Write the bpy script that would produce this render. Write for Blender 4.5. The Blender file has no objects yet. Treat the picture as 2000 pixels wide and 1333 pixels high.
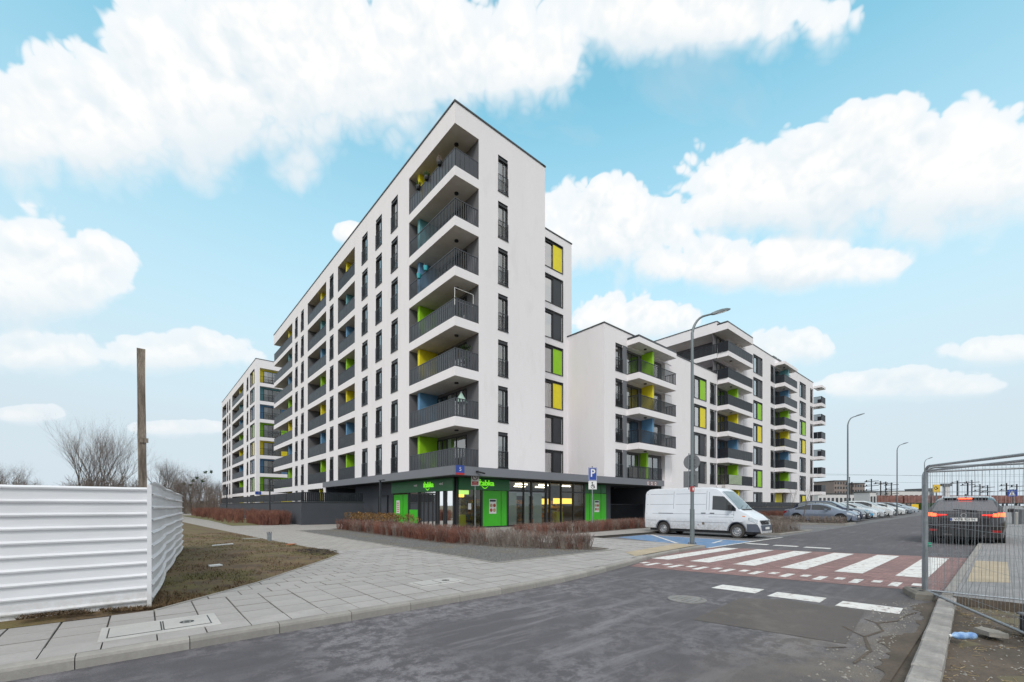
import bpy, math, random
from mathutils import Vector, Matrix
rnd = random.Random(11)
S = bpy.context.scene
COL = S.collection

# ------------------------------------------------------------------ camera
cam_d = bpy.data.cameras.new('camera')
cam = bpy.data.objects.new('camera', cam_d)
COL.objects.link(cam)
cam.location = (0, 0, 1.6)
cam.rotation_euler = (math.radians(90), 0, 0)
cam_d.sensor_width = 36.0
cam_d.lens = 36.0 * 835 / 2000
cam_d.shift_y = (988 - 666.5) / 2000
cam_d.clip_start = 0.05
cam_d.clip_end = 6000
S.camera = cam

# ------------------------------------------------------------------ sky and sun
SUN_EL, SUN_AZ = math.radians(40), math.radians(190)      # azimuth clockwise from +Y (the view)
wd = bpy.data.worlds.new('World')
S.world = wd
wd.use_nodes = True
NT = wd.node_tree
NT.nodes.clear()


class NG:
    """tiny helper for wiring shader nodes"""
    def __init__(self, t): self.t = t

    def n(self, typ, **kw):
        o = self.t.nodes.new(typ)
        for k, v in kw.items(): setattr(o, k, v)
        return o

    def set(self, sock, v):
        if hasattr(v, 'is_output') or isinstance(v, bpy.types.NodeSocket): self.t.links.new(v, sock)
        elif isinstance(v, (tuple, list)) and len(v) == 3 and sock.type == 'RGBA': sock.default_value = (*v, 1)
        else: sock.default_value = v

    def math(self, op, a, b=None, c=None, clamp=False):
        o = self.n('ShaderNodeMath', operation=op, use_clamp=clamp)
        self.set(o.inputs[0], a)
        if b is not None: self.set(o.inputs[1], b)
        if c is not None: self.set(o.inputs[2], c)
        return o.outputs[0]

    def mix(self, fac, a, b, blend='MIX'):
        o = self.n('ShaderNodeMix', data_type='RGBA', blend_type=blend)
        self.set(o.inputs[0], fac); self.set(o.inputs[6], a); self.set(o.inputs[7], b)
        return o.outputs[2]

    def ramp(self, fac, stops):
        o = self.n('ShaderNodeValToRGB')
        e = o.color_ramp.elements
        while len(e) < len(stops): e.new(0.5)
        for i, (p, c) in enumerate(stops):
            e[i].position = p
            e[i].color = (c, c, c, 1) if not isinstance(c, tuple) else (*c, 1)
        self.set(o.inputs[0], fac)
        return o.outputs[0]

    def noise(self, vec, scale, detail=4, rough=0.55, dist=0.0):
        o = self.n('ShaderNodeTexNoise')
        self.set(o.inputs['Vector'], vec)
        o.inputs['Scale'].default_value = scale
        o.inputs['Detail'].default_value = detail
        o.inputs['Roughness'].default_value = rough
        o.inputs['Distortion'].default_value = dist
        return o.outputs[0]

    def maprange(self, v, a, b, c=0.0, d=1.0, smooth=False):
        o = self.n('ShaderNodeMapRange')
        if smooth: o.interpolation_type = 'SMOOTHSTEP'
        self.set(o.inputs[0], v)
        for i, x in enumerate((a, b, c, d)): self.set(o.inputs[i + 1], x)
        return o.outputs[0]


def build_sky():
    g = NG(NT)
    sky = g.n('ShaderNodeTexSky')
    sky.sky_type = 'NISHITA'
    sky.sun_disc = False
    sky.sun_elevation = SUN_EL
    sky.sun_rotation = SUN_AZ
    sky.air_density = 1.0
    sky.dust_density = 0.6
    sky.ozone_density = 1.0
    tc = g.n('ShaderNodeTexCoord').outputs['Generated']
    sx = g.n('ShaderNodeSeparateXYZ')
    NT.links.new(tc, sx.inputs[0])
    X, Y, Z = sx.outputs
    az = g.math('ARCTAN2', X, Y)
    el = g.math('ARCSINE', Z)
    cv = g.n('ShaderNodeCombineXYZ')
    ay = g.math('MAXIMUM', g.math('ABSOLUTE', Y), 0.04)                # cloud field seen as level layers to the north and south
    g.set(cv.inputs[0], g.math('DIVIDE', X, ay)); g.set(cv.inputs[1], g.math('DIVIDE', Z, ay))
    P = cv.outputs[0]

    def vm(op, p, q):
        o = g.n('ShaderNodeVectorMath', operation=op)
        for i, x in enumerate((p, q)):
            if isinstance(x, tuple): o.inputs[i].default_value = x
            else: NT.links.new(x, o.inputs[i])
        return o.outputs['Value'] if op == 'DOT_PRODUCT' else o.outputs[0]

    def billow(vec):
        """cauliflower bumps: rounded crests, creased hollows"""
        t_ = None
        for sc, am in ((7.0, 0.95), (15.0, 0.58), (33.0, 0.32), (74.0, 0.17)):
            q = g.math('MULTIPLY', g.math('ABSOLUTE', g.math('SUBTRACT', g.noise(vec, sc, 0, 0.5), 0.5)), am)
            t_ = q if t_ is None else g.math('ADD', t_, q)
        return t_

    n1 = billow(tc)
    n2 = billow(vm('ADD', tc, (0.006, 0.0, 0.018)))                # looked up a little higher: relief
    # cumulus banks: tangent of azimuth and of height, half width, half height
    sw = sv = None
    for a, e, sa, se, w in CLOUDS:
        d = vm('MULTIPLY', vm('SUBTRACT', P, (a, e, 0.0)), (w / sa, w / se, 0.0))
        sp = g.n('ShaderNodeSeparateXYZ'); NT.links.new(d, sp.inputs[0])
        k = g.math('EXPONENT', g.math('MULTIPLY', vm('DOT_PRODUCT', d, d), -2.5))
        kv = g.math('MULTIPLY', k, sp.outputs[1])
        sw = k if sw is None else g.math('ADD', sw, k)
        sv = kv if sv is None else g.math('ADD', sv, kv)
    under = g.math('DIVIDE', sv, g.math('MAXIMUM', sw, 1e-6))          # height within the bank
    dens = g.math('MULTIPLY_ADD', g.math('LOGARITHM', g.math('MAXIMUM', sw, 1e-6), math.e), 0.4, 1.0)
    dens = g.math('MAXIMUM', dens, -1.5)
    # cumulus over the rest of the sky, made denser to whiten the light
    far = g.maprange(g.math('ABSOLUTE', az), 0.95, 1.25)
    high = g.maprange(el, 0.78, 0.95)
    rest = g.math('MAXIMUM', far, high)
    gen = g.math('MULTIPLY_ADD', g.noise(tc, 2.4, 3, 0.5), 5.0, -1.75)
    gen = g.math('MULTIPLY_ADD', g.math('SUBTRACT', 1.0, rest), -5.0, gen)
    dens = g.math('MAXIMUM', dens, gen)
    dn = g.math('ADD', dens, g.math('MULTIPLY_ADD', n1, 2.5, -0.52))
    base = g.maprange(under, 0.05, -0.75, smooth=True)                # 0 at the crests, 1 along the base
    mask = g.maprange(dn, -0.02, g.math('MULTIPLY_ADD', base, 0.95, 0.20), smooth=True)
    thick = g.maprange(dn, 0.05, 0.8, smooth=True)
    relief = g.math('MULTIPLY_ADD', g.math('SUBTRACT', n1, n2), 2.6, 0.80, clamp=True)
    relief = g.math('MULTIPLY', relief, g.math('MULTIPLY_ADD', base, -0.72, 1.0))
    # thin veil: whole sky pales towards the horizon
    pale = g.ramp(el, [(0.0, 1.0), (0.16, 0.97), (0.30, 0.84), (0.48, 0.55), (0.76, 0.08)])
    wisps = g.math('MULTIPLY', g.maprange(g.noise(P, 3.2, 4, 0.6, 0.6), 0.40, 0.70), 0.35)
    veil = g.math('MAXIMUM', pale, wisps)
    clear = g.mix(1.0, sky.outputs[0], (SKYT[0], SKYT[1], SKYT[2]), 'MULTIPLY')
    clear = g.mix(veil, clear, SKYV)
    cl = g.mix(relief, CL_LO, CL_HI)
    cl = g.mix(thick, CL_EDGE, cl)
    mask = g.math('MULTIPLY', mask, g.maprange(el, 0.02, 0.42, 0.45, 1.0))      # low banks drown in the haze
    col = g.mix(g.math('MULTIPLY', mask, 0.97), clear, cl)
    bg = g.n('ShaderNodeBackground')
    g.set(bg.inputs[0], col)
    bg.inputs[1].default_value = 0.15
    out = g.n('ShaderNodeOutputWorld')
    NT.links.new(bg.outputs[0], out.inputs[0])


SKYT = (1.50, 2.66, 2.02)
SKYV = (4.15, 4.72, 5.22)
CL_LO, CL_HI, CL_EDGE = (4.5, 5.2, 5.65), (6.5, 6.4, 6.3), (5.7, 6.0, 6.2)


def cdir(u, v, hw, hh, w=1.0):
    """a cloud bank in the direction the photograph shows it"""
    return (u - 1000) / 835, (988 - v) / 835, hw / 835, hh / 835, w


CLOUDS = [cdir(120, 255, 280, 130), cdir(420, 165, 350, 200), cdir(720, 130, 320, 170), cdir(960, 130, 190, 100),
          cdir(1330, 30, 350, 115), cdir(1510, 375, 190, 105), cdir(1710, 340, 270, 140), cdir(1910, 330, 220, 140),
          cdir(1510, 525, 280, 55), cdir(1195, 450, 170, 105), cdir(50, 545, 200, 125), cdir(70, 698, 140, 48),
          cdir(340, 690, 175, 52), cdir(1225, 628, 140, 52), cdir(1545, 680, 105, 46), cdir(1935, 688, 100, 36),
          cdir(1760, 755, 200, 36), cdir(50, 812, 85, 26), cdir(350, 838, 120, 22), cdir(690, 457, 42, 30)]
build_sky()

sun_d = bpy.data.lights.new('sun', 'SUN')
sun_d.energy = 1.5
sun_d.angle = math.radians(18)
sun_d.color = (1.0, 0.925, 0.87)
sun = bpy.data.objects.new('sun', sun_d)
COL.objects.link(sun)
sd = Vector((math.sin(SUN_AZ) * math.cos(SUN_EL), math.cos(SUN_AZ) * math.cos(SUN_EL), math.sin(SUN_EL)))
sun.rotation_euler = sd.to_track_quat('Z', 'Y').to_euler()

vs = S.view_settings
vs.view_transform = 'Standard'
vs.look = 'None'
vs.exposure = 0.10
vs.gamma = 1.0
vs.use_curve_mapping = False
S.render.engine = 'CYCLES'

# ------------------------------------------------------------------ street frame
# r runs along the street front, l away from the street; the corner of the tall block is r = l = 0
CX, CY = -3.39, 25.4
ANG = math.atan2(835, 965.5)
RX, RY = math.cos(ANG), math.sin(ANG)
CAM_R, CAM_L = -14.05, -21.43


def W(r, l, z=0.0):
    return (CX + r * RX - l * RY, CY + r * RY + l * RX, z)


# ------------------------------------------------------------------ mesh builder
class MB:
    def __init__(self):
        self.v, self.f, self.m = [], [], []

    def add(self, vs, fs, mi=0):
        b = len(self.v)
        self.v += [tuple(p) for p in vs]
        for q in fs:
            self.f.append(tuple(b + i for i in q)); self.m.append(mi)

    def quad(self, a, b, c, d, mi=0): self.add((a, b, c, d), ((0, 1, 2, 3),), mi)

    def box(self, x0, x1, y0, y1, z0, z1, mi=0):
        if x0 > x1: x0, x1 = x1, x0
        if y0 > y1: y0, y1 = y1, y0
        if z0 > z1: z0, z1 = z1, z0
        self.add([(x0, y0, z0), (x1, y0, z0), (x1, y1, z0), (x0, y1, z0), (x0, y0, z1), (x1, y0, z1), (x1, y1, z1), (x0, y1, z1)],
                 [(3, 2, 1, 0), (4, 5, 6, 7), (0, 1, 5, 4), (1, 2, 6, 5), (2, 3, 7, 6), (3, 0, 4, 7)], mi)

    def bbox(self, x0, x1, y0, y1, z0, z1, b=0.01, mi=0, side=None):
        """box with chamfered top edges"""
        sm = mi if side is None else side
        self.add([(x0, y0, z0), (x1, y0, z0), (x1, y1, z0), (x0, y1, z0),
                  (x0, y0, z1 - b), (x1, y0, z1 - b), (x1, y1, z1 - b), (x0, y1, z1 - b),
                  (x0 + b, y0 + b, z1), (x1 - b, y0 + b, z1), (x1 - b, y1 - b, z1), (x0 + b, y1 - b, z1)],
                 [(0, 1, 5, 4), (1, 2, 6, 5), (2, 3, 7, 6), (3, 0, 4, 7),
                  (4, 5, 9, 8), (5, 6, 10, 9), (6, 7, 11, 10), (7, 4, 8, 11), (8, 9, 10, 11)], sm)
        self.m[-1] = mi

    def tube(self, p, q, r0, r1=None, n=8, mi=0, cap=True):
        r1 = r0 if r1 is None else r1
        p, q = Vector(p), Vector(q)
        d = q - p
        if d.length < 1e-6: return
        d.normalize()
        a = Vector((0, 0, 1)) if abs(d.z) < 0.95 else Vector((1, 0, 0))
        s = d.cross(a).normalized(); t = d.cross(s)
        vs = []
        for c, r in ((p, r0), (q, r1)):
            for i in range(n):
                th = 2 * math.pi * i / n
                vs.append(c + s * (r * math.cos(th)) + t * (r * math.sin(th)))
        fs = [(i, (i + 1) % n, n + (i + 1) % n, n + i) for i in range(n)]
        if cap: fs += [tuple(range(n - 1, -1, -1)), tuple(range(n, 2 * n))]
        self.add(vs, fs, mi)

    def path(self, pts, rad, n=8, mi=0):
        """smooth swept tube along points; rad a number or one per point"""
        pts = [Vector(p) for p in pts]
        rs = rad if isinstance(rad, (list, tuple)) else [rad] * len(pts)
        vs, fs = [], []
        a = Vector((0, 0, 1))
        prev = None
        for i, p in enumerate(pts):
            d = (pts[min(i + 1, len(pts) - 1)] - pts[max(i - 1, 0)]).normalized()
            if prev is None:
                s = d.cross(a if abs(d.z) < 0.95 else Vector((1, 0, 0))).normalized()
            else:
                s = (prev - d * prev.dot(d)).normalized()
            prev = s
            t = d.cross(s)
            for k in range(n):
                th = 2 * math.pi * k / n
                vs.append(p + s * (rs[i] * math.cos(th)) + t * (rs[i] * math.sin(th)))
        for i in range(len(pts) - 1):
            for k in range(n):
                fs.append((i * n + k, i * n + (k + 1) % n, (i + 1) * n + (k + 1) % n, (i + 1) * n + k))
        fs += [tuple(range(n - 1, -1, -1)), tuple(range((len(pts) - 1) * n, len(pts) * n))]
        self.add(vs, fs, mi)

    def prism(self, poly, z0, z1, mi=0):
        n = len(poly)
        self.add([(x, y, z0) for x, y in poly] + [(x, y, z1) for x, y in poly],
                 [tuple(range(n - 1, -1, -1)), tuple(range(n, 2 * n))] + [(i, (i + 1) % n, n + (i + 1) % n, n + i) for i in range(n)], mi)

    def lathe(self, prof, n=20, axis='z', c=(0, 0, 0), mi=0, cap=True):
        vs = []
        for r, h in prof:
            for k in range(n):
                th = 2 * math.pi * k / n
                a, b = r * math.cos(th), r * math.sin(th)
                vs.append({'z': (c[0] + a, c[1] + b, c[2] + h), 'y': (c[0] + a, c[1] + h, c[2] + b), 'x': (c[0] + h, c[1] + a, c[2] + b)}[axis])
        fs = []
        for i in range(len(prof) - 1):
            for k in range(n):
                fs.append((i * n + k, i * n + (k + 1) % n, (i + 1) * n + (k + 1) % n, (i + 1) * n + k))
        if cap and prof[0][0] > 1e-5: fs.append(tuple(range(n)))
        if cap and prof[-1][0] > 1e-5: fs.append(tuple(range((len(prof) - 1) * n, len(prof) * n)))
        self.add(vs, fs, mi)

    def disc(self, c, r, axis='y', n=20, mi=0):
        vs = []
        for k in range(n):
            th = 2 * math.pi * k / n
            a, b = r * math.cos(th), r * math.sin(th)
            vs.append({'z': (c[0] + a, c[1] + b, c[2]), 'y': (c[0] + a, c[1], c[2] + b), 'x': (c[0], c[1] + a, c[2] + b)}[axis])
        self.add(vs, [tuple(range(n))], mi)

    def ring(self, c, r0, r1, axis='y', n=24, mi=0):
        vs = []
        for r in (r0, r1):
            for k in range(n):
                th = 2 * math.pi * k / n
                a, b = r * math.cos(th), r * math.sin(th)
                vs.append({'z': (c[0] + a, c[1] + b, c[2]), 'y': (c[0] + a, c[1], c[2] + b), 'x': (c[0], c[1] + a, c[2] + b)}[axis])
        self.add(vs, [(k, (k + 1) % n, n + (k + 1) % n, n + k) for k in range(n)], mi)

    def mesh(self, name, mats, smooth=False):
        me = bpy.data.meshes.new(name)
        me.from_pydata(self.v, [], self.f)
        if not isinstance(mats, (list, tuple)): mats = [mats]
        for m in mats: me.materials.append(m)
        if len(mats) > 1: me.polygons.foreach_set('material_index', self.m)
        if smooth:
            me.polygons.foreach_set('use_smooth', [True] * len(me.polygons))
            if smooth is not True: me.set_sharp_from_angle(angle=math.radians(smooth))
        me.update()
        return me

    def build(self, name, mats, parent=None, loc=(0, 0, 0), rot=0.0, smooth=False):
        return put(name, self.mesh(name, mats, smooth), parent, loc, rot)


def put(name, me, parent=None, loc=(0, 0, 0), rot=0.0):
    o = bpy.data.objects.new(name, me)
    COL.objects.link(o)
    o.location = loc
    o.rotation_euler = (0, 0, rot) if not isinstance(rot, (tuple, list)) else rot
    if parent is not None: o.parent = parent
    return o


def tag(o, label=None, cat=None, group=None, kind=None):
    if label: o['label'] = label
    if cat: o['category'] = cat
    if group: o['group'] = group
    if kind: o['kind'] = kind
    return o


def thing(name, label, cat, r, l, z=0.0, rot=0.0, group=None):
    o = put(name, None, None, W(r, l, z), ANG + rot)
    return tag(o, label, cat, group)


def struct(name, mb, mats, kind='structure', smooth=False):
    """a piece of the setting, modelled in street coordinates"""
    return tag(mb.build(name, mats, None, W(0, 0, 0), ANG, smooth), kind=kind)


# ------------------------------------------------------------------ materials
MATS = {}


def mat(name, col, rough=0.8, var=0.12, scale=3.0, bump=0.0, bscale=60.0, metal=0.0, col2=None, spec=0.5, coat=0.0, objvar=0.0, aniso=(1, 1, 1), dirt=None, mud=None):
    """painted / mineral surface: base colour with two octaves of wear and a fine relief"""
    m = bpy.data.materials.new(name)
    MATS[name] = m
    m.use_nodes = True
    t = m.node_tree
    g = NG(t)
    b = t.nodes['Principled BSDF']
    b.inputs['Roughness'].default_value = rough
    b.inputs['Metallic'].default_value = metal
    b.inputs['Specular IOR Level'].default_value = spec
    b.inputs['Coat Weight'].default_value = coat
    tc = g.n('ShaderNodeTexCoord').outputs['Object']
    mp = g.n('ShaderNodeMapping')
    t.links.new(tc, mp.inputs[0])
    mp.inputs['Scale'].default_value = aniso
    vec = mp.outputs[0]
    c = (*col, 1)
    if var or col2:
        n = g.noise(vec, scale, 6, 0.6)
        lo = tuple(x * (1 - var) for x in col); hi = tuple(min(1, x * (1 + var)) for x in (col2 or col))
        f = g.maprange(n, 0.32, 0.68)
        cc = g.mix(f, lo, hi)
        if bump or var > 0.08:
            n2 = g.noise(vec, scale * 14, 4, 0.65)
            cc = g.mix(g.maprange(n2, 0.3, 0.7, 0, 0.5), cc, tuple(x * (1 - var * 1.3) for x in col))
        if objvar:
            oi = g.n('ShaderNodeObjectInfo').outputs['Random']
            cc = g.mix(1.0, cc, g.ramp(oi, [(0, 1 - objvar), (1, 1 + objvar)]), 'MULTIPLY')
        if dirt:
            dn = g.noise(vec, dirt[1], 7, 0.7, 0.4)
            cc = g.mix(g.maprange(dn, dirt[2], dirt[3], 0, dirt[4] if len(dirt) > 4 else 1.0), cc, dirt[0])
        if mud:                                     # splashed dirt: speckle that thins out with height
            sz = g.n('ShaderNodeSeparateXYZ'); t.links.new(tc, sz.inputs[0])
            mf = g.math('MULTIPLY', g.maprange(sz.outputs[2], mud[1], mud[2]), g.maprange(g.noise(tc, 9, 8, 0.75), 0.36, 0.62))
            cc = g.mix(g.math('MULTIPLY', mf, 0.75), cc, mud[0])
        t.links.new(cc, b.inputs['Base Color'])
        t.links.new(g.maprange(n, 0.2, 0.8, max(0.02, rough - 0.08), min(1, rough + 0.08)), b.inputs['Roughness'])
    else:
        b.inputs['Base Color'].default_value = c
    if bump:
        bn = g.n('ShaderNodeBump')
        bn.inputs['Strength'].default_value = bump
        bn.inputs['Distance'].default_value = 0.01
        t.links.new(g.noise(vec, bscale, 3, 0.6), bn.inputs['Height'])
        t.links.new(bn.outputs[0], b.inputs['Normal'])
    return m


def glass(name, tint=(0.9, 0.95, 0.95), refl=0.1, body=(0.02, 0.025, 0.03), opac=0.25, rough=0.02):
    """thin pane: mirror film over a see-through, slightly dirty sheet"""
    m = bpy.data.materials.new(name)
    MATS[name] = m
    m.use_nodes = True
    t = m.node_tree
    t.nodes.clear()
    g = NG(t)
    tr = g.n('ShaderNodeBsdfTransparent'); tr.inputs[0].default_value = (*tint, 1)
    gl = g.n('ShaderNodeBsdfGlossy'); gl.inputs['Roughness'].default_value = rough
    gl.inputs[0].default_value = (1, 1, 1, 1)
    df = g.n('ShaderNodeBsdfDiffuse'); df.inputs[0].default_value = (*body, 1)
    m1 = g.n('ShaderNodeMixShader'); m1.inputs[0].default_value = opac
    t.links.new(tr.outputs[0], m1.inputs[1]); t.links.new(df.outputs[0], m1.inputs[2])
    fr = g.n('ShaderNodeFresnel'); fr.inputs[0].default_value = 1.5
    # panes are never quite flat: a slow ripple breaks the reflection
    bn = g.n('ShaderNodeBump'); bn.inputs['Strength'].default_value = 0.06; bn.inputs['Distance'].default_value = 0.02
    t.links.new(g.noise(g.n('ShaderNodeTexCoord').outputs['Object'], 1.3, 2), bn.inputs['Height'])
    t.links.new(bn.outputs[0], gl.inputs['Normal'])
    m2 = g.n('ShaderNodeMixShader')
    t.links.new(g.math('ADD', fr.outputs[0], refl, clamp=True), m2.inputs[0])
    t.links.new(m1.outputs[0], m2.inputs[1]); t.links.new(gl.outputs[0], m2.inputs[2])
    out = g.n('ShaderNodeOutputMaterial')
    t.links.new(m2.outputs[0], out.inputs[0])
    return m


def emit(name, col, strength, base=None):
    m = bpy.data.materials.new(name)
    MATS[name] = m
    m.use_nodes = True
    b = m.node_tree.nodes['Principled BSDF']
    b.inputs['Base Color'].default_value = (*(base or col), 1)
    b.inputs['Emission Color'].default_value = (*col, 1)
    b.inputs['Emission Strength'].default_value = strength
    b.inputs['Roughness'].default_value = 0.3
    return m


mat('render_white', (0.86, 0.83, 0.85), 0.9, 0.03, 0.35, 0.25, 90, aniso=(1, 1, 0.35), dirt=((0.66, 0.63, 0.62), 0.9, 0.54, 0.85, 0.5))
mat('render_white_band', (0.86, 0.83, 0.85), 0.9, 0.03, 0.5, 0.25, 90)
mat('render_grey', (0.165, 0.162, 0.175), 0.9, 0.06, 1.0, 0.2, 90)
mat('soffit', (0.74, 0.71, 0.67), 0.9, 0.10, 1.5, 0.2, 60)
mat('anthracite', (0.030, 0.035, 0.043), 0.45, 0.12, 4.0)
mat('frame_dark', (0.022, 0.024, 0.028), 0.4, 0.1, 4.0)
mat('slat_metal', (0.017, 0.020, 0.027), 0.42, 0.15, 2.0, spec=0.35)
mat('slat_corner_sheen', (0.050, 0.055, 0.066), 0.40, 0.15, 2.0)  # paler copy of slat_metal: reflection on the corner railings put into the colour
mat('coping', (0.05, 0.055, 0.06), 0.4, 0.1)
mat('canopy_grey', (0.18, 0.19, 0.215), 0.6, 0.05, 0.7, aniso=(1, 1, 1))
mat('wall_dark', (0.042, 0.046, 0.055), 0.8, 0.12, 1.2, 0.15, 70)
mat('wall_slate', (0.060, 0.066, 0.080), 0.8, 0.12, 1.2, 0.15, 70)
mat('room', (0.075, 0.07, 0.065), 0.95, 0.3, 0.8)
mat('curtain', (0.80, 0.79, 0.78), 0.95, 0.10, 6.0, aniso=(6, 6, 0.3))
mat('lime', (0.30, 0.62, 0.015), 0.55, 0.05)
mat('yellow', (0.82, 0.70, 0.02), 0.55, 0.05)
mat('blue', (0.13, 0.30, 0.50), 0.55, 0.06)
mat('teal', (0.14, 0.36, 0.40), 0.55, 0.06)
mat('shop_green', (0.05, 0.47, 0.015), 0.45, 0.05)
mat('shop_fascia', (0.012, 0.16, 0.04), 0.35, 0.1)
emit('sign_lit', (0.22, 0.95, 0.02), 0.55, (0.25, 0.8, 0.05))
mat('print_white', (0.75, 0.75, 0.74), 0.6, 0.04)
mat('frosted', (0.50, 0.56, 0.47), 0.5, 0.08, 1.5)
mat('poster', (0.62, 0.50, 0.42), 0.5, 0.35, 5.0, col2=(0.8, 0.2, 0.12))
mat('blue_plate', (0.02, 0.06, 0.32), 0.4, 0.08)
mat('red_plate', (0.42, 0.02, 0.02), 0.4, 0.08)
mat('black_paint', (0.012, 0.012, 0.014), 0.5, 0.1)
mat('galvanised', (0.36, 0.39, 0.42), 0.42, 0.18, 9.0, 0.1, 40, metal=0.75)
mat('lamp_grey', (0.17, 0.20, 0.215), 0.45, 0.10, 2.5, metal=0.3)
mat('sign_back', (0.17, 0.18, 0.195), 0.5, 0.12, 4.0, metal=0.4)
mat('concrete', (0.36, 0.35, 0.335), 0.9, 0.14, 2.0, 0.5, 80)
mat('cover_concrete', (0.47, 0.465, 0.45), 0.9, 0.12, 2.5, 0.4, 90)
mat('kerb', (0.33, 0.315, 0.295), 0.92, 0.18, 1.6, 0.6, 70, objvar=0.10)
mat('kerb_old', (0.36, 0.345, 0.33), 0.95, 0.30, 2.2, 1.0, 35, objvar=0.12)
mat('slab', (0.385, 0.372, 0.362), 0.92, 0.13, 1.7, 0.5, 110, objvar=0.07, dirt=((0.25, 0.235, 0.22), 2.3, 0.52, 0.75, 0.6))
mat('white_paint', (0.74, 0.74, 0.72), 0.75, 0.10, 3.0, 0.4, 60, dirt=((0.30, 0.22, 0.21), 6.0, 0.52, 0.64, 0.85))
mat('blue_paint', (0.13, 0.25, 0.44), 0.8, 0.16, 2.5, 0.4, 60, dirt=((0.30, 0.31, 0.33), 3.0, 0.50, 0.66, 0.8))
mat('tactile', (0.44, 0.37, 0.27), 0.9, 0.18, 3.0, 0.6, 40)
mat('fence_white', (0.75, 0.76, 0.79), 0.36, 0.06, 1.2, aniso=(1, 1, 6), metal=0.0, dirt=((0.47, 0.42, 0.33), 1.1, 0.64, 0.84, 0.6), mud=((0.34, 0.30, 0.24), 0.45, 0.10))
mat('wood_old', (0.058, 0.038, 0.027), 0.9, 0.45, 2.6, 1.0, 30, col2=(0.33, 0.28, 0.23), aniso=(4, 4, 0.5))
mat('bark', (0.12, 0.105, 0.09), 0.95, 0.25, 6.0)
mat('twig', (0.17, 0.135, 0.115), 0.95, 0.25, 0.7)
mat('twig_green', (0.13, 0.13, 0.06), 0.95, 0.25, 0.7)
mat('dogwood', (0.165, 0.062, 0.050), 0.8, 0.35, 1.6, col2=(0.28, 0.13, 0.09))
mat('dogwood_grey', (0.19, 0.125, 0.105), 0.85, 0.35, 1.6, col2=(0.33, 0.30, 0.27))
mat('dry_leaf', (0.30, 0.155, 0.05), 0.9, 0.4, 3.0, col2=(0.45, 0.27, 0.10))
mat('leaf_green', (0.05, 0.10, 0.03), 0.9, 0.35, 2.0)
mat('dry_grass', (0.30, 0.22, 0.12), 0.95, 0.3, 2.0, col2=(0.36, 0.28, 0.15))
mat('rubber', (0.018, 0.018, 0.019), 0.85, 0.2, 8.0)
mat('rubber_dusty', (0.060, 0.055, 0.053), 0.92, 0.25, 8.0)
mat('rim', (0.42, 0.43, 0.45), 0.35, 0.08, 6.0, metal=0.7)
mat('plastic_grey', (0.10, 0.115, 0.15), 0.6, 0.1, 3.0)
mat('plastic_black', (0.016, 0.016, 0.018), 0.5, 0.1)
mat('van_paint', (0.72, 0.75, 0.80), 0.35, 0.04, 1.0, coat=0.3, dirt=((0.48, 0.46, 0.43), 1.8, 0.60, 0.85, 0.5), mud=((0.34, 0.31, 0.28), 1.0, 0.40))
mat('brake_red', (0.30, 0.01, 0.008), 0.25, 0.05)
emit('brake_lit', (1.0, 0.10, 0.03), 4.0, (0.6, 0.02, 0.01))
emit('brake_glow', (1.0, 0.04, 0.02), 1.3, (0.5, 0.01, 0.01))
mat('headlight', (0.55, 0.58, 0.62), 0.12, 0.25, 14.0, metal=0.4, coat=0.8)
mat('chrome', (0.7, 0.7, 0.72), 0.15, 0.0, metal=1.0)
mat('amber', (0.75, 0.22, 0.02), 0.3, 0.05)
mat('yellow_sign', (0.80, 0.52, 0.02), 0.5, 0.06)
mat('green_clip', (0.02, 0.42, 0.25), 0.5, 0.1)
mat('blue_plastic', (0.10, 0.28, 0.72), 0.25, 0.3, 9.0, col2=(0.45, 0.62, 0.85))
mat('soil', (0.115, 0.092, 0.072), 0.97, 0.4, 1.4, 1.0, 22)
mat('wagon_red', (0.22, 0.10, 0.09), 0.85, 0.35, 0.6, col2=(0.28, 0.15, 0.13))
mat('far_brown', (0.27, 0.225, 0.21), 0.95, 0.2, 0.05)
mat('far_white', (0.62, 0.62, 0.63), 0.95, 0.06, 0.05)
mat('rubble', (0.30, 0.285, 0.26), 0.95, 0.3, 8.0, 0.6, 40)
glass('pane', opac=0.15, refl=0.22)
glass('pane_bay', opac=0.15, refl=0.42)
glass('pane_shop', opac=0.06, refl=0.03)
glass('car_glass', tint=(0.45, 0.5, 0.5), opac=0.45, refl=0.10, body=(0.015, 0.017, 0.02))
glass('railing_glass', tint=(0.6, 0.72, 0.8), opac=0.30, refl=0.12, body=(0.08, 0.11, 0.14))


def paint(name, col, rough=0.28, metal=0.35):
    return mat(name, col, rough, 0.03, 1.0, coat=0.6, metal=metal)


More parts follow.
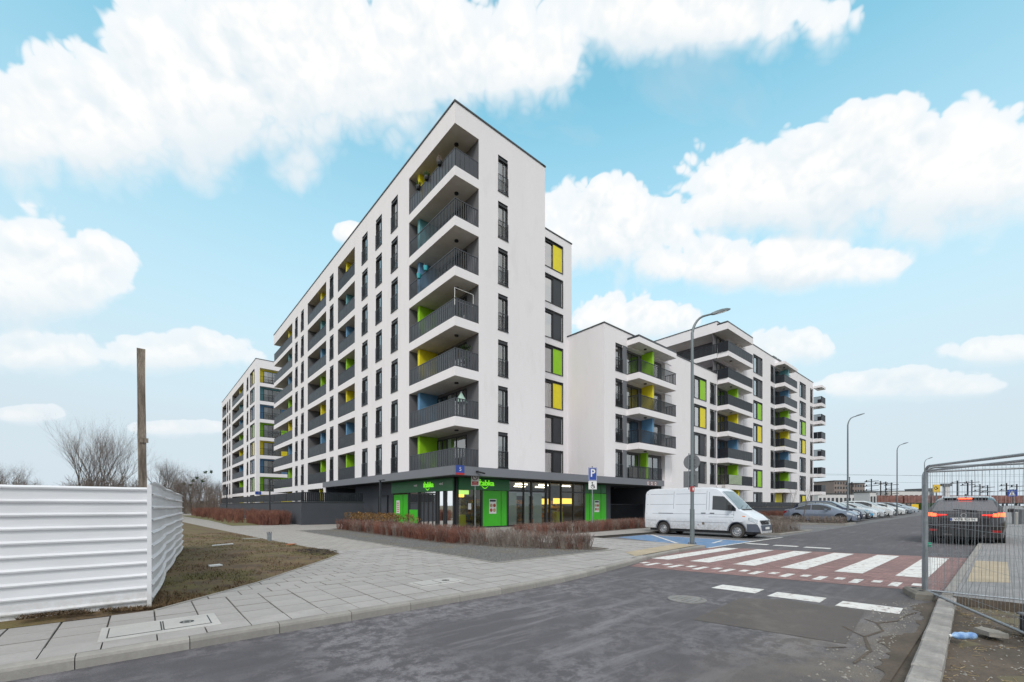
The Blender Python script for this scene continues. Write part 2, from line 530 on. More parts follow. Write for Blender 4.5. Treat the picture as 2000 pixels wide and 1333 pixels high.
def asphalt():
    m = mat('asphalt', (0.085, 0.085, 0.095), 0.9, 0.10, 0.8, 0.8, 160)
    t = m.node_tree; g = NG(t); b = t.nodes['Principled BSDF']
    tc = g.n('ShaderNodeTexCoord').outputs['Object']
    # dusty wheel-tracks drawn out along the road, pale salt stains, aggregate speckle
    mp = g.n('ShaderNodeMapping'); t.links.new(tc, mp.inputs[0]); mp.inputs['Scale'].default_value = (0.22, 1.7, 1)
    n1 = g.noise(mp.outputs[0], 2.2, 10, 0.68, 0.25)
    n2 = g.noise(tc, 0.33, 4, 0.55, 0.4)
    n3 = g.noise(tc, 4.2, 10, 0.78, 0.1)
    n4 = g.noise(tc, 210, 2, 0.6)
    sx = g.n('ShaderNodeSeparateXYZ'); t.links.new(tc, sx.inputs[0])
    near = g.maprange(sx.outputs[0], -2.5, -7.5)                 # worn stretch before the crossing
    st = g.math('MULTIPLY', g.maprange(n1, 0.50, 0.62), g.maprange(n2, 0.35, 0.62, 0.15, 1.0))
    c = g.mix(g.maprange(n2, 0.3, 0.7), (0.070, 0.066, 0.080), (0.098, 0.092, 0.106))
    c = g.mix(g.math('MULTIPLY', st, g.math('MULTIPLY_ADD', near, 0.45, 0.38)), c, (0.255, 0.245, 0.27))
    blot = g.math('MULTIPLY', g.math('MULTIPLY', g.maprange(n3, 0.46, 0.56), near), g.maprange(g.noise(tc, 0.55, 3, 0.5), 0.40, 0.60))
    c = g.mix(g.math('MULTIPLY', blot, 0.85), c, (0.27, 0.26, 0.285))
    # dust and grit gathered along the broken right edge
    edge = g.math('MULTIPLY', g.maprange(sx.outputs[1], -19.1, -20.5), near)
    c = g.mix(g.math('MULTIPLY', g.math('MULTIPLY', edge, g.maprange(g.noise(tc, 2.2, 6, 0.7), 0.30, 0.58)), 0.9), c, (0.205, 0.172, 0.135))
    c = g.mix(g.maprange(n4, 0.40, 0.68, 0, 0.6), c, (0.21, 0.205, 0.205))
    c = g.mix(g.maprange(g.noise(tc, 95, 3, 0.7), 0.50, 0.68, 0, 0.7), c, (0.030, 0.030, 0.034))
    t.links.new(c, b.inputs['Base Color'])


asphalt()
mat('asphalt_patch', (0.128, 0.115, 0.110), 0.92, 0.12, 1.2, 0.9, 170, dirt=((0.20, 0.185, 0.165), 1.4, 0.52, 0.70, 0.75))
mat('asphalt_parking', (0.17, 0.17, 0.178), 0.92, 0.12, 1.2, 0.5, 60, dirt=((0.09, 0.09, 0.095), 0.8, 0.55, 0.75, 0.7))


def blocks(name, col, mortar, bw, bh, off=0.5, rough=0.9, mw=0.012, var=0.25, rotz=0.0, dirt=None):
    m = mat(name, col, rough, 0.1, 1.2)
    t = m.node_tree; g = NG(t); b = t.nodes['Principled BSDF']
    tc = g.n('ShaderNodeTexCoord').outputs['Object']
    mp = g.n('ShaderNodeMapping'); t.links.new(tc, mp.inputs[0]); mp.inputs['Rotation'].default_value = (0, 0, rotz)
    br = g.n('ShaderNodeTexBrick')
    t.links.new(mp.outputs[0], br.inputs['Vector'])
    br.offset = off; br.offset_frequency = 2; br.squash = 1.0
    br.inputs['Color1'].default_value = (*[c * (1 - var) for c in col], 1)
    br.inputs['Color2'].default_value = (*[min(1, c * (1 + var)) for c in col], 1)
    br.inputs['Mortar'].default_value = (*mortar, 1)
    br.inputs['Scale'].default_value = 1.0
    br.inputs['Mortar Size'].default_value = mw / 2
    br.inputs['Mortar Smooth'].default_value = 0.2
    br.inputs['Bias'].default_value = 0.0
    br.inputs['Brick Width'].default_value = bw
    br.inputs['Row Height'].default_value = bh
    n = g.noise(tc, 0.7, 6, 0.65, 0.3)
    c = g.mix(g.maprange(n, 0.35, 0.7, 0, 0.55), br.outputs['Color'], dirt or tuple(x * 0.62 for x in col))
    n2 = g.noise(tc, 60, 3, 0.6)
    c = g.mix(g.maprange(n2, 0.4, 0.7, 0, 0.25), c, tuple(x * 0.6 for x in col))
    t.links.new(c, b.inputs['Base Color'])
    bn = g.n('ShaderNodeBump'); bn.inputs['Strength'].default_value = 0.5; bn.inputs['Distance'].default_value = 0.006
    t.links.new(g.math('ADD', g.math('MULTIPLY', br.outputs['Fac'], -1.0), g.math('MULTIPLY', n2, 0.3)), bn.inputs['Height'])
    t.links.new(bn.outputs[0], b.inputs['Normal'])
    return m


blocks('paving_far', (0.385, 0.362, 0.342), (0.13, 0.12, 0.11), 0.45, 0.43, 0.5, mw=0.020, var=0.07, dirt=(0.28, 0.265, 0.25))
blocks('paving_red', (0.30, 0.175, 0.168), (0.14, 0.10, 0.10), 0.18, 0.09, 0.5, mw=0.012, var=0.28, rotz=math.pi / 2, dirt=(0.19, 0.13, 0.125))
blocks('paving_grey', (0.30, 0.295, 0.30), (0.15, 0.15, 0.15), 0.2, 0.1, 0.5, mw=0.01, var=0.10)


def lawn_mat():
    m = mat('lawn', (0.10, 0.085, 0.04), 0.97, 0.3, 1.0, 1.0, 25)
    t = m.node_tree; g = NG(t); b = t.nodes['Principled BSDF']
    tc = g.n('ShaderNodeTexCoord').outputs['Object']
    n1 = g.noise(tc, 0.55, 6, 0.6, 0.5)
    n2 = g.noise(tc, 2.4, 7, 0.7, 0.3)
    n3 = g.noise(tc, 30, 4, 0.7)
    c = g.mix(g.maprange(n1, 0.42, 0.60), (0.155, 0.098, 0.052), (0.125, 0.112, 0.034))
    c = g.mix(g.maprange(n2, 0.47, 0.58, 0, 0.95), c, (0.080, 0.054, 0.038))
    c = g.mix(g.maprange(n3, 0.40, 0.70, 0, 0.6), c, (0.20, 0.15, 0.085))
    t.links.new(c, b.inputs['Base Color'])


lawn_mat()


def gravel_mat():
    m = mat('gravel', (0.15, 0.15, 0.15), 0.95, 0.2, 2.0, 1.0, 45)
    t = m.node_tree; g = NG(t); b = t.nodes['Principled BSDF']
    tc = g.n('ShaderNodeTexCoord').outputs['Object']
    v = g.n('ShaderNodeTexVoronoi'); v.inputs['Scale'].default_value = 26
    t.links.new(tc, v.inputs['Vector'])
    hs = g.n('ShaderNodeSeparateColor'); t.links.new(v.outputs['Color'], hs.inputs[0])
    c = g.mix(hs.outputs[0], (0.105, 0.105, 0.11), (0.30, 0.295, 0.285))
    c = g.mix(g.maprange(v.outputs['Distance'], 0.25, 0.6, 0, 0.75), c, (0.07, 0.066, 0.062))
    c = g.mix(g.maprange(g.noise(tc, 0.8, 5, 0.6), 0.50, 0.68, 0, 0.7), c, (0.17, 0.14, 0.085))
    t.links.new(c, b.inputs['Base Color'])


gravel_mat()
M = MATS
S.cycles.max_bounces = 5
S.cycles.diffuse_bounces = 4
S.cycles.glossy_bounces = 3
S.cycles.transmission_bounces = 3
S.cycles.transparent_max_bounces = 8
S.cycles.use_denoising = True
S.cycles.caustics_reflective = False
S.cycles.caustics_refractive = False
wd.cycles.sampling_method = 'MANUAL'
wd.cycles.sample_map_resolution = 512
# ================================================================== ground, road, pavements
def lerp_tab(tab, x):
    if x <= tab[0][0]: return tab[0][1]
    for (x0, y0), (x1, y1) in zip(tab, tab[1:]):
        if x <= x1: return y0 + (y1 - y0) * (x - x0) / (x1 - x0)
    return tab[-1][1]


EDGE = [(-60, -15.50), (-9, -15.48), (-7.5, -15.40), (-6, -15.18), (-4.5, -14.90), (-3, -14.55), (-1.5, -14.22), (0, -14.08), (1.9, -14.05)]
edge = lambda r: lerp_tab(EDGE, r)
RK = -20.70                                   # right-hand kerb line


def sheet(mb, r0, r1, l0, l1, z, mi=0): mb.quad((r0, l0, z), (r1, l0, z), (r1, l1, z), (r0, l1, z), mi)


g_ = MB(); sheet(g_, -2500, 2500, -2500, 2500, -0.05)
struct('ground', g_, mat('far_ground', (0.14, 0.12, 0.075), 0.97, 0.3, 0.02))

rd = MB()
gz = lambda r: max(0.0, r - 5.5) * .006         # the street climbs a little beyond the crossing
es = [(-60, edge(-60))] + [(x * 0.5 - 9, edge(x * 0.5 - 9)) for x in range(0, 22)] + [(1.9, -14.05)]
for (a, b), (c, d) in zip(es + [(5.5, -14.05)], es[1:] + [(5.5, -14.05), (260, -14.05)]):
    rd.quad((a, RK, gz(a)), (c, RK, gz(c)), (c, d, gz(c)), (a, b, gz(a)))
road = struct('road', rd, M['asphalt'])


def hnoise2(x): return math.sin(x * 2.3) + .6 * math.sin(x * 5.1 + 1)


def mark(name, pts, z=0.008, m='white_paint'):
    mb = MB(); n = len(pts)
    mb.add([(x, y, z) for x, y in pts], [tuple(range(n))])
    return mb.build(name, M[m], road)


# red block crossing, skewed to the road, with its painted stripes
mark('crossing_paving', [(-4.35, -14.95), (-2.92, RK + 0.01), (4.95, RK + 0.01), (2.55, -14.07), (1.0, -14.07), (-0.4, -14.13), (-1.5, -14.24), (-3.0, -14.57)], 0.004, 'paving_red')
for i in range(6):
    c = -14.66 - i * 1.075
    n0 = -2.42 + i * 0.262; f0 = 2.62 + i * 0.33
    mark('crosswalk_stripe', [(n0, c + 0.26), (n0 + 0.10, c - 0.26), (f0 + 0.10, c - 0.26), (f0, c + 0.26)])
for i in range(19):
    c = -14.82 - i * 0.302
    n0 = -4.02 + i * 0.066
    if i % 2: a, b = n0 + 0.06, n0 + 0.72
    else: a, b = n0 + 0.40, n0 + 0.76
    mark('paint_block', [(a, c + 0.075), (a + 0.03, c - 0.075), (b + 0.03, c - 0.075), (b, c + 0.075)])
for c in (-17.68, -18.66, -19.64):
    mark('stop_dash', [(-5.70, c), (-5.62, c - 0.76), (-5.10, c - 0.74), (-5.18, c)], 0.005)
for c in (-14.25, -15.30, -16.35):
    mark('stop_dash', [(5.02, c), (5.10, c - 0.82), (5.52, c - 0.80), (5.44, c)], 0.005)
# repair patch with its tar joint, and a cast manhole
mark('repair_patch', [(-8.22, -18.55), (-6.25, -18.42), (-5.80, -18.95), (-5.78, -20.02), (-7.90, -20.22)], 0.004, 'asphalt_patch')
mh = MB()
mh.lathe([(0.31, 0.0), (0.31, 0.012), (0.265, 0.014), (0.26, 0.009), (0.0, 0.010)], 28)
for k in range(5): mh.box(-0.16, 0.16, -0.19 + k * 0.09, -0.165 + k * 0.09, 0.009, 0.016)
mho = mh.build('manhole_cover', mat('cast_iron', (0.24, 0.235, 0.23), 0.7, 0.25, 5.0, 0.5, 50), road, (-7.05, -17.88, 0.001))
hole = MB(); hole.disc((0.2, -0.16, 0.0135), 0.022, 'z', 10)
hole.build('lifting_hole', M['black_paint'], mho)
# cracks and a crumbled trench where the asphalt meets the old kerb
for pts in ([(-8.6, -20.42), (-8.0, -20.45), (-7.4, -20.30), (-6.9, -20.40), (-6.5, -20.28), (-6.15, -20.44), (-5.7, -20.47), (-5.3, -20.55)],
            [(-7.4, -20.30), (-7.2, -20.12), (-7.05, -20.02)], [(-6.5, -20.28), (-6.35, -20.12)], [(-8.0, -20.45), (-8.05, -20.25), (-8.25, -20.1)]):
    mb = MB()
    for (a, b), (c, d) in zip(pts, pts[1:]):
        w0, w1 = rnd.uniform(0.006, 0.022), rnd.uniform(0.006, 0.022)
        mb.quad((a, b - w0, 0.007), (c, d - w1, 0.007), (c, d + w1, 0.007), (a, b + w0, 0.007))
    mb.build('crack', M['soil'], road)

# soil and grit washed over the crumbling edge of the asphalt
df_ = MB()
x = -11.0
prev_ = None
while x < -3.6:
    w_ = 0.10 + 0.10 * hnoise2(x) + rnd.uniform(-.03, .05)
    cur = (x, -20.74, RK + max(.02, w_))
    if prev_: df_.quad((prev_[0], prev_[1], .003), (cur[0], cur[1], .003), (cur[0], cur[2], .005), (prev_[0], prev_[2], .005))
    prev_ = cur; x += rnd.uniform(.05, .13)
df_.build('dirt_fringe', M['soil'], road)

# parking strip in front of the blocks
pk = MB()
sheet(pk, 1.9, 5.5, -14.05, -8.4, 0.0)
for a, b, c in ((5.5, 13.3, -8.4), (13.3, 260, -4.6)): pk.quad((a, -14.05, gz(a)), (b, -14.05, gz(b)), (b, c, gz(b)), (a, c, gz(a)))
parking = struct('parking_strip', pk, M['asphalt_parking'])


def pmark(name, pts, z, m):
    mb = MB(); mb.add([(x, y, z + gz(x)) for x, y in pts], [tuple(range(len(pts)))]); return mb.build(name, M[m], parking)


pmark('blue_bay', [(2.1, -14.0), (6.4, -14.05), (6.6, -8.6), (4.1, -8.6)], 0.004, 'blue_paint')
pmark('bay_line', [(2.05, -14.14), (9.9, -14.24), (9.9, -14.12), (2.05, -14.02)], 0.008, 'white_paint')
pmark('bay_line', [(3.10, -12.2), (6.9, -8.75), (6.95, -8.87), (3.18, -12.32)], 0.008, 'white_paint')
pmark('bay_line', [(6.40, -14.0), (6.52, -14.0), (6.72, -8.6), (6.60, -8.6)], 0.008, 'white_paint')
pmark('bay_line', [(4.3, -13.2), (5.9, -12.9), (5.9, -13.02), (4.3, -13.32)], 0.0082, 'white_paint')
for r in (9.9, 21.0, 26.5): pmark('bay_line', [(r, -13.9), (r + 0.1, -13.9), (r + 0.1, -9), (r, -9)], 0.006, 'white_paint')

# pavement: bedding sheet, then slabs
bed = MB()
for (a, b), (c, d) in zip(es, es[1:]): bed.quad((a, b + 0.02, 0.095), (c, d + 0.02, 0.095), (c, -8.4, 0.095), (a, -8.4, 0.095))
sheet(bed, -60, 36, -8.4, 80, 0.095)
bed.quad((1.9, -14.05, 0.0), (1.9, -8.4, 0.0), (1.9, -8.4, 0.095), (1.9, -14.05, 0.095))
bed.quad((1.9, -8.4, 0.0), (36, -8.4, 0.0), (36, -8.4, 0.095), (1.9, -8.4, 0.095))
pavement = struct('pavement', bed, mat('bedding', (0.07, 0.063, 0.055), 0.97, 0.3, 3.0))


def lawn_edge(l):
    return lerp_tab([(-13.6, -13.98), (-12.0, -12.39), (-8.9, -10.02), (-8.0, -9.46), (-6.8, -9.40), (-5.0, -9.62), (-0.3, -9.97), (12, -10.6), (26, -11.24), (50, -13.6), (80, -19)], l)


COVERS = [(-14.42, -13.30, -15.02, -14.32), (-10.22, -9.28, -14.50, -13.98)]
slab_std = MB(); slab_std.bbox(0.005, 0.445, 0.005, 0.425, -0.05, 0.0, 0.006, 0, 1)
mat('joint_dirt', (0.23, 0.218, 0.205), 0.97, 0.3, 6.0)
slab_me = slab_std.mesh('slab', [M['slab'], M['joint_dirt']])
slab_sq = MB(); slab_sq.bbox(0.005, 0.445, 0.005, 0.445, -0.05, 0.0, 0.006, 0, 1)
slab_sqm = slab_sq.mesh('slab', [M['slab'], M['joint_dirt']])
cells = []
rows = [(-15.36 + 0.45 * k, 0.45, 0) for k in range(4)] + [(-13.56 + 0.43 * k, 0.43, 1) for k in range(15)]
for k, (l0, dl, bond) in enumerate(rows):
    off = 0.225 * (k % 2) if bond else 0.0
    for c in range(46):
        r0 = -18.4 + 0.45 * c + off - 0.025
        r1 = r0 + 0.45
        if r0 > 1.4: continue
        if l0 >= -12.85 and r0 > -7.2 and r0 < -2.3: continue
        cut = l0 >= -12.85 and r0 <= -7.2 < r1
        if cut: r1 = -7.19
        if l0 >= -13.6 and r1 < lawn_edge(l0 + dl) - 0.05 and r1 < lawn_edge(l0) - 0.05: continue
        if l0 > -13.5 and r1 < -13.9: continue
        if any(r0 > a + 0.02 and r1 < b - 0.02 and l0 > c0 + 0.02 and l0 + dl < d0 - 0.02 for a, b, c0, d0 in COVERS): continue
        ea, eb = edge(r0) + 0.145, edge(r1) + 0.145
        la, lb = max(l0, ea), max(l0, eb)
        if la > l0 + dl - 0.05 or lb > l0 + dl - 0.05: continue
        cells.append((math.hypot(r0 - CAM_R, l0 - CAM_L) + (99 if cut else 0), r0, r1, la, lb, l0, dl))
cells.sort()
rest = MB()
for i, (d, r0, r1, la, lb, l0, dl) in enumerate(cells):
    dz = rnd.uniform(-0.004, 0.003)
    if i < 290 and la == l0 and lb == l0:
        o = put('slab', slab_me if dl < 0.44 else slab_sqm, pavement, (r0, l0, 0.12 + dz))
        o.rotation_euler = (rnd.uniform(-.004, .004), rnd.uniform(-.004, .004), rnd.uniform(-.006, .006))
    else:
        l1 = l0 + dl
        rest.prism([(r0 + .006, la + .006), (r1 - .006, lb + .006), (r1 - .006, l1 - .006), (r0 + .006, l1 - .006)], 0.09, 0.12 + dz, 1); rest.m[-5] = 0
tag(rest.build('slab_field', [M['slab'], M['joint_dirt']], pavement), kind='stuff')
fp = MB()
sheet(fp, -60, -18.4, -15.36, -13.4, 0.12)
sheet(fp, -2.3, 1.85, -7.1, 20, 0.12); sheet(fp, -7.13, -2.3, 6.0, 20, 0.12); sheet(fp, 1.85, 36, -8.4, 20, 0.12)
sheet(fp, -7.13, 36, 20, 80, 0.12)
fp.quad((-20, -7.1, 0.12), (-7.13, -7.1, 0.12), (-7.13, 80, 0.12), (-20, 80, 0.12))
fp.quad((1.42, -13.9, 0.119), (1.85, -13.9, 0.119), (1.85, -7.1, 0.119), (1.42, -7.1, 0.119))
fp.build('far_paving', M['paving_far'], pavement)

# kerb stones, each its own piece
r = -18.15
while r < 1.9:
    r1 = min(r + 0.9, 1.9)
    a, b = (r, edge(r)), (r1, edge(r1))
    ang = math.atan2(b[1] - a[1], b[0] - a[0]); ln = math.hypot(b[0] - a[0], b[1] - a[1])
    drop = 0.015 if r > -3.2 else 0.0
    k = MB()
    prof = [(0.0, -0.06), (0.0, 0.085 - drop), (0.012, 0.112 - drop), (0.035, 0.122 - drop), (0.14, 0.124 - drop), (0.14, -0.06)]
    x0, x1 = 0.004, ln - 0.004
    n = len(prof)
    k.add([(x0, y, z) for y, z in prof] + [(x1, y, z) for y, z in prof],
          [(i, i + 1, n + i + 1, n + i) for i in range(n - 1)] + [tuple(range(n)), tuple(range(2 * n - 1, n - 1, -1))])
    k.build('kerb_stone', M['kerb'], pavement, (a[0], a[1], rnd.uniform(-.004, .004)), ang)
    r = r1
# tactile paving at the crossing
def tactile(pts, z, parent):
    mb = MB(); mb.add([(x, y, z) for x, y in pts], [tuple(range(len(pts)))])
    (x0, y0), (x1, y1), (x2, y2), (x3, y3) = pts
    nu, nv = 22, 6
    for i in range(nu):
        for j in range(nv):
            s, t_ = (i + .5) / nu, (j + .5) / nv
            x = (x0 * (1 - s) + x1 * s) * (1 - t_) + (x3 * (1 - s) + x2 * s) * t_
            y = (y0 * (1 - s) + y1 * s) * (1 - t_) + (y3 * (1 - s) + y2 * s) * t_
            mb.lathe([(0.03, 0), (0.016, 0.006), (0, 0.006)], 6, 'z', (x, y, z))
    return mb.build('tactile_paving', M['tactile'], parent)


tactile([(-3.2, -14.36), (1.7, -13.86), (1.5, -13.10), (-2.5, -13.55)], 0.128, pavement)

# inspection covers let into the slabs
for (a, b, c, d), lab, lidx in ((COVERS[0], 'pale concrete inspection cover beside the kerb in front of the ribbed fence', 0.55),
                                (COVERS[1], 'pale concrete inspection cover in the paving near the gravel corner', 0.5)):
    t = thing('inspection_cover', lab, 'manhole cover', (a + b) / 2, (c + d) / 2, 0.0, 0.0, 'concrete covers in the pavement')
    w, h = (b - a) / 2, (d - c) / 2
    mb = MB(); mb.bbox(-w, w, -h, h, 0.09, 0.131, 0.006); mb.build('frame', M['cover_concrete'], t)
    for x0, x1 in ((-w * .86, -w * .04), (w * 0.02, w * .82)):
        mb = MB(); mb.box(x0 - .012, x1 + .012, -h * .72, h * .72, 0.128, 0.1325); mb.build('joint', M['black_paint'], t)
        mb = MB(); mb.bbox(x0, x1, -h * .66, h * .66, 0.128, 0.137, 0.004); ld = mb.build('lid', M['cover_concrete'], t)
    mb = MB(); mb.ring((0, 0, 0.1385), 0.045, 0.075, 'z', 18); mb.disc((0, 0, .1382), .03, 'z', 12)
    mb.build('lifting_ring', M['black_paint'], t, (w * 0.42, 0, 0))

# ------------------------------------------------------------------ lawn with dead grass
def hnoise(x, y):
    return (math.sin(x * 1.7 + y * 0.6) + math.sin(x * 0.8 - y * 1.9 + 1.3) + math.sin(x * 3.1 + y * 2.7) * 0.5) / 2.5


def lawn_z(r, l):
    d = max(0.0, lawn_edge(l) - r)
    return 0.128 + min(0.07, d * 0.06) + 0.02 * hnoise(r * 1.5, l * 1.5) * min(1, d * 1.2)


lw = MB()
ls = [-13.55 + 0.35 * i for i in range(60)] + [8 + 2 * i for i in range(37)]
NC = 26
for i, l in enumerate(ls):
    e = lawn_edge(l)
    for j in range(NC):
        rr = e - (j / (NC - 1)) ** 2.2 * 40
        lw.v.append((rr, l, lawn_z(rr, l) if l > -13.4 else 0.118))
for i in range(len(ls) - 1):
    for j in range(NC - 1):
        lw.f.append((i * NC + j, i * NC + j + 1, (i + 1) * NC + j + 1, (i + 1) * NC + j)); lw.m.append(0)
struct('lawn', lw, M['lawn'], smooth=True)
# thin concrete edging between lawn and slabs
ed = MB()
pp = [(lawn_edge(l), l) for l in (-13.55, -12.0, -10.4, -8.95, -8.0, -6.8, -5.0, -2.5, -0.3, 6, 12)]
for (a, b), (c, d) in zip(pp, pp[1:]):
    n = Vector((d - b, -(c - a), 0)).normalized() * 0.045
    ed.prism([(a, b), (c, d), (c + n.x, d + n.y), (a + n.x, b + n.y)], 0.05, 0.132)
struct('edging', ed, M['kerb'])

gb = MB()
gb2 = MB()
for k in range(30000):
    l = -13.5 + 18.5 * rnd.random() ** 1.6
    e = lawn_edge(l)
    rr = e - 0.02 - rnd.random() ** 1.1 * (e + 15.2)
    if rr < -14.0 and rnd.random() < .3: continue
    if hnoise(rr * 2.2, l * 2.0) < -0.15 and rnd.random() < .92: continue
    z = lawn_z(rr, l)
    h = rnd.uniform(0.015, 0.055); a = rnd.uniform(0, 6.28); lean = rnd.uniform(0.4, 2.0) * h
    w = rnd.uniform(0.004, 0.010)
    dx, dy = math.cos(a), math.sin(a)
    (gb if hnoise(rr, l * 1.3 + 2) > 0.1 else gb2).add([(rr - dy * w, l + dx * w, z - .003), (rr + dy * w, l - dx * w, z - .003), (rr + dx * lean, l + dy * lean, z + h)], [(0, 1, 2)])
tag(struct('lawn_grass', gb, mat('grass_olive', (0.135, 0.125, 0.04), 0.95, 0.4, 1.2), 'stuff'), 'thin olive grass on the worn lawn by the fence', 'grass')
tag(struct('dead_grass', gb2, mat('grass_dead', (0.165, 0.108, 0.056), 0.95, 0.45, 1.2), 'stuff'), 'brown dead grass on the worn lawn by the fence', 'grass')

# heap of dark twigs at the tip of the lawn, stray boards and litter
hp = MB()
for k in range(420):
    a, q = rnd.uniform(0, 6.28), rnd.random() ** .6
    x, y = -10.1 + math.cos(a) * q * 0.75, -7.3 + math.sin(a) * q * 1.15
    z = 0.15 + 0.10 * (1 - q) * rnd.random()
    b = rnd.uniform(0, 6.28); L_ = rnd.uniform(.06, .24)
    hp.tube((x, y, z), (x + math.cos(b) * L_, y + math.sin(b) * L_, z + rnd.uniform(-.01, .04)), 0.006, 0.002, 3, cap=False)
tag(struct('twig_heap', hp, mat('wet_twigs', (0.055, 0.045, 0.042), 0.95, 0.4, 4.0), 'stuff'), 'heap of dark twigs at the tip of the lawn', 'twigs')

# ------------------------------------------------------------------ gravel bed with its edging
gv = MB()
sheet(gv, -7.13, -2.35, -12.82, 6.0, 0.126)
struct('gravel_bed', gv, M['gravel'])
eg = MB()
for x0, x1, y0, y1 in ((-7.19, -7.13, -12.88, 6.0), (-7.13, -2.35, -12.88, -12.82), (-2.35, -2.29, -12.88, -5.0)):
    eg.box(x0, x1, y0, y1, 0.06, 0.14)
struct('gravel_edging', eg, M['kerb'])
sl = MB()
fr = [(-12.5, -2.55), (-11.4, -3.3), (-10.1, -4.15), (-7.1, -5.1), (6.8, -4.85)]
for (a, b), (c, d) in zip(fr, fr[1:]): sl.quad((b - .1, a, .130), (-1.9, a, .130), (-1.9, c, .130), (d - .1, c, .130))
sl.quad((-0.6, -6.9, .129), (12.4, -5.7, .129), (12.4, -4.3, .129), (-0.6, -5.2, .129))
struct('planting_soil', sl, M['soil'])
pb = MB()
for k in range(3200):
    x = -7.1 + 4.7 * rnd.random() ** 1.4; y = -12.8 + 12.0 * rnd.random() ** 1.7
    s = rnd.uniform(.012, .028)
    z = 0.128
    pb.add([(x - s, y, z), (x, y - s * .8, z), (x + s, y, z), (x, y + s * .8, z), (x + s * .2, y, z + s * .8)], [(0, 1, 4), (1, 2, 4), (2, 3, 4), (3, 0, 4)])
tag(struct('pebbles', pb, mat('pebble', (0.20, 0.20, 0.20), 0.95, 0.5, 14.0), 'stuff'), 'loose grey pebbles in the gravel corner', 'gravel')

# ------------------------------------------------------------------ right-hand side: dirt, old kerb, pavement
dv = MB()
n0, n1 = 46, 22
for i in range(n0):
    for j in range(n1):
        rr = -16 + 12.3 * i / (n0 - 1); ll = -20.66 - 6.5 * (j / (n1 - 1)) ** 1.4
        z = -0.035 + 0.03 * hnoise(rr * 2.3, ll * 2.6) + 0.015 * hnoise(rr * 6, ll * 5.3)
        if ll > -20.95: z = max(z, -.012 + .012 * hnoise(rr * 5, ll * 9))
        if rr > -4.4: z -= 0.06 * (rr + 4.4) / 0.7
        dv.v.append((rr, ll, z))
for i in range(n0 - 1):
    for j in range(n1 - 1):
        dv.f.append((i * n1 + j, (i + 1) * n1 + j, (i + 1) * n1 + j + 1, i * n1 + j + 1)); dv.m.append(0)
struct('dirt_verge', dv, M['soil'], smooth=True)
rb = MB()
for k in range(1500):
    x, y = rnd.uniform(-10.5, -3.9), -20.87 - 1.9 * rnd.random() ** 1.5
    if rnd.random() < .22: x, y = rnd.uniform(-9.5, -4.5), rnd.uniform(-20.58, -20.1) if rnd.random() < .5 else rnd.uniform(-20.58, -20.42)
    z = (-0.035 + 0.03 * hnoise(x * 2.3, y * 2.6) + 0.015 * hnoise(x * 6, y * 5.3)) if y < -20.7 else 0.002
    s = rnd.uniform(.005, .018) * (1.8 if rnd.random() < .05 else 1)
    rb.add([(x - s, y, z), (x, y - s * rnd.uniform(.5, 1), z), (x + s, y, z), (x, y + s, z), (x + s * .2, y, z + s * rnd.uniform(.4, .9))], [(0, 1, 4), (1, 2, 4), (2, 3, 4), (3, 0, 4)])
tag(struct('rubble', rb, M['rubble'], 'stuff'), 'small stones and crumbs on the dirt verge', 'rubble')
st = MB()
for k in range(500):
    x, y = rnd.uniform(-9.5, -4.0), -20.9 - 1.5 * rnd.random() ** 1.3
    z = -0.03 + 0.03 * hnoise(x * 2.3, y * 2.6) + 0.015 * hnoise(x * 6, y * 5.3)
    b = rnd.uniform(0, 6.28); L_ = rnd.uniform(.03, .12)
    st.tube((x, y, z), (x + math.cos(b) * L_, y + math.sin(b) * L_, z + rnd.uniform(0, .02)), 0.0035, 0.002, 3, cap=False)
tag(struct('dead_stalks', st, M['dry_grass'], 'stuff'), 'dry stalks scattered over the dirt verge', 'stalks')

rp = MB()
sheet(rp, -3.85, 5.5, -24.5, RK - 0.15, 0.10)
rp.quad((5.5, -24.5, .1), (260, -24.5, .1 + gz(260)), (260, RK - .15, .1 + gz(260)), (5.5, RK - .15, .1))
rp.quad((-3.85, -24.5, -0.12), (-3.85, RK - .15, -0.12), (-3.85, RK - .15, 0.10), (-3.85, -24.5, 0.10), 1)
rpo = struct('pavement_beside_crossing', rp, [M['paving_grey'], M['soil']])
tactile([(-1.75, -20.92), (3.1, -20.88), (3.3, -21.45), (-1.3, -21.48)], 0.104, rpo)
r = -10.4
while r < 60:
    old = r < -4.0
    ln = rnd.uniform(0.36, 0.62) if old else (0.9 if r < 20 else 4.0)
    k = MB()
    kw = .21 if old else .146
    lk = lerp_tab([(-10.4, -21.10), (-4.0, -20.90)], r) if old else RK - .148
    k.bbox(0.006, ln - 0.006, 0, kw, -0.12, 0.10, 0.02 if old else 0.012)
    o = k.build('kerb_stone', M['kerb_old'] if old else M['kerb'], rpo, (r, lk, gz(r)))
    if old: o.rotation_euler = (rnd.uniform(-.03, .03), rnd.uniform(-.02, .02), rnd.uniform(-.012, .012) + .031); o.location.z = rnd.uniform(-.03, .0)
    r += ln
# ================================================================== apartment blocks
Z0, DZ = 3.95, 2.98
zk = lambda k: Z0 + DZ * k
HO = 2.42                                      # clear opening height
COLK = {6: 'yellow', 5: 'teal', 4: 'blue', 3: 'lime', 2: 'yellow', 1: 'blue', 0: 'lime', -1: 'yellow'}
CACHE = {}


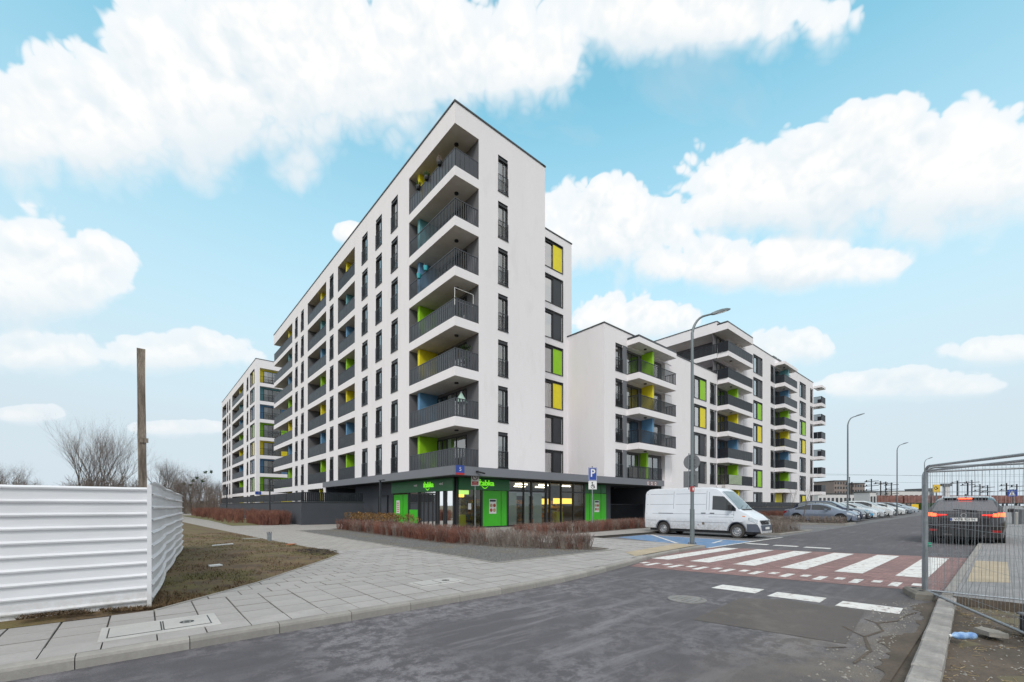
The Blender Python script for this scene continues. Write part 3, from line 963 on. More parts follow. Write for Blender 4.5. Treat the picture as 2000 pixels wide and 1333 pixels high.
class Facade:
    """a flat front: x along it, y into the building. Windows and loggias become parts of the building."""
    def __init__(self, root, ox, oy, rot, width):
        self.root, self.o, self.rot, self.w = root, (ox, oy), rot, width
        self.op = []

    def P(self, x, y=0.0, z=0.0):
        c, s = math.cos(self.rot), math.sin(self.rot)
        return (self.o[0] + x * c - y * s, self.o[1] + x * s + y * c, z)

    def put(self, name, me, x, z, parent=None, y=0.0):
        if parent is None: return put(name, me, self.root, self.P(x, y, z), self.rot)
        return put(name, me, parent, (0, 0, 0), 0)

    def hole(self, x0, x1, z0, z1, d=0.2): self.op.append((x0, x1, z0, z1, d))

    def wall(self, z0, z1, mats, name='wall'):
        xs = sorted({0.0, self.w, *[q for o in self.op for q in (o[0], o[1])]})
        zs = sorted({z0, z1, *[q for o in self.op for q in (o[2], o[3])]})
        xs = [x for x in xs if 0 <= x <= self.w]; zs = [z for z in zs if z0 <= z <= z1]
        mb = MB()
        # merge cells row-wise so that the wall stays light
        for b, t in zip(zs, zs[1:]):
            run = None
            for a, c in list(zip(xs, xs[1:])) + [(None, None)]:
                solid = a is not None and not any(o[0] - 1e-6 <= a and c <= o[1] + 1e-6 and o[2] - 1e-6 <= b and t <= o[3] + 1e-6 for o in self.op)
                if solid and run is None: run = a
                if not solid and run is not None:
                    e = last
                    mb.quad((run, 0, b), (e, 0, b), (e, 0, t), (run, 0, t)); run = None
                last = c
        for x0, x1, a, b, d in self.op:
            if d <= 0: continue
            a2, b2 = max(a, z0), min(b, z1)
            if x0 > 0: mb.quad((x0, 0, a2), (x0, d, a2), (x0, d, b2), (x0, 0, b2))
            if x1 < self.w: mb.quad((x1, 0, a2), (x1, d, a2), (x1, d, b2), (x1, 0, b2))
            mb.quad((x0, 0, b2), (x1, 0, b2), (x1, d, b2), (x0, d, b2)); mb.quad((x0, 0, a2), (x1, 0, a2), (x1, d, a2), (x0, d, a2))
        return mb.build(name, mats, self.root, (*self.o, 0), self.rot)


def win_mesh(w, h, kind):
    key = ('win', round(w, 2), round(h, 2), kind)
    if key in CACHE: return CACHE[key]
    f = 0.055
    mb = MB()
    y0, y1 = 0.12, 0.19
    bx = 0.20 if kind != 'bay' else 0.16                     # roller-shutter box above the pane
    mb.box(0.0, w, 0.05, 0.20, h - bx, h - 0.002)
    mb.box(0.002, f, y0, y1, 0, h - bx); mb.box(w - f, w - 0.002, y0, y1, 0, h - bx)
    mb.box(f, w - f, y0, y1, 0.002, f); mb.box(f, w - f, y0, y1, h - bx - f, h - bx - .002)
    mb.box(-0.03, w + 0.03, -0.05, 0.10, -0.05, -0.003)      # sill
    if kind != 'bay':                                        # dark lining of the reveal
        mb.box(0.001, 0.008, 0.004, y0 - .001, 0.0, h - bx); mb.box(w - .008, w - 0.001, 0.004, y0 - .001, 0.0, h - bx); mb.box(.009, w - .009, .004, .049, h - .02, h - .003)
    if kind == 'bay':
        # dark surround standing proud of the render
        for a, b, c, d in ((-0.07, 0.0, -0.05, h + 0.05), (w, w + 0.07, -0.05, h + 0.05)): mb.box(a, b, -0.06, 0.05, c, d)
        mb.box(0, w, -0.06, 0.05, h, h + 0.05)
        mb.box(w * .52, w * .52 + .07, 0.08, y1, f, h - bx)
    else:
        mb.box(w * .62, w * .62 + .05, y0 - .01, y1, f, h - bx)
    fm = mb.mesh('window', M['frame_dark'])
    pb = MB(); pb.quad((f, .16, f), (w - f, .16, f), (w - f, .16, h - bx), (f, .16, h - bx))
    # dark room behind the pane
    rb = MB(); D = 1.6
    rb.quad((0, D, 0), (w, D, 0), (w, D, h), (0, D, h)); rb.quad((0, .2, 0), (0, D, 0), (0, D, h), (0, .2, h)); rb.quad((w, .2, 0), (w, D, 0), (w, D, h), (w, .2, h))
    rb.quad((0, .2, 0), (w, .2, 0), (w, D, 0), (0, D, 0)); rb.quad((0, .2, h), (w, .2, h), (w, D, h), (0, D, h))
    rl = None
    if kind == 'french':
        rl_ = MB()
        rl_.box(0.0, w, -0.045, -0.015, 1.05, 1.085); rl_.box(0.0, w, -0.04, -0.02, 0.06, 0.09)
        nb = max(5, int(w / 0.13))
        for i in range(nb + 1):
            x = 0.01 + (w - 0.02) * i / nb
            rl_.box(x - .009, x + .009, -0.042, -0.018, 0.0, 1.05)
        rl = rl_.mesh('railing', M['anthracite'])
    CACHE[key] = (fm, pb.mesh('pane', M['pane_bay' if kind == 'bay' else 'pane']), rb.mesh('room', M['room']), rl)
    return CACHE[key]


def curtain_mesh(w, h, side, full):
    key = ('cur', round(w, 2), round(h, 2), side, full)
    if key in CACHE: return CACHE[key]
    mb = MB()
    cw = w * (0.9 if full else 0.36)
    x0 = 0.06 if side == 0 else w - cw - 0.06
    n = max(6, int(cw / 0.05)); n += n % 2
    top = h - 0.28
    vs = []
    for i in range(n + 1):
        x = x0 + cw * i / n; y = 0.27 + (0.03 if i % 2 else 0)
        vs += [(x, y, 0.06), (x, y, top)]
    mb.add(vs, [(2 * i, 2 * i + 2, 2 * i + 3, 2 * i + 1) for i in range(n)])
    CACHE[key] = mb.mesh('curtain', M['curtain'])
    return CACHE[key]


def window(F, x0, x1, z0, z1, kind='french', panel=None, name='window'):
    """cut the hole and hang frame > pane, railing, curtain, room (and a coloured infill on the bay windows)"""
    w, h = x1 - x0, z1 - z0
    F.hole(x0, x1, z0, z1, 0.2)
    fm, pm, rm, rl = win_mesh(w, h, kind)
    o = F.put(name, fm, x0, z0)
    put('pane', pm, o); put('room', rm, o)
    if rl: put('railing', rl, o)
    q = rnd.random()
    if q < 0.72: put('curtain', curtain_mesh(w, h, rnd.randint(0, 1), q < 0.30), o)
    if rnd.random() < .22:                                     # roller blind part way down
        bh = round(rnd.choice((.3, .45, .6)) * h, 2); key = ('blind', round(w, 2), bh)
        if key not in CACHE:
            mb = MB(); mb.box(.06, w - .06, .205, .212, 0, bh); CACHE[key] = mb.mesh('blind', M['curtain'])
        put('blind', CACHE[key], o, (0, 0, h - .2 - bh))
    if kind == 'bay' and not panel: panel = 'anthracite'
    if panel:
        key = ('pan', round(w, 2), round(h, 2), panel)
        if key not in CACHE:
            mb = MB(); mb.box(w * .52 + .07, w - .055, 0.05, 0.15, .055, h - .16); CACHE[key] = mb.mesh('infill_panel', M[panel])
        put('infill_panel', CACHE[key], o)
    return o


def slat_rail(w, h=1.12, slat=0.075, gap=0.055, wide=False, solid=False, m='slat_metal'):
    key = ('rail', round(w, 2), h, slat, gap, solid, m)
    if key in CACHE: return CACHE[key]
    mb = MB()
    mb.box(0, w, -0.025, 0.025, h - .05, h); mb.box(0, w, -0.02, 0.02, 0.05, 0.09)
    if solid:
        n = max(2, int(w / 0.62))
        for i in range(n):
            x = w * i / n
            mb.box(x + .008, x + w / n - .008, -0.012, 0.012, 0.07, h - .04)
    else:
        n = max(3, int(round(w / (slat + gap))))
        for i in range(n):
            x = w * (i + .5) / n
            mb.box(x - slat / 2, x + slat / 2, -0.012, 0.012, 0.0, h - .04)
    CACHE[key] = mb.mesh('railing', M[m])
    return CACHE[key]


def door_mesh(w=2.2, h=2.2):
    key = ('door', round(w, 2), round(h, 2))
    if key in CACHE: return CACHE[key]
    mb = MB(); f = .07
    for x in (0, w / 2 - f / 2, w - f): mb.box(x, x + f, -.06, .0, 0, h)
    mb.box(0, w, -.055, -.002, h - f, h); mb.box(0, w, -.055, -.002, 0, f)
    mb.quad((f, -.02, f), (w - f, -.02, f), (w - f, -.02, h - f), (f, -.02, h - f), 1)
    mb.quad((f, -.012, f), (w - f, -.012, f), (w - f, -.012, h - f), (f, -.012, h - f), 2)
    cw = w * .2
    mb.quad((f, -.016, f), (f + cw, -.016, f), (f + cw, -.016, h - f), (f, -.016, h - f), 3)
    CACHE[key] = mb.mesh('balcony_door', [M['frame_dark'], M['pane'], M['room'], M['curtain']])
    return CACHE[key]


def box_mesh(name, w, d, h, m):
    key = (name, round(w, 2), round(d, 2), round(h, 2), m)
    if key not in CACHE:
        mb = MB(); mb.box(0, w, 0, d, 0, h); CACHE[key] = mb.mesh(name, M[m])
    return CACHE[key]


def loggia(F, x0, x1, k, depth=1.75, h=HO, px=None, door=None, open0=False, open1=False, slat=None, solid=False, panel_w=0.3, panel_d=None, cols=None, back='render_grey'):
    """recessed balcony: lining > railing, divider_panel, balcony_door"""
    z = zk(k)
    F.hole(x0, x1, z, z + h, 0.0)
    w = x1 - x0
    mb = MB()
    mb.quad((0, 0, 0), (w, 0, 0), (w, depth, 0), (0, depth, 0), 0)
    mb.quad((0, 0, h), (w, 0, h), (w, depth, h), (0, depth, h), 1)
    mb.quad((0, depth, 0), (w, depth, 0), (w, depth, h), (0, depth, h), 0)
    if not open0: mb.quad((0, 0, 0), (0, depth, 0), (0, depth, h), (0, 0, h), 0)
    if not open1: mb.quad((w, 0, 0), (w, depth, 0), (w, depth, h), (w, 0, h), 0)
    key = ('logg', round(w, 2), depth, h, open0, open1, back)
    if key not in CACHE: CACHE[key] = mb.mesh('balcony', [M[back], M['soffit']])
    o = F.put('balcony', CACHE[key], x0, z)
    put('railing', slat_rail(w, slat=slat[0] if slat else .075, gap=slat[1] if slat else .055, solid=solid), o, (0, 0.05, 0))
    if px is not None:
        pd = panel_d if panel_d is not None else depth * .8
        put('divider_panel', box_mesh('divider_panel', panel_w, pd, h - .01, (cols or COLK)[k]), o, (px - x0, depth - pd - .004, .003))
    for d in (door or []):
        put('balcony_door', door_mesh(d[1], 2.2), o, (d[0] - x0, depth - .004, .02))
    return o


def balcony_out(F, x0, x1, k, depth, slab=0.52, px=None, rail=True, solid=False, left_open=False, slat=None, panel_len=None, roof=False):
    """balcony carried in front of the wall: slab > railing, divider_panel, ceiling_lamp"""
    z = zk(k)
    w = x1 - x0
    mb = MB()
    mb.box(0, w, -depth, -0.003, -slab, 0, 0)
    mb.quad((0.02, -depth + .02, -slab - .002), (w - .02, -depth + .02, -slab - .002), (w - .02, -.01, -slab - .002), (.02, -.01, -slab - .002), 1)
    key = ('slabout', round(w, 2), depth, slab)
    if key not in CACHE: CACHE[key] = mb.mesh('balcony', [M['render_white_band'], M['soffit']])
    o = F.put('balcony', CACHE[key], x0, z)
    lm = ('lampc',)
    if lm not in CACHE:
        b = MB(); b.lathe([(0.13, 0), (0.13, -.07), (0, -.075)], 12); CACHE[lm] = b.mesh('ceiling_lamp', M['black_paint'])
    put('ceiling_lamp', CACHE[lm], o, (w * .3, -depth * .5, -slab - .003))
    if rail:
        s = slat or (.075, .055)
        put('railing', slat_rail(w, slat=s[0], gap=s[1], solid=solid), o, (0, -depth + .06, 0))
        put('railing', slat_rail(depth - .08, slat=s[0], gap=s[1], solid=solid), o, (.04, -.03, 0), -math.pi / 2)
        put('railing', slat_rail(depth - .08, slat=s[0], gap=s[1], solid=solid), o, (w - .04, -.03, 0), -math.pi / 2)
        if px is not None:
            pl = panel_len or depth * .92
            put('divider_panel', box_mesh('divider_panel', 0.28, pl, HO + .03, COLK[k]), o, (px - x0, -pl + .3, .003))
    return o


def coping(root, pts, z, wd=0.34, over=0.05, h=0.09):
    """dark metal parapet caps, one length per edge"""
    for (a, b), (c, d) in zip(pts, pts[1:]):
        L_ = math.hypot(c - a, d - b); an = math.atan2(d - b, c - a)
        mb = MB(); mb.box(-over, L_ + over - .12, -over, wd, 0, h)
        mb.build('coping', M['coping'], root, (a, b, z), an)


# ---------------------------------------------------------------- the tall corner block
LEN = 46.2
A = thing('apartment_building', 'tall white corner block with wrap-around balconies above the green shop', 'apartment building', 0, 0, 0)
TOPA = 25.62
fr_ = Facade(A, 0, 0, 0.0, 7.58)                       # street front
lf = Facade(A, 0, LEN, -math.pi / 2, LEN)              # long side front; x = LEN - l
X = lambda l: LEN - l
for k in range(7):
    z = zk(k); h = HO if k < 6 else 2.52
    # wrap-around corner balcony
    fr_.hole(0, 1.75, z, z + h, 0.0); lf.hole(X(5.77), LEN, z, z + h, 0.0)
    mb = MB()
    mb.quad((0, 0, 0), (1.75, 0, 0), (1.75, 5.77, 0), (0, 5.77, 0), 0)
    mb.quad((0, 0, h), (1.75, 0, h), (1.75, 5.77, h), (0, 5.77, h), 1)
    mb.quad((1.75, 0, 0), (1.75, 5.77, 0), (1.75, 5.77, h), (1.75, 0, h), 0)
    mb.quad((0, 5.77, 0), (1.75, 5.77, 0), (1.75, 5.77, h), (0, 5.77, h), 0)
    bo = mb.build('balcony', [M['render_grey'], M['soffit']], A, (0, 0, z))
    s = {6: (.30, .06), 5: (.05, .12), 4: (.045, .12)}.get(k, (.15, .07))
    put('railing', slat_rail(5.70, slat=s[0], gap=s[1], m='slat_corner_sheen'), bo, (0.06, 5.75, 0), -math.pi / 2)
    put('railing', slat_rail(1.65, slat=s[0], gap=s[1], m='slat_corner_sheen'), bo, (0.07, 0.06, 0))
    put('divider_panel', box_mesh('divider_panel', 1.42, 0.28, h - .01, COLK[k]), bo, (.32, 4.85, .003))
    put('balcony_door', door_mesh(2.3, 2.2), bo, (1.746, 3.6, .02), -math.pi / 2)
    put('balcony_door', door_mesh(1.2, 2.2), bo, (1.746, 4.82, .02), -math.pi / 2)
    b = MB(); b.lathe([(0.13, 0), (0.13, -.07), (0, -.075)], 12); b.build('ceiling_lamp', M['black_paint'], bo, (.9, 1.2, h - .002))
    window(fr_, 3.30, 4.13, z + .10, z + 2.42)
    for a, b_ in ((7.51, 8.60), (10.23, 11.38), (13.01, 14.21), (21.31, 22.43), (31.39, 32.54), (33.96, 35.09)):
        window(lf, X(b_), X(a), z + .10, z + 2.42)
    sl_ = (.10, .045) if k % 2 else (.12, .03)
    loggia(lf, X(20.08), X(15.82), k, px=X(18.95), door=[(X(18.2), 2.2)], slat=(.16, .05) if k == 6 else (.125, .02), solid=(k in (4, 5, 2)))
    loggia(lf, X(29.88), X(23.52), k, px=X(26.45), door=[(X(25.9), 2.2), (X(29.6), 2.2)], slat=(.125, .02), solid=(k in (6, 4, 3, 1)))
    loggia(lf, 0, X(36.38), k, px=X(39.7), door=[(X(39.2), 2.2), (X(43.5), 2.2)], slat=(.125, .02), open0=True, solid=(k in (5, 4, 2, 0)))
# what the tenants keep on the corner balconies
for i, (l, m_) in enumerate(((1.7, 'leaf_green'), (3.3, 'leaf_green'), (4.4, 'leaf_green'))):
    t = thing('flower_pot', ['dark flower pot on the top corner balcony railing, nearest the corner', 'dark flower pot on the top corner balcony railing, middle of three', 'dark flower pot on the top corner balcony railing, nearest the yellow panel'][i], 'flower pot', -.02, l, zk(6) + 1.0, 0, 'pots on the top corner balcony')
    mb = MB(); mb.lathe([(0, 0), (.13, .01), (.17, .12), (.16, .24), (.13, .25), (0, .22)], 14); mb.build('pot', M['black_paint'], t)
    mb = MB()
    for k in range(60):
        a, q = rnd.uniform(0, 6.28), rnd.uniform(.03, .17); H_ = rnd.uniform(.12, .34)
        mb.tube((math.cos(a) * q * .4, math.sin(a) * q * .4, .22), (math.cos(a) * q * 1.4, math.sin(a) * q * 1.4, .22 + H_), .006, .012, 3, 0, False)
    mb.build('plant', M['dogwood_grey' if i == 0 else m_], t)
for l, zz_ in ((4.3, .95), (3.4, 1.1)):
    t = thing('hanging_pot', 'turquoise pot on the fifth-floor corner balcony, %s' % ('lower' if zz_ < 1 else 'upper'), 'flower pot', -.04, l, zk(4) + zz_, 0, 'turquoise pots')
    mb = MB(); mb.lathe([(0, 0), (.11, 0), (.15, .28), (.12, .28), (0, .24)], 14); mb.build('pot', mat('turquoise', (.05, .45, .52), .5, .1) if 'turquoise' not in M else M['turquoise'], t)
    mb = MB(); mb.path([(-.14, 0, .26), (-.08, 0, .42), (.08, 0, .42), (.14, 0, .26)], .008, 5); mb.build('handle', M['galvanised'], t)
t = thing('parasol', 'pale green half-closed parasol on the second corner balcony', 'parasol', .95, .75, zk(1), .3)
mb = MB(); mb.tube((0, 0, 0), (0, 0, 1.78), .02, .02, 8); mb.build('pole', M['galvanised'], t)
mb = MB()
for k in range(8):
    a, b = k * .7854, (k + 1) * .7854
    mb.add([(0, 0, 1.76), (.42 * math.cos(a), .42 * math.sin(a), 1.02), (.36 * math.cos((a + b) / 2), .36 * math.sin((a + b) / 2), 1.08), (.42 * math.cos(b), .42 * math.sin(b), 1.02)], [(0, 1, 2), (0, 2, 3)])
mb.build('canopy', mat('parasol_cloth', (.42, .60, .52), .9, .08), t)
t = thing('drying_frame', 'white tubular frame standing above the fourth corner balcony railing', 'frame', .05, .10, zk(3))
mb = MB(); mb.path([(.0, 0, .7), (0, 0, 1.72), (1.35, 0, 1.72), (1.35, 0, .7)], .022, 8); mb.tube((0, 0, .98), (1.35, 0, .98), .016, .016, 6); mb.build('tubes', M['print_white'], t)
t = thing('potted_plant', 'bushy green plant behind the third corner balcony railing', 'plant', 1.25, .75, zk(2))
mb = MB(); mb.lathe([(0, 0), (.14, 0), (.19, .4), (0, .38)], 14); mb.build('pot', M['black_paint'], t)
mb = MB()
for k in range(160):
    a, q, H_ = rnd.uniform(0, 6.28), rnd.uniform(.05, .4), rnd.uniform(.5, 1.75); c = Vector((math.cos(a) * q, math.sin(a) * q, H_)); u_ = Vector((rnd.uniform(-1, 1), rnd.uniform(-1, 1), rnd.uniform(-1, 1))).normalized() * .09; v_ = u_.cross(Vector((.3, .2, .9))).normalized() * .04
    mb.quad(c - u_, c - v_, c + u_, c + v_)
mb.build('foliage', M['leaf_green'], t)
# raised ground floor of the long side, behind the terrace
loggia(lf, X(29.88), X(24.4), -1, px=X(26.9), door=[(X(26.2), 1.6)], h=2.42)
loggia(lf, 0, X(36.38), -1, px=X(40.2), door=[(X(39.2), 2.2), (X(43.5), 2.2)], h=2.42, open0=True)
for a, b_ in ((31.39, 32.54), (33.96, 35.09)): window(lf, X(b_), X(a), zk(-1) + .3, zk(-1) + 2.42)
lf.hole(X(23.6), LEN, 0.0, 3.45, 0.0)
fr_.wall(3.45, TOPA, M['render_white'])
lf.wall(0.1, TOPA, M['render_white'])
# recessed part of the street front with the staircase windows
rc = Facade(A, 7.58, 4.0, 0.0, 7.4)
for k in range(7):
    window(rc, 11.35 - 7.58, 13.75 - 7.58, zk(k) + .06, zk(k) + 2.36, 'bay', {6: 'yellow', 3: 'lime', 2: 'yellow'}.get(k))
rc.wall(3.45, 24.95, M['render_white'])
mb = MB()
mb.quad((7.58, 0, 3.45), (7.58, 4, 3.45), (7.58, 4, TOPA), (7.58, 0, TOPA))
mb.quad((7.58, 4, 24.95), (7.58, 14, 24.95), (7.58, 14, TOPA), (7.58, 4, TOPA))
mb.quad((14.98, 4, 3.45), (14.98, 20, 3.45), (14.98, 20, 24.95), (14.98, 4, 24.95))
mb.quad((14.98, 20, 3.45), (14.98, 20, TOPA), (14.98, LEN, TOPA), (14.98, LEN, 3.45))
mb.quad((1.75, LEN, .1), (14.98, LEN, .1), (14.98, LEN, TOPA), (1.75, LEN, TOPA))
mb.quad((0, LEN, 24.26), (1.75, LEN, 24.26), (1.75, LEN, TOPA), (0, LEN, TOPA))
for k in range(0, 7): mb.quad((0, LEN, zk(k) - .56), (1.75, LEN, zk(k) - .56), (1.75, LEN, zk(k)), (0, LEN, zk(k)))
mb.build('wall', M['render_white'], A)
mb = MB(); mb.add([(0, 0, 25.2), (7.58, 0, 25.2), (7.58, 14, 25.2), (14.98, 14, 25.2), (14.98, LEN, 25.2), (0, LEN, 25.2)], [tuple(range(6))])
mb.quad((7.58, 4, 24.6), (14.98, 4, 24.6), (14.98, 14, 24.6), (7.58, 14, 24.6)); mb.build('roof', M['coping'], A)
coping(A, [(0, 0), (7.58, 0)], TOPA); coping(A, [(7.58, 0), (7.58, 14)], TOPA); coping(A, [(0, LEN), (0, 0)], TOPA)
coping(A, [(7.58, 4), (14.98, 4)], 24.95); coping(A, [(14.98, 4), (14.98, 14)], 24.95); coping(A, [(14.98, LEN), (0, LEN)], TOPA)

# canopy band round the shop storey, its soffit and the ground floor behind
mb = MB()
CB, CT = 3.42, 3.955
mb.box(-.32, 23.2, -.32, -.004, CB, CT, 0); mb.box(-.32, -.004, -.003, 23.6, CB, CT, 0)
mb.quad((-.3, -.3, CB + .02), (23.2, -.3, CB + .02), (23.2, 5, CB + .02), (-.3, 5, CB + .02), 1)
mb.quad((-.3, 5, CB + .02), (6, 5, CB + .02), (6, 23.6, CB + .02), (-.3, 23.6, CB + .02), 1)
mb.build('canopy', [M['canopy_grey'], M['wall_dark']], A)
mb = MB()
mb.quad((1.1, 10.46, .1), (1.1, 18.6, .1), (1.1, 18.6, CB), (1.1, 10.46, CB))            # dark side wall
mb.quad((1.1, 18.6, .1), (6, 18.6, .1), (6, 18.6, CB), (1.1, 18.6, CB))                # passage sides
mb.quad((0.0, 23.6, .1), (6, 23.6, .1), (6, 23.6, CB), (0.0, 23.6, CB)); mb.quad((6, 18.6, .1), (6, 23.6, .1), (6, 23.6, CB), (6, 18.6, CB))
mb.build('ground_floor_wall', M['wall_slate'], A)
mb = MB()
mb.quad((17.15, 1.6, .1), (17.45, 1.6, .1), (17.45, 1.6, CB), (17.15, 1.6, CB)); mb.quad((17.45, 1.6, .1), (17.45, 9, .1), (17.45, 9, CB), (17.45, 1.6, CB))
mb.quad((17.45, 9, .1), (24, 9, .1), (24, 9, CB), (17.45, 9, CB)); mb.quad((23.2, 0.3, .1), (23.2, 9, .1), (23.2, 9, CB), (23.2, .3, CB))
mb.build('ground_floor_wall', M['wall_slate'], A)
# service door in the dark wall, passage gate on the street side
mb = MB(); mb.box(1.03, 1.098, 11.55, 13.15, .12, 2.35); dr = mb.build('service_door', M['wall_slate'], A)
mb = MB(); mb.box(1.0, 1.09, 11.45, 11.55, .12, 2.45); mb.box(1.0, 1.09, 13.15, 13.25, .12, 2.45); mb.box(1.0, 1.09, 11.55, 13.15, 2.35, 2.45)
mb.build('frame', M['black_paint'], dr)
mb = MB(); mb.box(.99, 1.03, 11.75, 11.90, 1.15, 1.19); mb.build('handle', M['chrome'], dr)
mb = MB()
for i in range(44): mb.box(17.6 + i * .128, 17.63 + i * .128, 1.9, 1.93, .25, 1.75)
mb.box(17.5, 23.2, 1.895, 1.935, 1.70, 1.75); mb.box(17.5, 23.2, 1.895, 1.935, .25, .30)
mb.build('passage_railing', M['slat_metal'], A)
mb = MB(); mb.box(18.8, 20.6, 5, 5.05, 2.0, 2.06); mb.build('passage_light', emit('tube_light', (0.9, 0.9, 0.8), .6), A)

# shop: mullions, panes, green panels, fascia, interior
SB = 0.15
shop = MB()
mull_r = [(1.10, 1.28), (2.50, 2.62), (3.08, 3.20), (5.32, 5.50), (6.90, 6.98), (7.66, 7.78), (9.18, 9.36), (9.62, 9.72), (10.90, 11.0), (12.35, 12.45), (13.72, 13.86)]
for a, b in mull_r: shop.box(a, b, 1.50, 1.66, SB, 3.42)
shop.box(1.1, 17.15, 1.52, 1.64, .1, SB + .06); shop.box(5.4, 9.2, 1.51, 1.65, 2.62, 2.72); shop.box(11, 13.7, 1.51, 1.65, 2.62, 2.72)
mull_l = [(1.66, 1.80), (2.84, 2.96), (3.60, 3.76), (3.84, 3.92), (6.14, 6.24), (6.30, 6.40), (7.78, 7.92), (10.34, 10.46)]
for a, b in mull_l: shop.box(1.0, 1.16, a, b, SB, 3.42)
shop.box(1.02, 1.14, 1.66, 10.45, .1, SB + .06); shop.box(1.01, 1.15, 3.8, 6.2, 2.40, 2.48)
sho = shop.build('shopfront', M['frame_dark'], A)
for a, b, m in ((3.20, 4.78, 'shop_green'), (4.84, 5.32, 'shop_green'), (13.90, 14.42, 'shop_green'), (14.50, 15.95, 'shop_green'), (16.03, 16.72, 'shop_green'), (16.75, 17.15, 'wall_slate')):
    mb = MB(); mb.box(a, b, 1.53, 1.60, SB + .02, 2.62 if m == 'shop_green' else 3.42); mb.build('cladding_panel', M[m], sho)
for a, b in ((13.90, 14.42), (14.50, 15.95), (16.03, 16.72)):
    mb = MB(); mb.box(a, b, 1.535, 1.60, 2.66, 3.40); mb.build('cladding_panel', M['shop_fascia'], sho)
for a, b in ((7.94, 8.70), (8.80, 10.32)):
    mb = MB(); mb.box(1.03, 1.10, a, b, SB + .02, 2.45); mb.build('cladding_panel', M['shop_green'], sho)
mb = MB(); mb.box(1.04, 1.10, 6.42, 7.76, SB + .02, 1.30); mb.build('cladding_panel', M['shop_green'], sho)
# fascia boards
mb = MB(); mb.box(1.22, 5.45, 1.40, 1.50, 2.64, 3.40); mb.build('fascia', M['shop_fascia'], sho)
mb = MB(); mb.box(.90, 1.0, 1.62, 10.50, 2.56, 3.40); mb.build('fascia', M['shop_fascia'], sho)
# panes
for a, b in ((1.28, 2.50), (2.62, 3.08), (5.50, 6.90), (6.98, 7.66), (7.78, 9.18), (9.36, 9.62), (9.72, 10.90), (11.0, 12.35), (12.45, 13.72)):
    mb = MB(); mb.quad((a, 1.58, SB), (b, 1.58, SB), (b, 1.58, 3.42), (a, 1.58, 3.42)); mb.build('pane', M['pane_shop'], sho)
for a, b in ((1.80, 2.84), (2.96, 3.60), (3.92, 6.14), (6.40, 7.78)):
    mb = MB(); mb.quad((1.08, a, SB), (1.08, b, SB), (1.08, b, 3.42), (1.08, a, 3.42)); mb.build('pane', M['pane_shop'], sho)
for a, b in ((5.55, 6.30), (7.00, 7.50), (7.95, 8.85)):
    mb = MB(); mb.quad((a, 1.605, SB + .05), (b, 1.605, SB + .05), (b, 1.605, 2.5), (a, 1.605, 2.5)); mb.build('frosted_film', M['frosted'], sho)
mb = MB(); mb.quad((5.5, 1.61, 2.30), (9.18, 1.61, 2.30), (9.18, 1.61, 2.58), (5.5, 1.61, 2.58)); mb.build('frosted_film', M['print_white'], sho)
# sliding door leaves
for a, b in ((3.95, 4.45), (4.95, 5.05), (5.6, 6.1)):
    mb = MB(); mb.box(1.04, 1.13, a, a + .07, SB, 2.4); mb.box(1.04, 1.13, b - .07, b, SB, 2.4); mb.build('door_leaf', M['frame_dark'], sho)
# interior: floor, back walls, ceiling with warm tubes, shelves of goods
mb = MB()
mb.quad((1.2, 1.7, SB), (16.5, 1.7, SB), (16.5, 11.6, SB), (1.2, 11.6, SB), 0); mb.quad((1.2, 1.7, 3.36), (16.5, 1.7, 3.36), (16.5, 11.6, 3.36), (1.2, 11.6, 3.36), 0)
mb.quad((1.2, 11.6, SB), (16.5, 11.6, SB), (16.5, 11.6, 3.36), (1.2, 11.6, 3.36), 0); mb.quad((16.5, 1.7, SB), (16.5, 11.6, SB), (16.5, 11.6, 3.36), (16.5, 1.7, 3.36), 0)
mb.build('shop_interior', mat('shop_room', (0.26, 0.24, 0.21), 0.9, 0.2, 1.0), sho)
mb = MB()
for x in (2.5, 5.0, 7.5, 10, 12.5): mb.box(x, x + 1.2, 3.0, 3.12, 3.22, 3.28); mb.box(x, x + 1.2, 6.0, 6.12, 3.22, 3.28)
mb.build('ceiling_tube', emit('tube_warm', (1.0, 0.88, 0.65), 9.0), sho)
goods = [mat('goods_%d' % i, c, 0.5, 0.45, 7.0, col2=c2) for i, (c, c2) in enumerate((((.55, .38, .06), (.75, .20, .05)), ((.20, .11, .06), (.45, .30, .16)), ((.35, .40, .38), (.12, .20, .26)), ((.45, .08, .05), (.70, .60, .20)), ((.60, .58, .52), (.25, .25, .22))))]
mb = MB()
for x0, y0, n, ax in ((2.2, 3.4, 10, 0), (5.6, 4.2, 12, 0), (9.8, 3.6, 14, 0), (2.4, 6.2, 16, 1), (10.5, 6.5, 20, 0)):
    for sh in range(5):
        z = .25 + .38 * sh
        for i in range(n):
            hgt = rnd.uniform(.14, .33)
            p = x0 + i * .26
            if ax == 0: mb.box(p, p + .24, y0, y0 + .4, z, z + hgt, rnd.randint(0, 4))
            else: mb.box(2.4, 2.8, y0 - 3.2 + i * .42, y0 - 3.2 + i * .42 + .36, z, z + hgt, rnd.randint(0, 4))
        mb.box(x0 - .05, x0 + n * .26, y0, y0 + .42, z - .03, z - .005, 1) if ax == 0 else None
tag(mb.build('shelved_goods', goods, sho), kind='stuff')
mb = MB(); mb.box(1.5, 2.3, 2.2, 2.6, .2, 1.0); mb.box(11.2, 12.0, 2.3, 2.7, .2, 1.1); mb.build('display_stand', mat('stand_yellow', (.62, .58, .04), .5, .1), sho)
mb = MB(); mb.box(11.2, 13.4, 2.6, 2.66, 1.75, 2.2); mb.box(9.8, 10.7, 2.6, 2.66, 1.7, 2.15); mb.box(2.0, 3.4, 4.0, 4.06, 2.2, 2.6); mb.build('lit_board', emit('board_warm', (1.0, .62, .08), 1.6), sho)
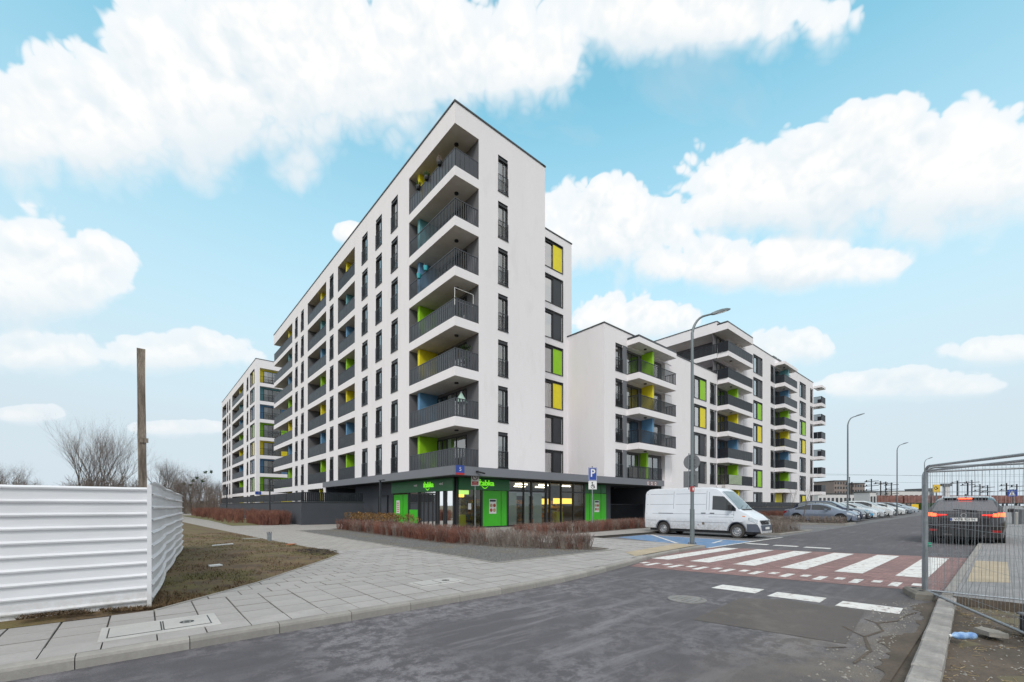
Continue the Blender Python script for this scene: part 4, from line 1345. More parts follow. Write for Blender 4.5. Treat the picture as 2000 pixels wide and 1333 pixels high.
mb = MB(); mb.box(1.3, 2.48, 2.1, 2.2, 2.35, 2.62); mb.build('lit_board', emit('board_lime', (.55, .95, .15), 1.0), sho)
# posters
for x, z0_, z1_ in ((3.75, 1.05, 2.05), (15.1, 1.05, 2.05)):
    mb = MB(); mb.box(x, x + .62, 1.515, 1.529, z0_, z1_); po = mb.build('poster', M['print_white'], sho)
    mb = MB()
    for i in range(2):
        for j in range(2): mb.disc((x + .17 + .28 * i, 1.513, z0_ + .24 + .32 * j), .125, 'y', 14, (i + j) % 2)
    mb.quad((x + .05, 1.513, z1_ - .18), (x + .57, 1.513, z1_ - .18), (x + .57, 1.513, z1_ - .05), (x + .05, 1.513, z1_ - .05), 2)
    mb.build('print', [mat('print_red', (.45, .08, .05), .5, .3, 9), mat('print_tan', (.5, .33, .18), .5, .3, 9), M['wall_dark']], po)
mb = MB(); mb.box(1.015, 1.029, 9.3, 9.85, 1.0, 2.0); po = mb.build('poster', M['print_white'], sho)
mb = MB()
for i in range(5): mb.quad((1.012, 9.37, 1.1 + .16 * i), (1.012, 9.78, 1.1 + .16 * i), (1.012, 9.78, 1.2 + .16 * i), (1.012, 9.37, 1.2 + .16 * i))
mb.build('print', mat('print_pink', (.62, .25, .30), .5, .3, 9), po)
mb = MB(); mb.quad((2.05, 1.575, 1.35), (2.3, 1.575, 1.35), (2.3, 1.575, 1.75), (2.05, 1.575, 1.75)); mb.build('notice', M['print_white'], sho)


def text_mesh(name, s, size, m, ext=0.0, sx=1.0, bold=0.0):
    cu = bpy.data.curves.new(name, 'FONT')
    cu.body = s; cu.size = size; cu.extrude = ext; cu.align_x = 'CENTER'; cu.align_y = 'CENTER'; cu.resolution_u = 3
    cu.offset = bold
    ob = bpy.data.objects.new(name, cu)
    COL.objects.link(ob)
    dg = bpy.context.evaluated_depsgraph_get()
    me = bpy.data.meshes.new_from_object(ob.evaluated_get(dg))
    bpy.data.objects.remove(ob); bpy.data.curves.remove(cu)
    # lay upright: text x stays x, text y becomes z
    for v in me.vertices: v.co = (v.co.x * sx, -v.co.z, v.co.y)
    me.name = name
    me.materials.clear(); me.materials.append(m)
    return me


def smile(w, m):
    mb = MB()
    pts = [(-w / 2 + w * i / 10, 0, -.28 * w * math.sin(math.pi * i / 10)) for i in range(11)]
    mb.path(pts, [.012 + .022 * math.sin(math.pi * i / 10) for i in range(11)], 6)
    return mb.mesh('sign_smile', m)


sign = text_mesh('sign_lettering', '\u017cabka', 0.52, M['sign_lit'], 0.03, 1.08, 0.006)
smi = smile(0.52, M['sign_lit'])
s1 = put('sign_lettering', sign, sho, (3.38, 1.36, 3.10)); put('sign_smile', smi, s1, (-.12, 0, -.20))
s2 = put('sign_lettering', sign, sho, (.86, 4.62, 3.02), -math.pi / 2); put('sign_smile', smi, s2, (-.12, 0, -.20))
for y in (6.5, 3.0):                                            # small white marks, too small to read
    mb = MB()
    for i, (a, b, h_) in enumerate(((-.26, -.16, .10), (-.13, -.03, .14), (.0, .10, .12), (.13, .20, .17))): mb.box(a, b, -.004, 0, -h_ / 2, h_ / 2)
    mb.build('fascia_print', M['print_white'], sho, (.896, y, 3.04), -math.pi / 2)
# three round hygiene pictograms over the passage
for i in range(3):
    mb = MB(); mb.disc((18.4 + i * .62 + 2.0, -.326, 3.62), .17, 'y', 18, 0); mb.ring((18.4 + i * .62 + 2.0, -.329, 3.62), .15, .185, 'y', 20, 1); mb.box(20.33 + i * .62, 20.47 + i * .62, -.331, -.33, 3.55, 3.69, 2)
    mb.build('round_sign', [M['print_white'], M['red_plate'], M['sign_back']], A)


def plate_number(parent, loc, rot, txt):
    mb = MB(); mb.box(-.29, .29, -.02, 0, -.28, .28, 0); mb.box(-.29, .29, -.024, -.02, -.28, -.16, 1)
    p = mb.build('address_plate', [M['blue_plate'], M['red_plate']], parent, loc, rot)
    if txt: put('digit', text_mesh('digit', txt, .34, M['print_white'], .002), p, (0, -.027, .05))
    return p


plate_number(A, (.15, -.325, 3.70), 0, '5')
mb = MB(); mb.box(1.3, 1.38, -.5, -.32, 3.62, 3.72); mb.tube((1.34, -.42, 3.66), (1.78, -.62, 3.56), .05, .05, 8); mb.build('security_camera', M['black_paint'], A)

# ---------------------------------------------------------------- low linking block
B = thing('apartment_building', 'low four-storey white link between the tall corner block and the far street block', 'apartment building', 14.41, 0, 0)
TOPB = 16.5
bf = Facade(B, 0, 0, 0.0, 35.2 - 14.41)
XB = lambda r: r - 14.41
for k in range(4):
    z = zk(k)
    window(bf, XB(15.94), XB(16.96), z + .08, z + 2.40)
    bf.hole(XB(16.96) + .001, XB(25.1), z, z + HO, .45)
    window(bf, XB(29.78), XB(32.40), z + .1, z + 2.36, 'bay', {3: 'lime', 2: 'yellow', 0: None, 1: None}[k])
    window(bf, XB(33.41), XB(34.44), z + .08, z + 2.40)
    bf.hole(XB(34.44) + .001, XB(35.2), z, z + HO, .12)
    if k: balcony_out(bf, XB(17.65), XB(23.9), k, 1.17, px=XB(20.35), slat=(.03, .10) if k == 3 else (.05, .07))
    else:
        rl_ = put('railing', slat_rail(5.4, slat=.05, gap=.07), B, (XB(17.6), -.2, zk(0)))
        put('divider_panel', box_mesh('divider_panel', .28, 1.0, HO, 'lime'), B, (XB(20.35), -.2, zk(0)))
        mb = MB()
        for i in range(14): mb.box(XB(17.7) + i * .26, XB(17.7) + i * .26 + rnd.uniform(.08, .2), -.16, -.15, zk(0) + .1, zk(0) + 1.0)
        mb.build('privacy_strip', M['print_white'], B)
    bk = MB()
    bk.quad((XB(16.96), .45, z), (XB(25.1), .45, z), (XB(25.1), .45, z + HO), (XB(16.96), .45, z + HO))
    b2 = bk.build('balcony_wall', M['render_grey'], B)
    pl_ = MB(); pl_.box(XB(16.97), XB(17.62), .02, .44, z + .003, z + HO - .003); pl_.build('pilaster', mat('pilaster_grey', (.17, .18, .20), .9, .06) if 'pilaster_grey' not in M else M['pilaster_grey'], B)
    for x in (17.9, 21.4): put('balcony_door', door_mesh(2.0, 2.2), b2, (XB(x), .446, z + .02))
    mb = MB(); mb.box(XB(24.0), XB(25.1), .05, .44, z + .003, z + HO - .003); mb.build('pilaster', M['render_white_band'], B)
    mb = MB(); mb.quad((XB(34.44), .12, z), (XB(35.2), .12, z), (XB(35.2), .12, z + HO), (XB(34.44), .12, z + HO)); mb.build('pilaster', M['pilaster_grey'], B)
bf.hole(0, XB(23.25), 0, 3.95, 0)
bf.wall(.1, TOPB, M['render_white'])
balcony_out(bf, XB(17.65), XB(23.9), 4, 1.17, slab=.45, rail=False)
mb = MB(); mb.box(XB(17.65), XB(23.9), -1.15, -.01, zk(4) + .003, zk(4) + .2); mb.build('roof_edge', M['coping'], B)
mb = MB(); mb.quad((0, 0, 3.9), (0, 4.05, 3.9), (0, 4.05, TOPB), (0, 0, TOPB)); mb.build('wall', M['render_white'], B)
mb = MB(); mb.quad((0, 0, 16.2), (20.79, 0, 16.2), (20.79, 14, 16.2), (0, 14, 16.2)); mb.quad((0, 14, 3), (20.79, 14, 3), (20.79, 14, TOPB), (0, 14, TOPB)); mb.build('roof', M['coping'], B)
coping(B, [(0, 0), (20.79, 0)], TOPB); coping(B, [(0, 14), (0, 0)], TOPB)

# ---------------------------------------------------------------- far street block
Cb = thing('apartment_building', 'white six-storey street block farthest right with rows of projecting balconies', 'apartment building', 35.2, 0, 0)
TOPC = 22.42
LC = 72.05 - 35.2
XC = lambda r: r - 35.2
cf = Facade(Cb, 0, 0, 0.0, LC)
for k in range(-1, 6):
    z = zk(k)
    if k < 0: zb, hh = z + .2, 2.2
    else: zb, hh = z + .1, 2.3
    bw, bh = XC(45.86), XC(48.73)
    window(cf, bw, bh, zb, zb + hh - .04, 'bay', {3: 'lime', 2: 'yellow', 0: 'lime'}.get(k))
    window(cf, XC(51.98), XC(53.1), zb, zb + hh)
    window(cf, XC(64.81), XC(67.71), zb, zb + hh - .04, 'bay', {3: 'lime', 2: 'yellow', -1: 'yellow'}.get(k))
    window(cf, XC(70.33), XC(71.2), zb, zb + hh)
    cf.hole(0, XC(42.8), z, z + HO, .5); cf.hole(XC(53.1) + .001, XC(60.4), z, z + HO, .5); cf.hole(XC(71.2) + .001, LC, z, z + HO, .1)
    for a, b in ((0, XC(42.8)), (XC(53.1), XC(60.4))):
        mb = MB(); mb.quad((a, .5, z), (b, .5, z), (b, .5, z + HO), (a, .5, z + HO)); w_ = mb.build('balcony_wall', M['render_grey'], Cb)
        for d in (1.0, 4.4): put('balcony_door', door_mesh(2.0, 2.2), w_, (a + d, .496, z + .02))
    mb = MB(); mb.box(XC(53.12), XC(53.8), .02, .49, z + .003, z + HO - .003); mb.build('pilaster', M['pilaster_grey'], Cb)
    mb = MB(); mb.quad((XC(71.2), .1, z), (LC, .1, z), (LC, .1, z + HO), (XC(71.2), .1, z + HO)); mb.build('pilaster', M['pilaster_grey'], Cb)
    for a, b in ((XC(40.6), XC(42.8)), (XC(58.6), XC(60.4))):
        mb = MB(); mb.box(a, b, .05, .49, z + .003, z + HO - .003); mb.build('pilaster', M['render_white_band'], Cb)
    if k >= 0:
        balcony_out(cf, .1, XC(42.4), k, 1.2, px=(XC(38.7) if k < 4 else None), slat=(.10, .045), solid=(k in (1, 5)))
        balcony_out(cf, XC(53.8), XC(59.4), k, 1.2, px=XC(56.6), slat=(.125, .02), solid=(k % 2 == 0))
        balcony_out(cf, XC(72.06), XC(74.5), k, 1.2, slat=(.10, .05), solid=(k in (0, 1, 3)))
        mb = MB(); mb.box(0, 2.44, .0, 2.2, zk(k) - .5, zk(k)); mb.build('balcony_slab', M['render_white_band'], Cb, (LC + .02, 0, 0))
    else:
        put('divider_panel', box_mesh('divider_panel', .28, 1.2, HO, 'yellow'), Cb, (XC(38.7), -.9, z + .05))
        put('divider_panel', box_mesh('divider_panel', 2.8, .2, HO, 'yellow'), Cb, (XC(54.5), .2, z + .05))
cf.wall(.1, TOPC, M['render_white'])
# green-white striped screen on the lowest balcony
mb = MB()
for i in range(8): mb.box(.12, 3.6, -1.26, -1.25, zk(0) + .08 + i * .13, zk(0) + .17 + i * .13)
mb.build('striped_screen', mat('screen_stripe', (.50, .60, .42), .7, .1), Cb)
balcony_out(cf, XC(53.8), XC(59.4), 6, 1.2, slab=.4, rail=False)
balcony_out(cf, XC(72.06), XC(74.5), 6, 1.2, slab=.35, rail=False)
# top two storeys step back along the side, under a deep roof
mb = MB()
mb.box(-.05, XC(42.4), -1.2, -.004, TOPC - 1.15, TOPC - .45); mb.box(-.05, -.002, 0, 16, TOPC - 1.15, TOPC)
mb.build('roof_overhang', M['render_white_band'], Cb)
mb = MB(); mb.box(-.05, XC(42.4), -1.18, -.01, TOPC - .447, TOPC - .25); mb.build('roof_edge', M['coping'], Cb)
mb = MB(); mb.quad((-.04, -1.19, TOPC - 1.153), (XC(42.4), -1.19, TOPC - 1.153), (XC(42.4), 0, TOPC - 1.153), (-.04, 0, TOPC - 1.153)); mb.quad((-.04, 0, TOPC - 1.153), (3, 0, TOPC - 1.153), (3, 16, TOPC - 1.153), (-.04, 16, TOPC - 1.153)); mb.build('soffit', M['soffit'], Cb)
mb = MB()
mb.quad((2.6, .5, zk(4)), (2.6, 16, zk(4)), (2.6, 16, TOPC - 1.15), (2.6, .5, TOPC - 1.15)); mb.build('terrace_wall', M['render_grey'], Cb)
for k in (4, 5):
    mb = MB(); mb.box(-.05, 2.6, 0.0, 16, zk(k) - .52, zk(k) - .003); ts = mb.build('terrace_slab', M['render_white_band'], Cb)
    put('railing', slat_rail(15.8, slat=.10, gap=.045), ts, (.02, 15.85, zk(k)), -math.pi / 2)
    put('railing', slat_rail(1.1, slat=.10, gap=.045), ts, (.02, -.02, zk(k)), -math.pi / 2)
mb = MB(); mb.quad((0, 0, .1), (0, 16, .1), (0, 16, zk(4) - .5), (0, 0, zk(4) - .5)); mb.quad((LC, 0, .1), (LC, 14, .1), (LC, 14, TOPC), (LC, 0, TOPC)); mb.quad((0, 14, .1), (LC, 14, .1), (LC, 14, TOPC), (0, 14, TOPC)); mb.build('wall', M['render_white'], Cb)
mb = MB(); mb.quad((0, 0, TOPC - .25), (LC, 0, TOPC - .25), (LC, 16, TOPC - .25), (0, 16, TOPC - .25)); mb.build('roof', M['coping'], Cb)
coping(Cb, [(0, 0), (LC, 0)], TOPC); coping(Cb, [(-.05, 16), (-.05, 0)], TOPC)
for x in (20.5, 22.4): 
    mb = MB(); mb.box(x, x + 1.5, .8, 2.4, TOPC - .2, TOPC + 1.1); mb.build('roof_vent', M['sign_back'], Cb)

# ---------------------------------------------------------------- block behind, on the left
LD = 98.2 - 58.74
D_ = thing('apartment_building', 'white seven-storey block standing behind on the left with yellow, green and blue balcony walls', 'apartment building', 0, 58.74, 0)
XD = lambda l: 98.2 - l
df = Facade(D_, 0, LD, -math.pi / 2, LD)
ef = Facade(D_, 0, 0, 0.0, 12)
for k in range(-1, 7):
    z = zk(k)
    window(df, XD(63.5), XD(60.0), z + .08, z + 2.36, 'bay', COLK[k])
    window(df, XD(66.9), XD(65.4), z + .08, z + 2.40)
    loggia(df, XD(83.2), XD(70.1), k, px=XD(76.8), door=[(XD(76.0), 2.2), (XD(82.0), 2.2)], slat=(.125, .02), solid=(k % 3 == 0))
    window(df, XD(87.2), XD(85.6), z + .08, z + 2.40); window(df, XD(90.1), XD(88.6), z + .08, z + 2.40)
    loggia(df, .9, XD(91.2), k, px=None, door=[(2.0, 2.2)], slat=(.125, .02), solid=(k % 2 == 0))
    # end balconies lined in the storey's colour
    loggia(ef, .55, 8.5, k, px=None, door=[(1.25, 2.6)], slat=(.02, .12), back=COLK[k], depth=.9)
df.wall(.1, TOPA, M['render_white']); ef.wall(.1, TOPA, M['render_white'])
mb = MB(); mb.quad((12, 0, .1), (12, LD, .1), (12, LD, TOPA), (12, 0, TOPA)); mb.quad((0, LD, .1), (12, LD, .1), (12, LD, TOPA), (0, LD, TOPA)); mb.build('wall', M['render_white'], D_)
mb = MB(); mb.quad((0, 0, 25.2), (12, 0, 25.2), (12, LD, 25.2), (0, LD, 25.2)); mb.build('roof', M['coping'], D_)
coping(D_, [(0, 0), (12, 0)], TOPA); coping(D_, [(0, LD), (0, 0)], TOPA)
dp = MB(); dp.box(-.42, .42, -.02, 0, -.25, .25, 0); dp.box(.0, .22, -.023, -.0205, -.1, .1, 1); dp.build('address_plate', [M['blue_plate'], M['sign_back']], D_, (.30, -.03, zk(0) - .28))

# ---------------------------------------------------------------- raised terrace in front of the long side
T = thing('terrace_wall', 'dark slate terrace wall with fence on top beside the passage, left of the shop', 'wall', -4.87, 13.75, 0)
mb = MB()
mb.box(0, 4.87, 0, .3, .05, 1.85, 0); mb.box(0, .3, .301, 45, .05, 1.85, 0); mb.box(-.04, 4.87, -.04, .33, 1.853, 1.93, 1); mb.box(-.04, .33, .331, 45, 1.853, 1.93, 1)
mb.quad((.3, .3, 1.4), (4.8, .3, 1.4), (4.8, 45, 1.4), (.3, 45, 1.4), 0)
mb.build('wall', [M['wall_slate'], M['coping']], T)
put('fence_panel', slat_rail(4.7, h=.72, slat=.125, gap=.02), T, (.1, .12, 1.93))
for i in range(10):
    put('fence_panel', slat_rail(4.4, h=.72, solid=True), T, (.14, 4.9 + i * 4.48, 1.93), -math.pi / 2)
T2 = thing('terrace_wall', 'dark planter wall behind the parked cars in front of the far street block', 'wall', 27.5, -4.6, 0)
mb = MB(); mb.box(0, 52, 0, .3, .05, 1.35, 0); mb.box(-.03, 52, -.03, .33, 1.353, 1.43, 1); mb.box(0, .3, .301, 4.4, .05, 1.35, 0); mb.quad((0.3, .3, 1.2), (52, .3, 1.2), (52, 4.5, 1.2), (.3, 4.5, 1.2), 2)
mb.build('wall', [M['wall_slate'], M['coping'], M['soil']], T2)
for i in range(11): put('fence_panel', slat_rail(4.6, h=.55, solid=True), T2, (.1 + i * 4.7, .15, 1.43))
# ================================================================== planting
def shrubs(name, label, zone, n_clumps, stems, h, mats, z0=0.125, seed=1, spread=0.30, twig=True, cat='hedge', lean=0.22, rad=0.007):
    """bare winter hedge: clumps of thin forking stems. zone(rng) -> (r, l, height factor, material index)"""
    rg = random.Random(seed)
    mb = MB()
    for _ in range(n_clumps):
        r, l, hf, mi = zone(rg)
        for s in range(stems):
            a = rg.uniform(0, 6.283); q = rg.random()
            b = Vector((r + math.cos(a) * .10 * q, l + math.sin(a) * .10 * q, z0))
            H = h * hf * rg.uniform(.65, 1.08)
            out = Vector((math.cos(a), math.sin(a), 0)) * (spread * q * H)
            m = b + out * .4 + Vector((rg.uniform(-.04, .04), rg.uniform(-.04, .04), H * .5))
            t = b + out + Vector((rg.uniform(-.09, .09), rg.uniform(-.09, .09), H))
            mb.tube(b, m, rad, rad * .75, 3, mi, False); mb.tube(m, t, rad * .75, rad * .3, 3, mi, False)
            if twig:
                for _k in range(3):
                    f = rg.uniform(.1, .8); p = m + (t - m) * f
                    aa = rg.uniform(0, 6.283); L_ = rg.uniform(.10, .26) * H
                    mb.tube(p, p + Vector((math.cos(aa) * L_ * .55, math.sin(aa) * L_ * .55, L_ * .9)), rad * .55, rad * .25, 3, mi, False)
    o = struct(name, mb, mats, None)
    tag(o, label, cat)
    return o


def z_front(rg):
    l = rg.uniform(-12.1, 6.6)
    f = lerp_tab([(-12.5, -2.7), (-11.4, -3.45), (-10.1, -4.2), (-7.1, -5.0), (6.8, -4.7)], l)
    r = f + rg.random() ** 1.3 * (min(2.2, -2.2 - f))
    mi = 1 if (l < -7.8 and rg.random() < .85) or rg.random() < .25 else 0
    return r, l, lerp_tab([(-12, .85), (-6, .9), (7, 1.0)], l), mi


shrubs('hedge', 'long bare red-twig hedge on the gravel bed in front of the shop corner', z_front, 820, 9, 0.63, [M['dogwood'], M['dogwood_grey']], .13, 3)


def z_shop(rg):
    r = rg.uniform(-.3, 12.1); f = -6.75 + .085 * (r + .3)
    return r, f + rg.random() * 1.3, lerp_tab([(0, .95), (12, 1.05)], r), 1 if rg.random() < .35 else 0


shrubs('hedge', 'bare red-twig hedge behind the blue parking sign', z_shop, 430, 9, 0.60, [M['dogwood'], M['dogwood_grey']], .13, 4)


def z_terr(rg):
    if rg.random() < .55: return rg.uniform(-7.3, -5.2), rg.uniform(14.6, 21), 1.0, 0
    return rg.uniform(-8.6, -5.3), rg.uniform(21, 62), 1.1, 0


shrubs('hedge', 'dark red bare hedge running along the dark terrace wall on the left', z_terr, 620, 7, 1.05, [M['dogwood']], .13, 5, rad=.012)
shrubs('hedge', 'low brown bare shrub in the kerbed island right behind the van', lambda g: (g.uniform(11.6, 16.2), g.uniform(-13.2, -9.5), 1.0, 0), 230, 8, .62, [M['dogwood_grey']], .12, 6)
shrubs('hedge', 'flat brown strip of shrubs beside the silver-blue sedan', lambda g: (g.uniform(25.6, 28.2), g.uniform(-13.2, -6.5), 1.0, 0), 190, 7, .55, [M['dogwood_grey']], .22, 7, rad=.010)
shrubs('hedge', 'red-twig hedge below the planter wall of the far street block', lambda g: (g.uniform(24, 46), g.uniform(-5.6, -4.9), 1.0, 0), 190, 7, .9, [M['dogwood']], .15, 8, rad=.014)
shrubs('hedge', 'rusty hedge on top of the planter wall under the far balconies', lambda g: (g.uniform(28, 78), g.uniform(-4.2, -1.6), 1.0, 0), 340, 7, .75, [M['dogwood_grey'], M['dogwood']], 1.2, 9, rad=.016)

# brown-leaved hydrangeas at the left end of the shop hedge
hy = MB()
rg = random.Random(21)
for _ in range(75):
    r, l = rg.uniform(-4.2, -2.0), rg.uniform(1.0, 7.0)
    for s in range(7):
        a = rg.uniform(0, 6.28); H = rg.uniform(.65, 1.0)
        t = Vector((r + math.cos(a) * .22, l + math.sin(a) * .22, .13 + H))
        hy.tube((r, l, .13), t, .006, .004, 3, 1, False)
        for k in range(9):
            c = t + Vector((rg.uniform(-.09, .09), rg.uniform(-.09, .09), rg.uniform(-.14, .05)))
            u = Vector((rg.uniform(-1, 1), rg.uniform(-1, 1), rg.uniform(-1, 1))).normalized(); v = u.cross(Vector((0.3, .5, .8))).normalized()
            s_ = rg.uniform(.025, .05)
            hy.quad(c - u * s_, c - v * s_ * .6, c + u * s_, c + v * s_ * .6, 0)
tag(struct('shrub', hy, [M['dry_leaf'], M['dogwood_grey']], None), 'shrubs with withered brown leaves left of the shop windows', 'shrub')

# grass strips beside the terrace hedge
gs = MB()
gs.add([(-9.1, 15.5, .128), (-7.4, 15.2, .128), (-6.0, 19, .128), (-5.2, 30, .128), (-5.2, 60, .128), (-10, 60, .128), (-9.0, 30, .128)], [tuple(range(7))])
struct('verge', gs, mat('verge_grass', (0.15, 0.14, 0.055), 0.97, 0.25, 0.8))
isl = MB()
isl.box(11.3, 16.6, -13.55, -8.4, -.02, .11)
isl.box(25.3, 28.5, -13.5, -5.5, -.02, .24)
struct('planting_island', isl, M['soil'])
ik = MB()
for a, b, c, d, z in ((11.15, 11.295, -13.7, -8.4, .13), (16.605, 16.75, -13.7, -8.4, .13), (11.3, 16.6, -13.7, -13.555, .13), (25.15, 25.295, -13.65, -5.5, .26), (28.505, 28.65, -13.65, -5.5, .26), (25.3, 28.5, -13.65, -13.505, .26)):
    ik.bbox(a, b, c, d, -.02, z, .01)
struct('island_kerb', ik, M['kerb'])


# ================================================================== bare trees
def bare_tree(seed, H, spread=0.5, levels=5, trunk=0.14, fork=0.25, up=0.35, n0=4, kids=(3, 4)):
    rg = random.Random(seed)
    tr, cr = MB(), MB()

    def grow(p, d, L_, rad, lev):
        mb = tr if lev >= levels - 1 else cr
        n = 3 if lev > 1 else 2
        q = p
        for i in range(n):
            nd = (d + Vector((rg.uniform(-.16, .16), rg.uniform(-.16, .16), rg.uniform(-.02, .12) * up * 2))).normalized()
            e = q + nd * (L_ / n)
            r0 = rad * (1 - .45 * i / n); r1 = rad * (1 - .45 * (i + 1) / n)
            mb.tube(q, e, r0, r1, 5 if lev > 2 else 3, 0, False)
            if lev > 0 and i >= (1 if lev == levels else 0):
                for k in range(rg.randint(*kids) if i == n - 1 else rg.randint(1, 2)):
                    a = rg.uniform(0, 6.283)
                    s = d.cross(Vector((math.cos(a), math.sin(a), .2))).normalized()
                    bd = (nd * rg.uniform(.7, 1.1) + s * rg.uniform(.35, .95) * spread * 1.6 + Vector((0, 0, up))).normalized()
                    grow(e, bd, L_ * rg.uniform(.50, .78), r1 * rg.uniform(.5, .72), lev - 1)
            q, d = e, nd
    for k in range(n0):
        a = 6.283 * k / n0 + rg.uniform(-.3, .3)
        grow(Vector((0, 0, 0)) if n0 == 1 else Vector((math.cos(a) * .15, math.sin(a) * .15, 0)), Vector((math.cos(a) * fork, math.sin(a) * fork, 1)).normalized() if n0 > 1 else Vector((0, 0, 1)), H * .42, trunk, levels)
    return tr.mesh('trunk', M['bark']), cr.mesh('crown', M['twig'])


def place_tree(ms, label, u, Y, z, s, rot, group=None, name='bare_tree', cat='tree'):
    """stand a tree at depth Y in the direction it is seen"""
    t = put(name, None, None, ((u - 1000) / 835 * Y, Y, z), rot)
    t.scale = (s, s, s)
    tag(t, label, cat, group)
    put('trunk', ms[0], t); put('crown', ms[1], t)
    return t


TA = bare_tree(5, 10.5, .40, 4, .085, .22, .36, 7)
TB = bare_tree(9, 9.0, .45, 4, .09, .20, .30, 3)
TC = bare_tree(14, 8.0, .55, 4, .10, .10, .25, 2)
TDs = bare_tree(23, 6.0, .50, 4, .055, .42, .3, 7)
place_tree(TA, 'big many-stemmed bare tree behind the ribbed fence, left of the wooden post', 190, 46, 0, 0.95, .4)
place_tree(TDs, 'dense bare bush at the foot of the big bare tree', 175, 44, 0, 0.79, 2.2, 'bare bushes behind the fence')
place_tree(TDs, 'bare bush showing over the fence just left of the wooden post', 245, 45, 0, 0.72, .3, 'bare bushes behind the fence')
place_tree(TC, 'bare tree at the left edge of the picture above the fence', 12, 78, 0, 1.22, 1.0)
place_tree(TDs, 'bare bush over the fence right of the leftmost bare tree', 62, 80, 0, 1.02, 2.0)
place_tree(TC, 'small bare tree over the fence left of the big bare tree', 95, 85, 0, 0.74, 2.9)
place_tree(TB, 'slim bare tree between the wooden post and the far left block', 322, 62, 0, 0.96, .9)
place_tree(TC, 'bare tree with dark mistletoe clumps left of the far left block', 378, 80, 0, 1.14, 4.0)
place_tree(TB, 'bare tree right beside the far left block', 420, 95, 0, 0.84, 1.7)
place_tree(TDs, 'bare bush at the end of the ribbed fence', 350, 75, 0, 1.14, 5.0)
place_tree(TC, 'thin bare tree right of the slim bare tree', 352, 84, 0, 1.02, 2.4)
place_tree(TDs, 'bare bush below the mistletoe tree', 400, 90, 0, 1.20, 1.2)
def thicket(label, u0, u1, Y0, Y1, ztop, n, seed):
    """brown tangle of thin stems and twigs behind the fence"""
    rg = random.Random(seed); mb = MB()
    for k in range(n):
        u = rg.uniform(u0, u1); Y = rg.uniform(Y0, Y1)
        x = (u - 1000) / 835 * Y
        H = ztop * rg.uniform(.45, 1.0) * (.72 + .28 * math.sin((u - u0) / (u1 - u0) * math.pi)) * (.88 + .12 * math.sin(u * .19))
        p = Vector((x, Y, 0)); q = p
        for i in range(4):
            e = q + Vector((rg.uniform(-.35, .35), rg.uniform(-.2, .2), H / 4))
            mb.tube(q, e, .030 - .006 * i, .024 - .006 * i, 3, 0, False)
            for j in range(4 if i else 1):
                a = rg.uniform(-1, 1); L_ = rg.uniform(.4, 1.1)
                c = q + (e - q) * rg.random()
                t_ = c + Vector((a * L_, rg.uniform(-.4, .4), L_ * rg.uniform(.35, 1.0)))
                mb.tube(c, t_, .012, .006, 3, 0, False)
            q = e
    o = put('thicket', mb.mesh('thicket', M['twig'])); tag(o, label, 'thicket')


thicket('dense brown thicket at the foot of the big bare tree', 122, 288, 43, 49, 6.0, 420, 41)
thicket('brown thicket over the fence at the left edge of the picture', -30, 76, 70, 80, 8.0, 330, 42)
thicket('low brown thicket over the fence between the left edge and the big bare tree', 74, 126, 78, 86, 5.8, 120, 43)
thicket('brown thicket between the wooden post and the far left block', 300, 432, 72, 88, 7.4, 330, 44)
# mistletoe balls
mt = MB(); rg = random.Random(3)
for k in range(7):
    c = Vector((rg.uniform(-1.6, 2.2), rg.uniform(-1, 1), rg.uniform(5.2, 8.0)))
    for i in range(60):
        d = Vector((rg.uniform(-1, 1), rg.uniform(-1, 1), rg.uniform(-1, 1))).normalized() * rg.uniform(.1, .38)
        mt.tube(c + d * .4, c + d, .03, .05, 3, 0, False)
o = put('mistletoe', mt.mesh('mistletoe', M['leaf_green']), None, ((384 - 1000) / 835 * 79, 79, 0)); tag(o, 'dark green mistletoe clumps in the bare tree left of the far left block', 'mistletoe')
# far wood on the horizon, left: many thin stems nobody could count
fw = MB(); rg = random.Random(8)
for k in range(900):
    u = rg.uniform(-120, 460); Y = rg.uniform(105, 150)
    x = (u - 1000) / 835 * Y; H = rg.uniform(3.5, 7.8) * (0.75 + .35 * math.sin(u * .045))
    fw.tube((x, Y, 0), (x + rg.uniform(-.5, .5), Y, H), .07, .03, 3, 0, False)
    for j in range(9):
        z = H * rg.uniform(.35, 1.0); a = rg.uniform(-1, 1); L_ = rg.uniform(.5, 1.6)
        fw.tube((x, Y, z * .92), (x + a * L_, Y + rg.uniform(-.5, .5), z * .92 + L_ * .8), .035, .015, 3, 0, False)
o = put('far_wood', fw.mesh('far_wood', M['twig'])); tag(o, 'line of bare brown trees on the left horizon', 'wood', None, 'stuff')
# young street trees among the parked cars
TS = bare_tree(31, 4.4, .30, 3, .045, .1, .35, 1, (2, 3))
for (r, l, s, lab) in ((27.3, -10.4, 1.0, 'slim bare sapling in the shrub strip in front of the silver-blue sedan'), (39.5, -5.9, 1.0, 'slim bare sapling behind the parked cars right of the second lamp post'),
                       (22.5, -6.2, 1.15, 'slim bare sapling in front of the planter wall right of the van'), (49.0, -12.9, .95, 'thin bare sapling between the white parked cars')):
    t = thing('young_tree', lab, 'tree', r, l, .15, r, 'young bare street trees')
    t.scale = (s, s, s)
    put('trunk', TS[0], t); put('crown', TS[1], t)

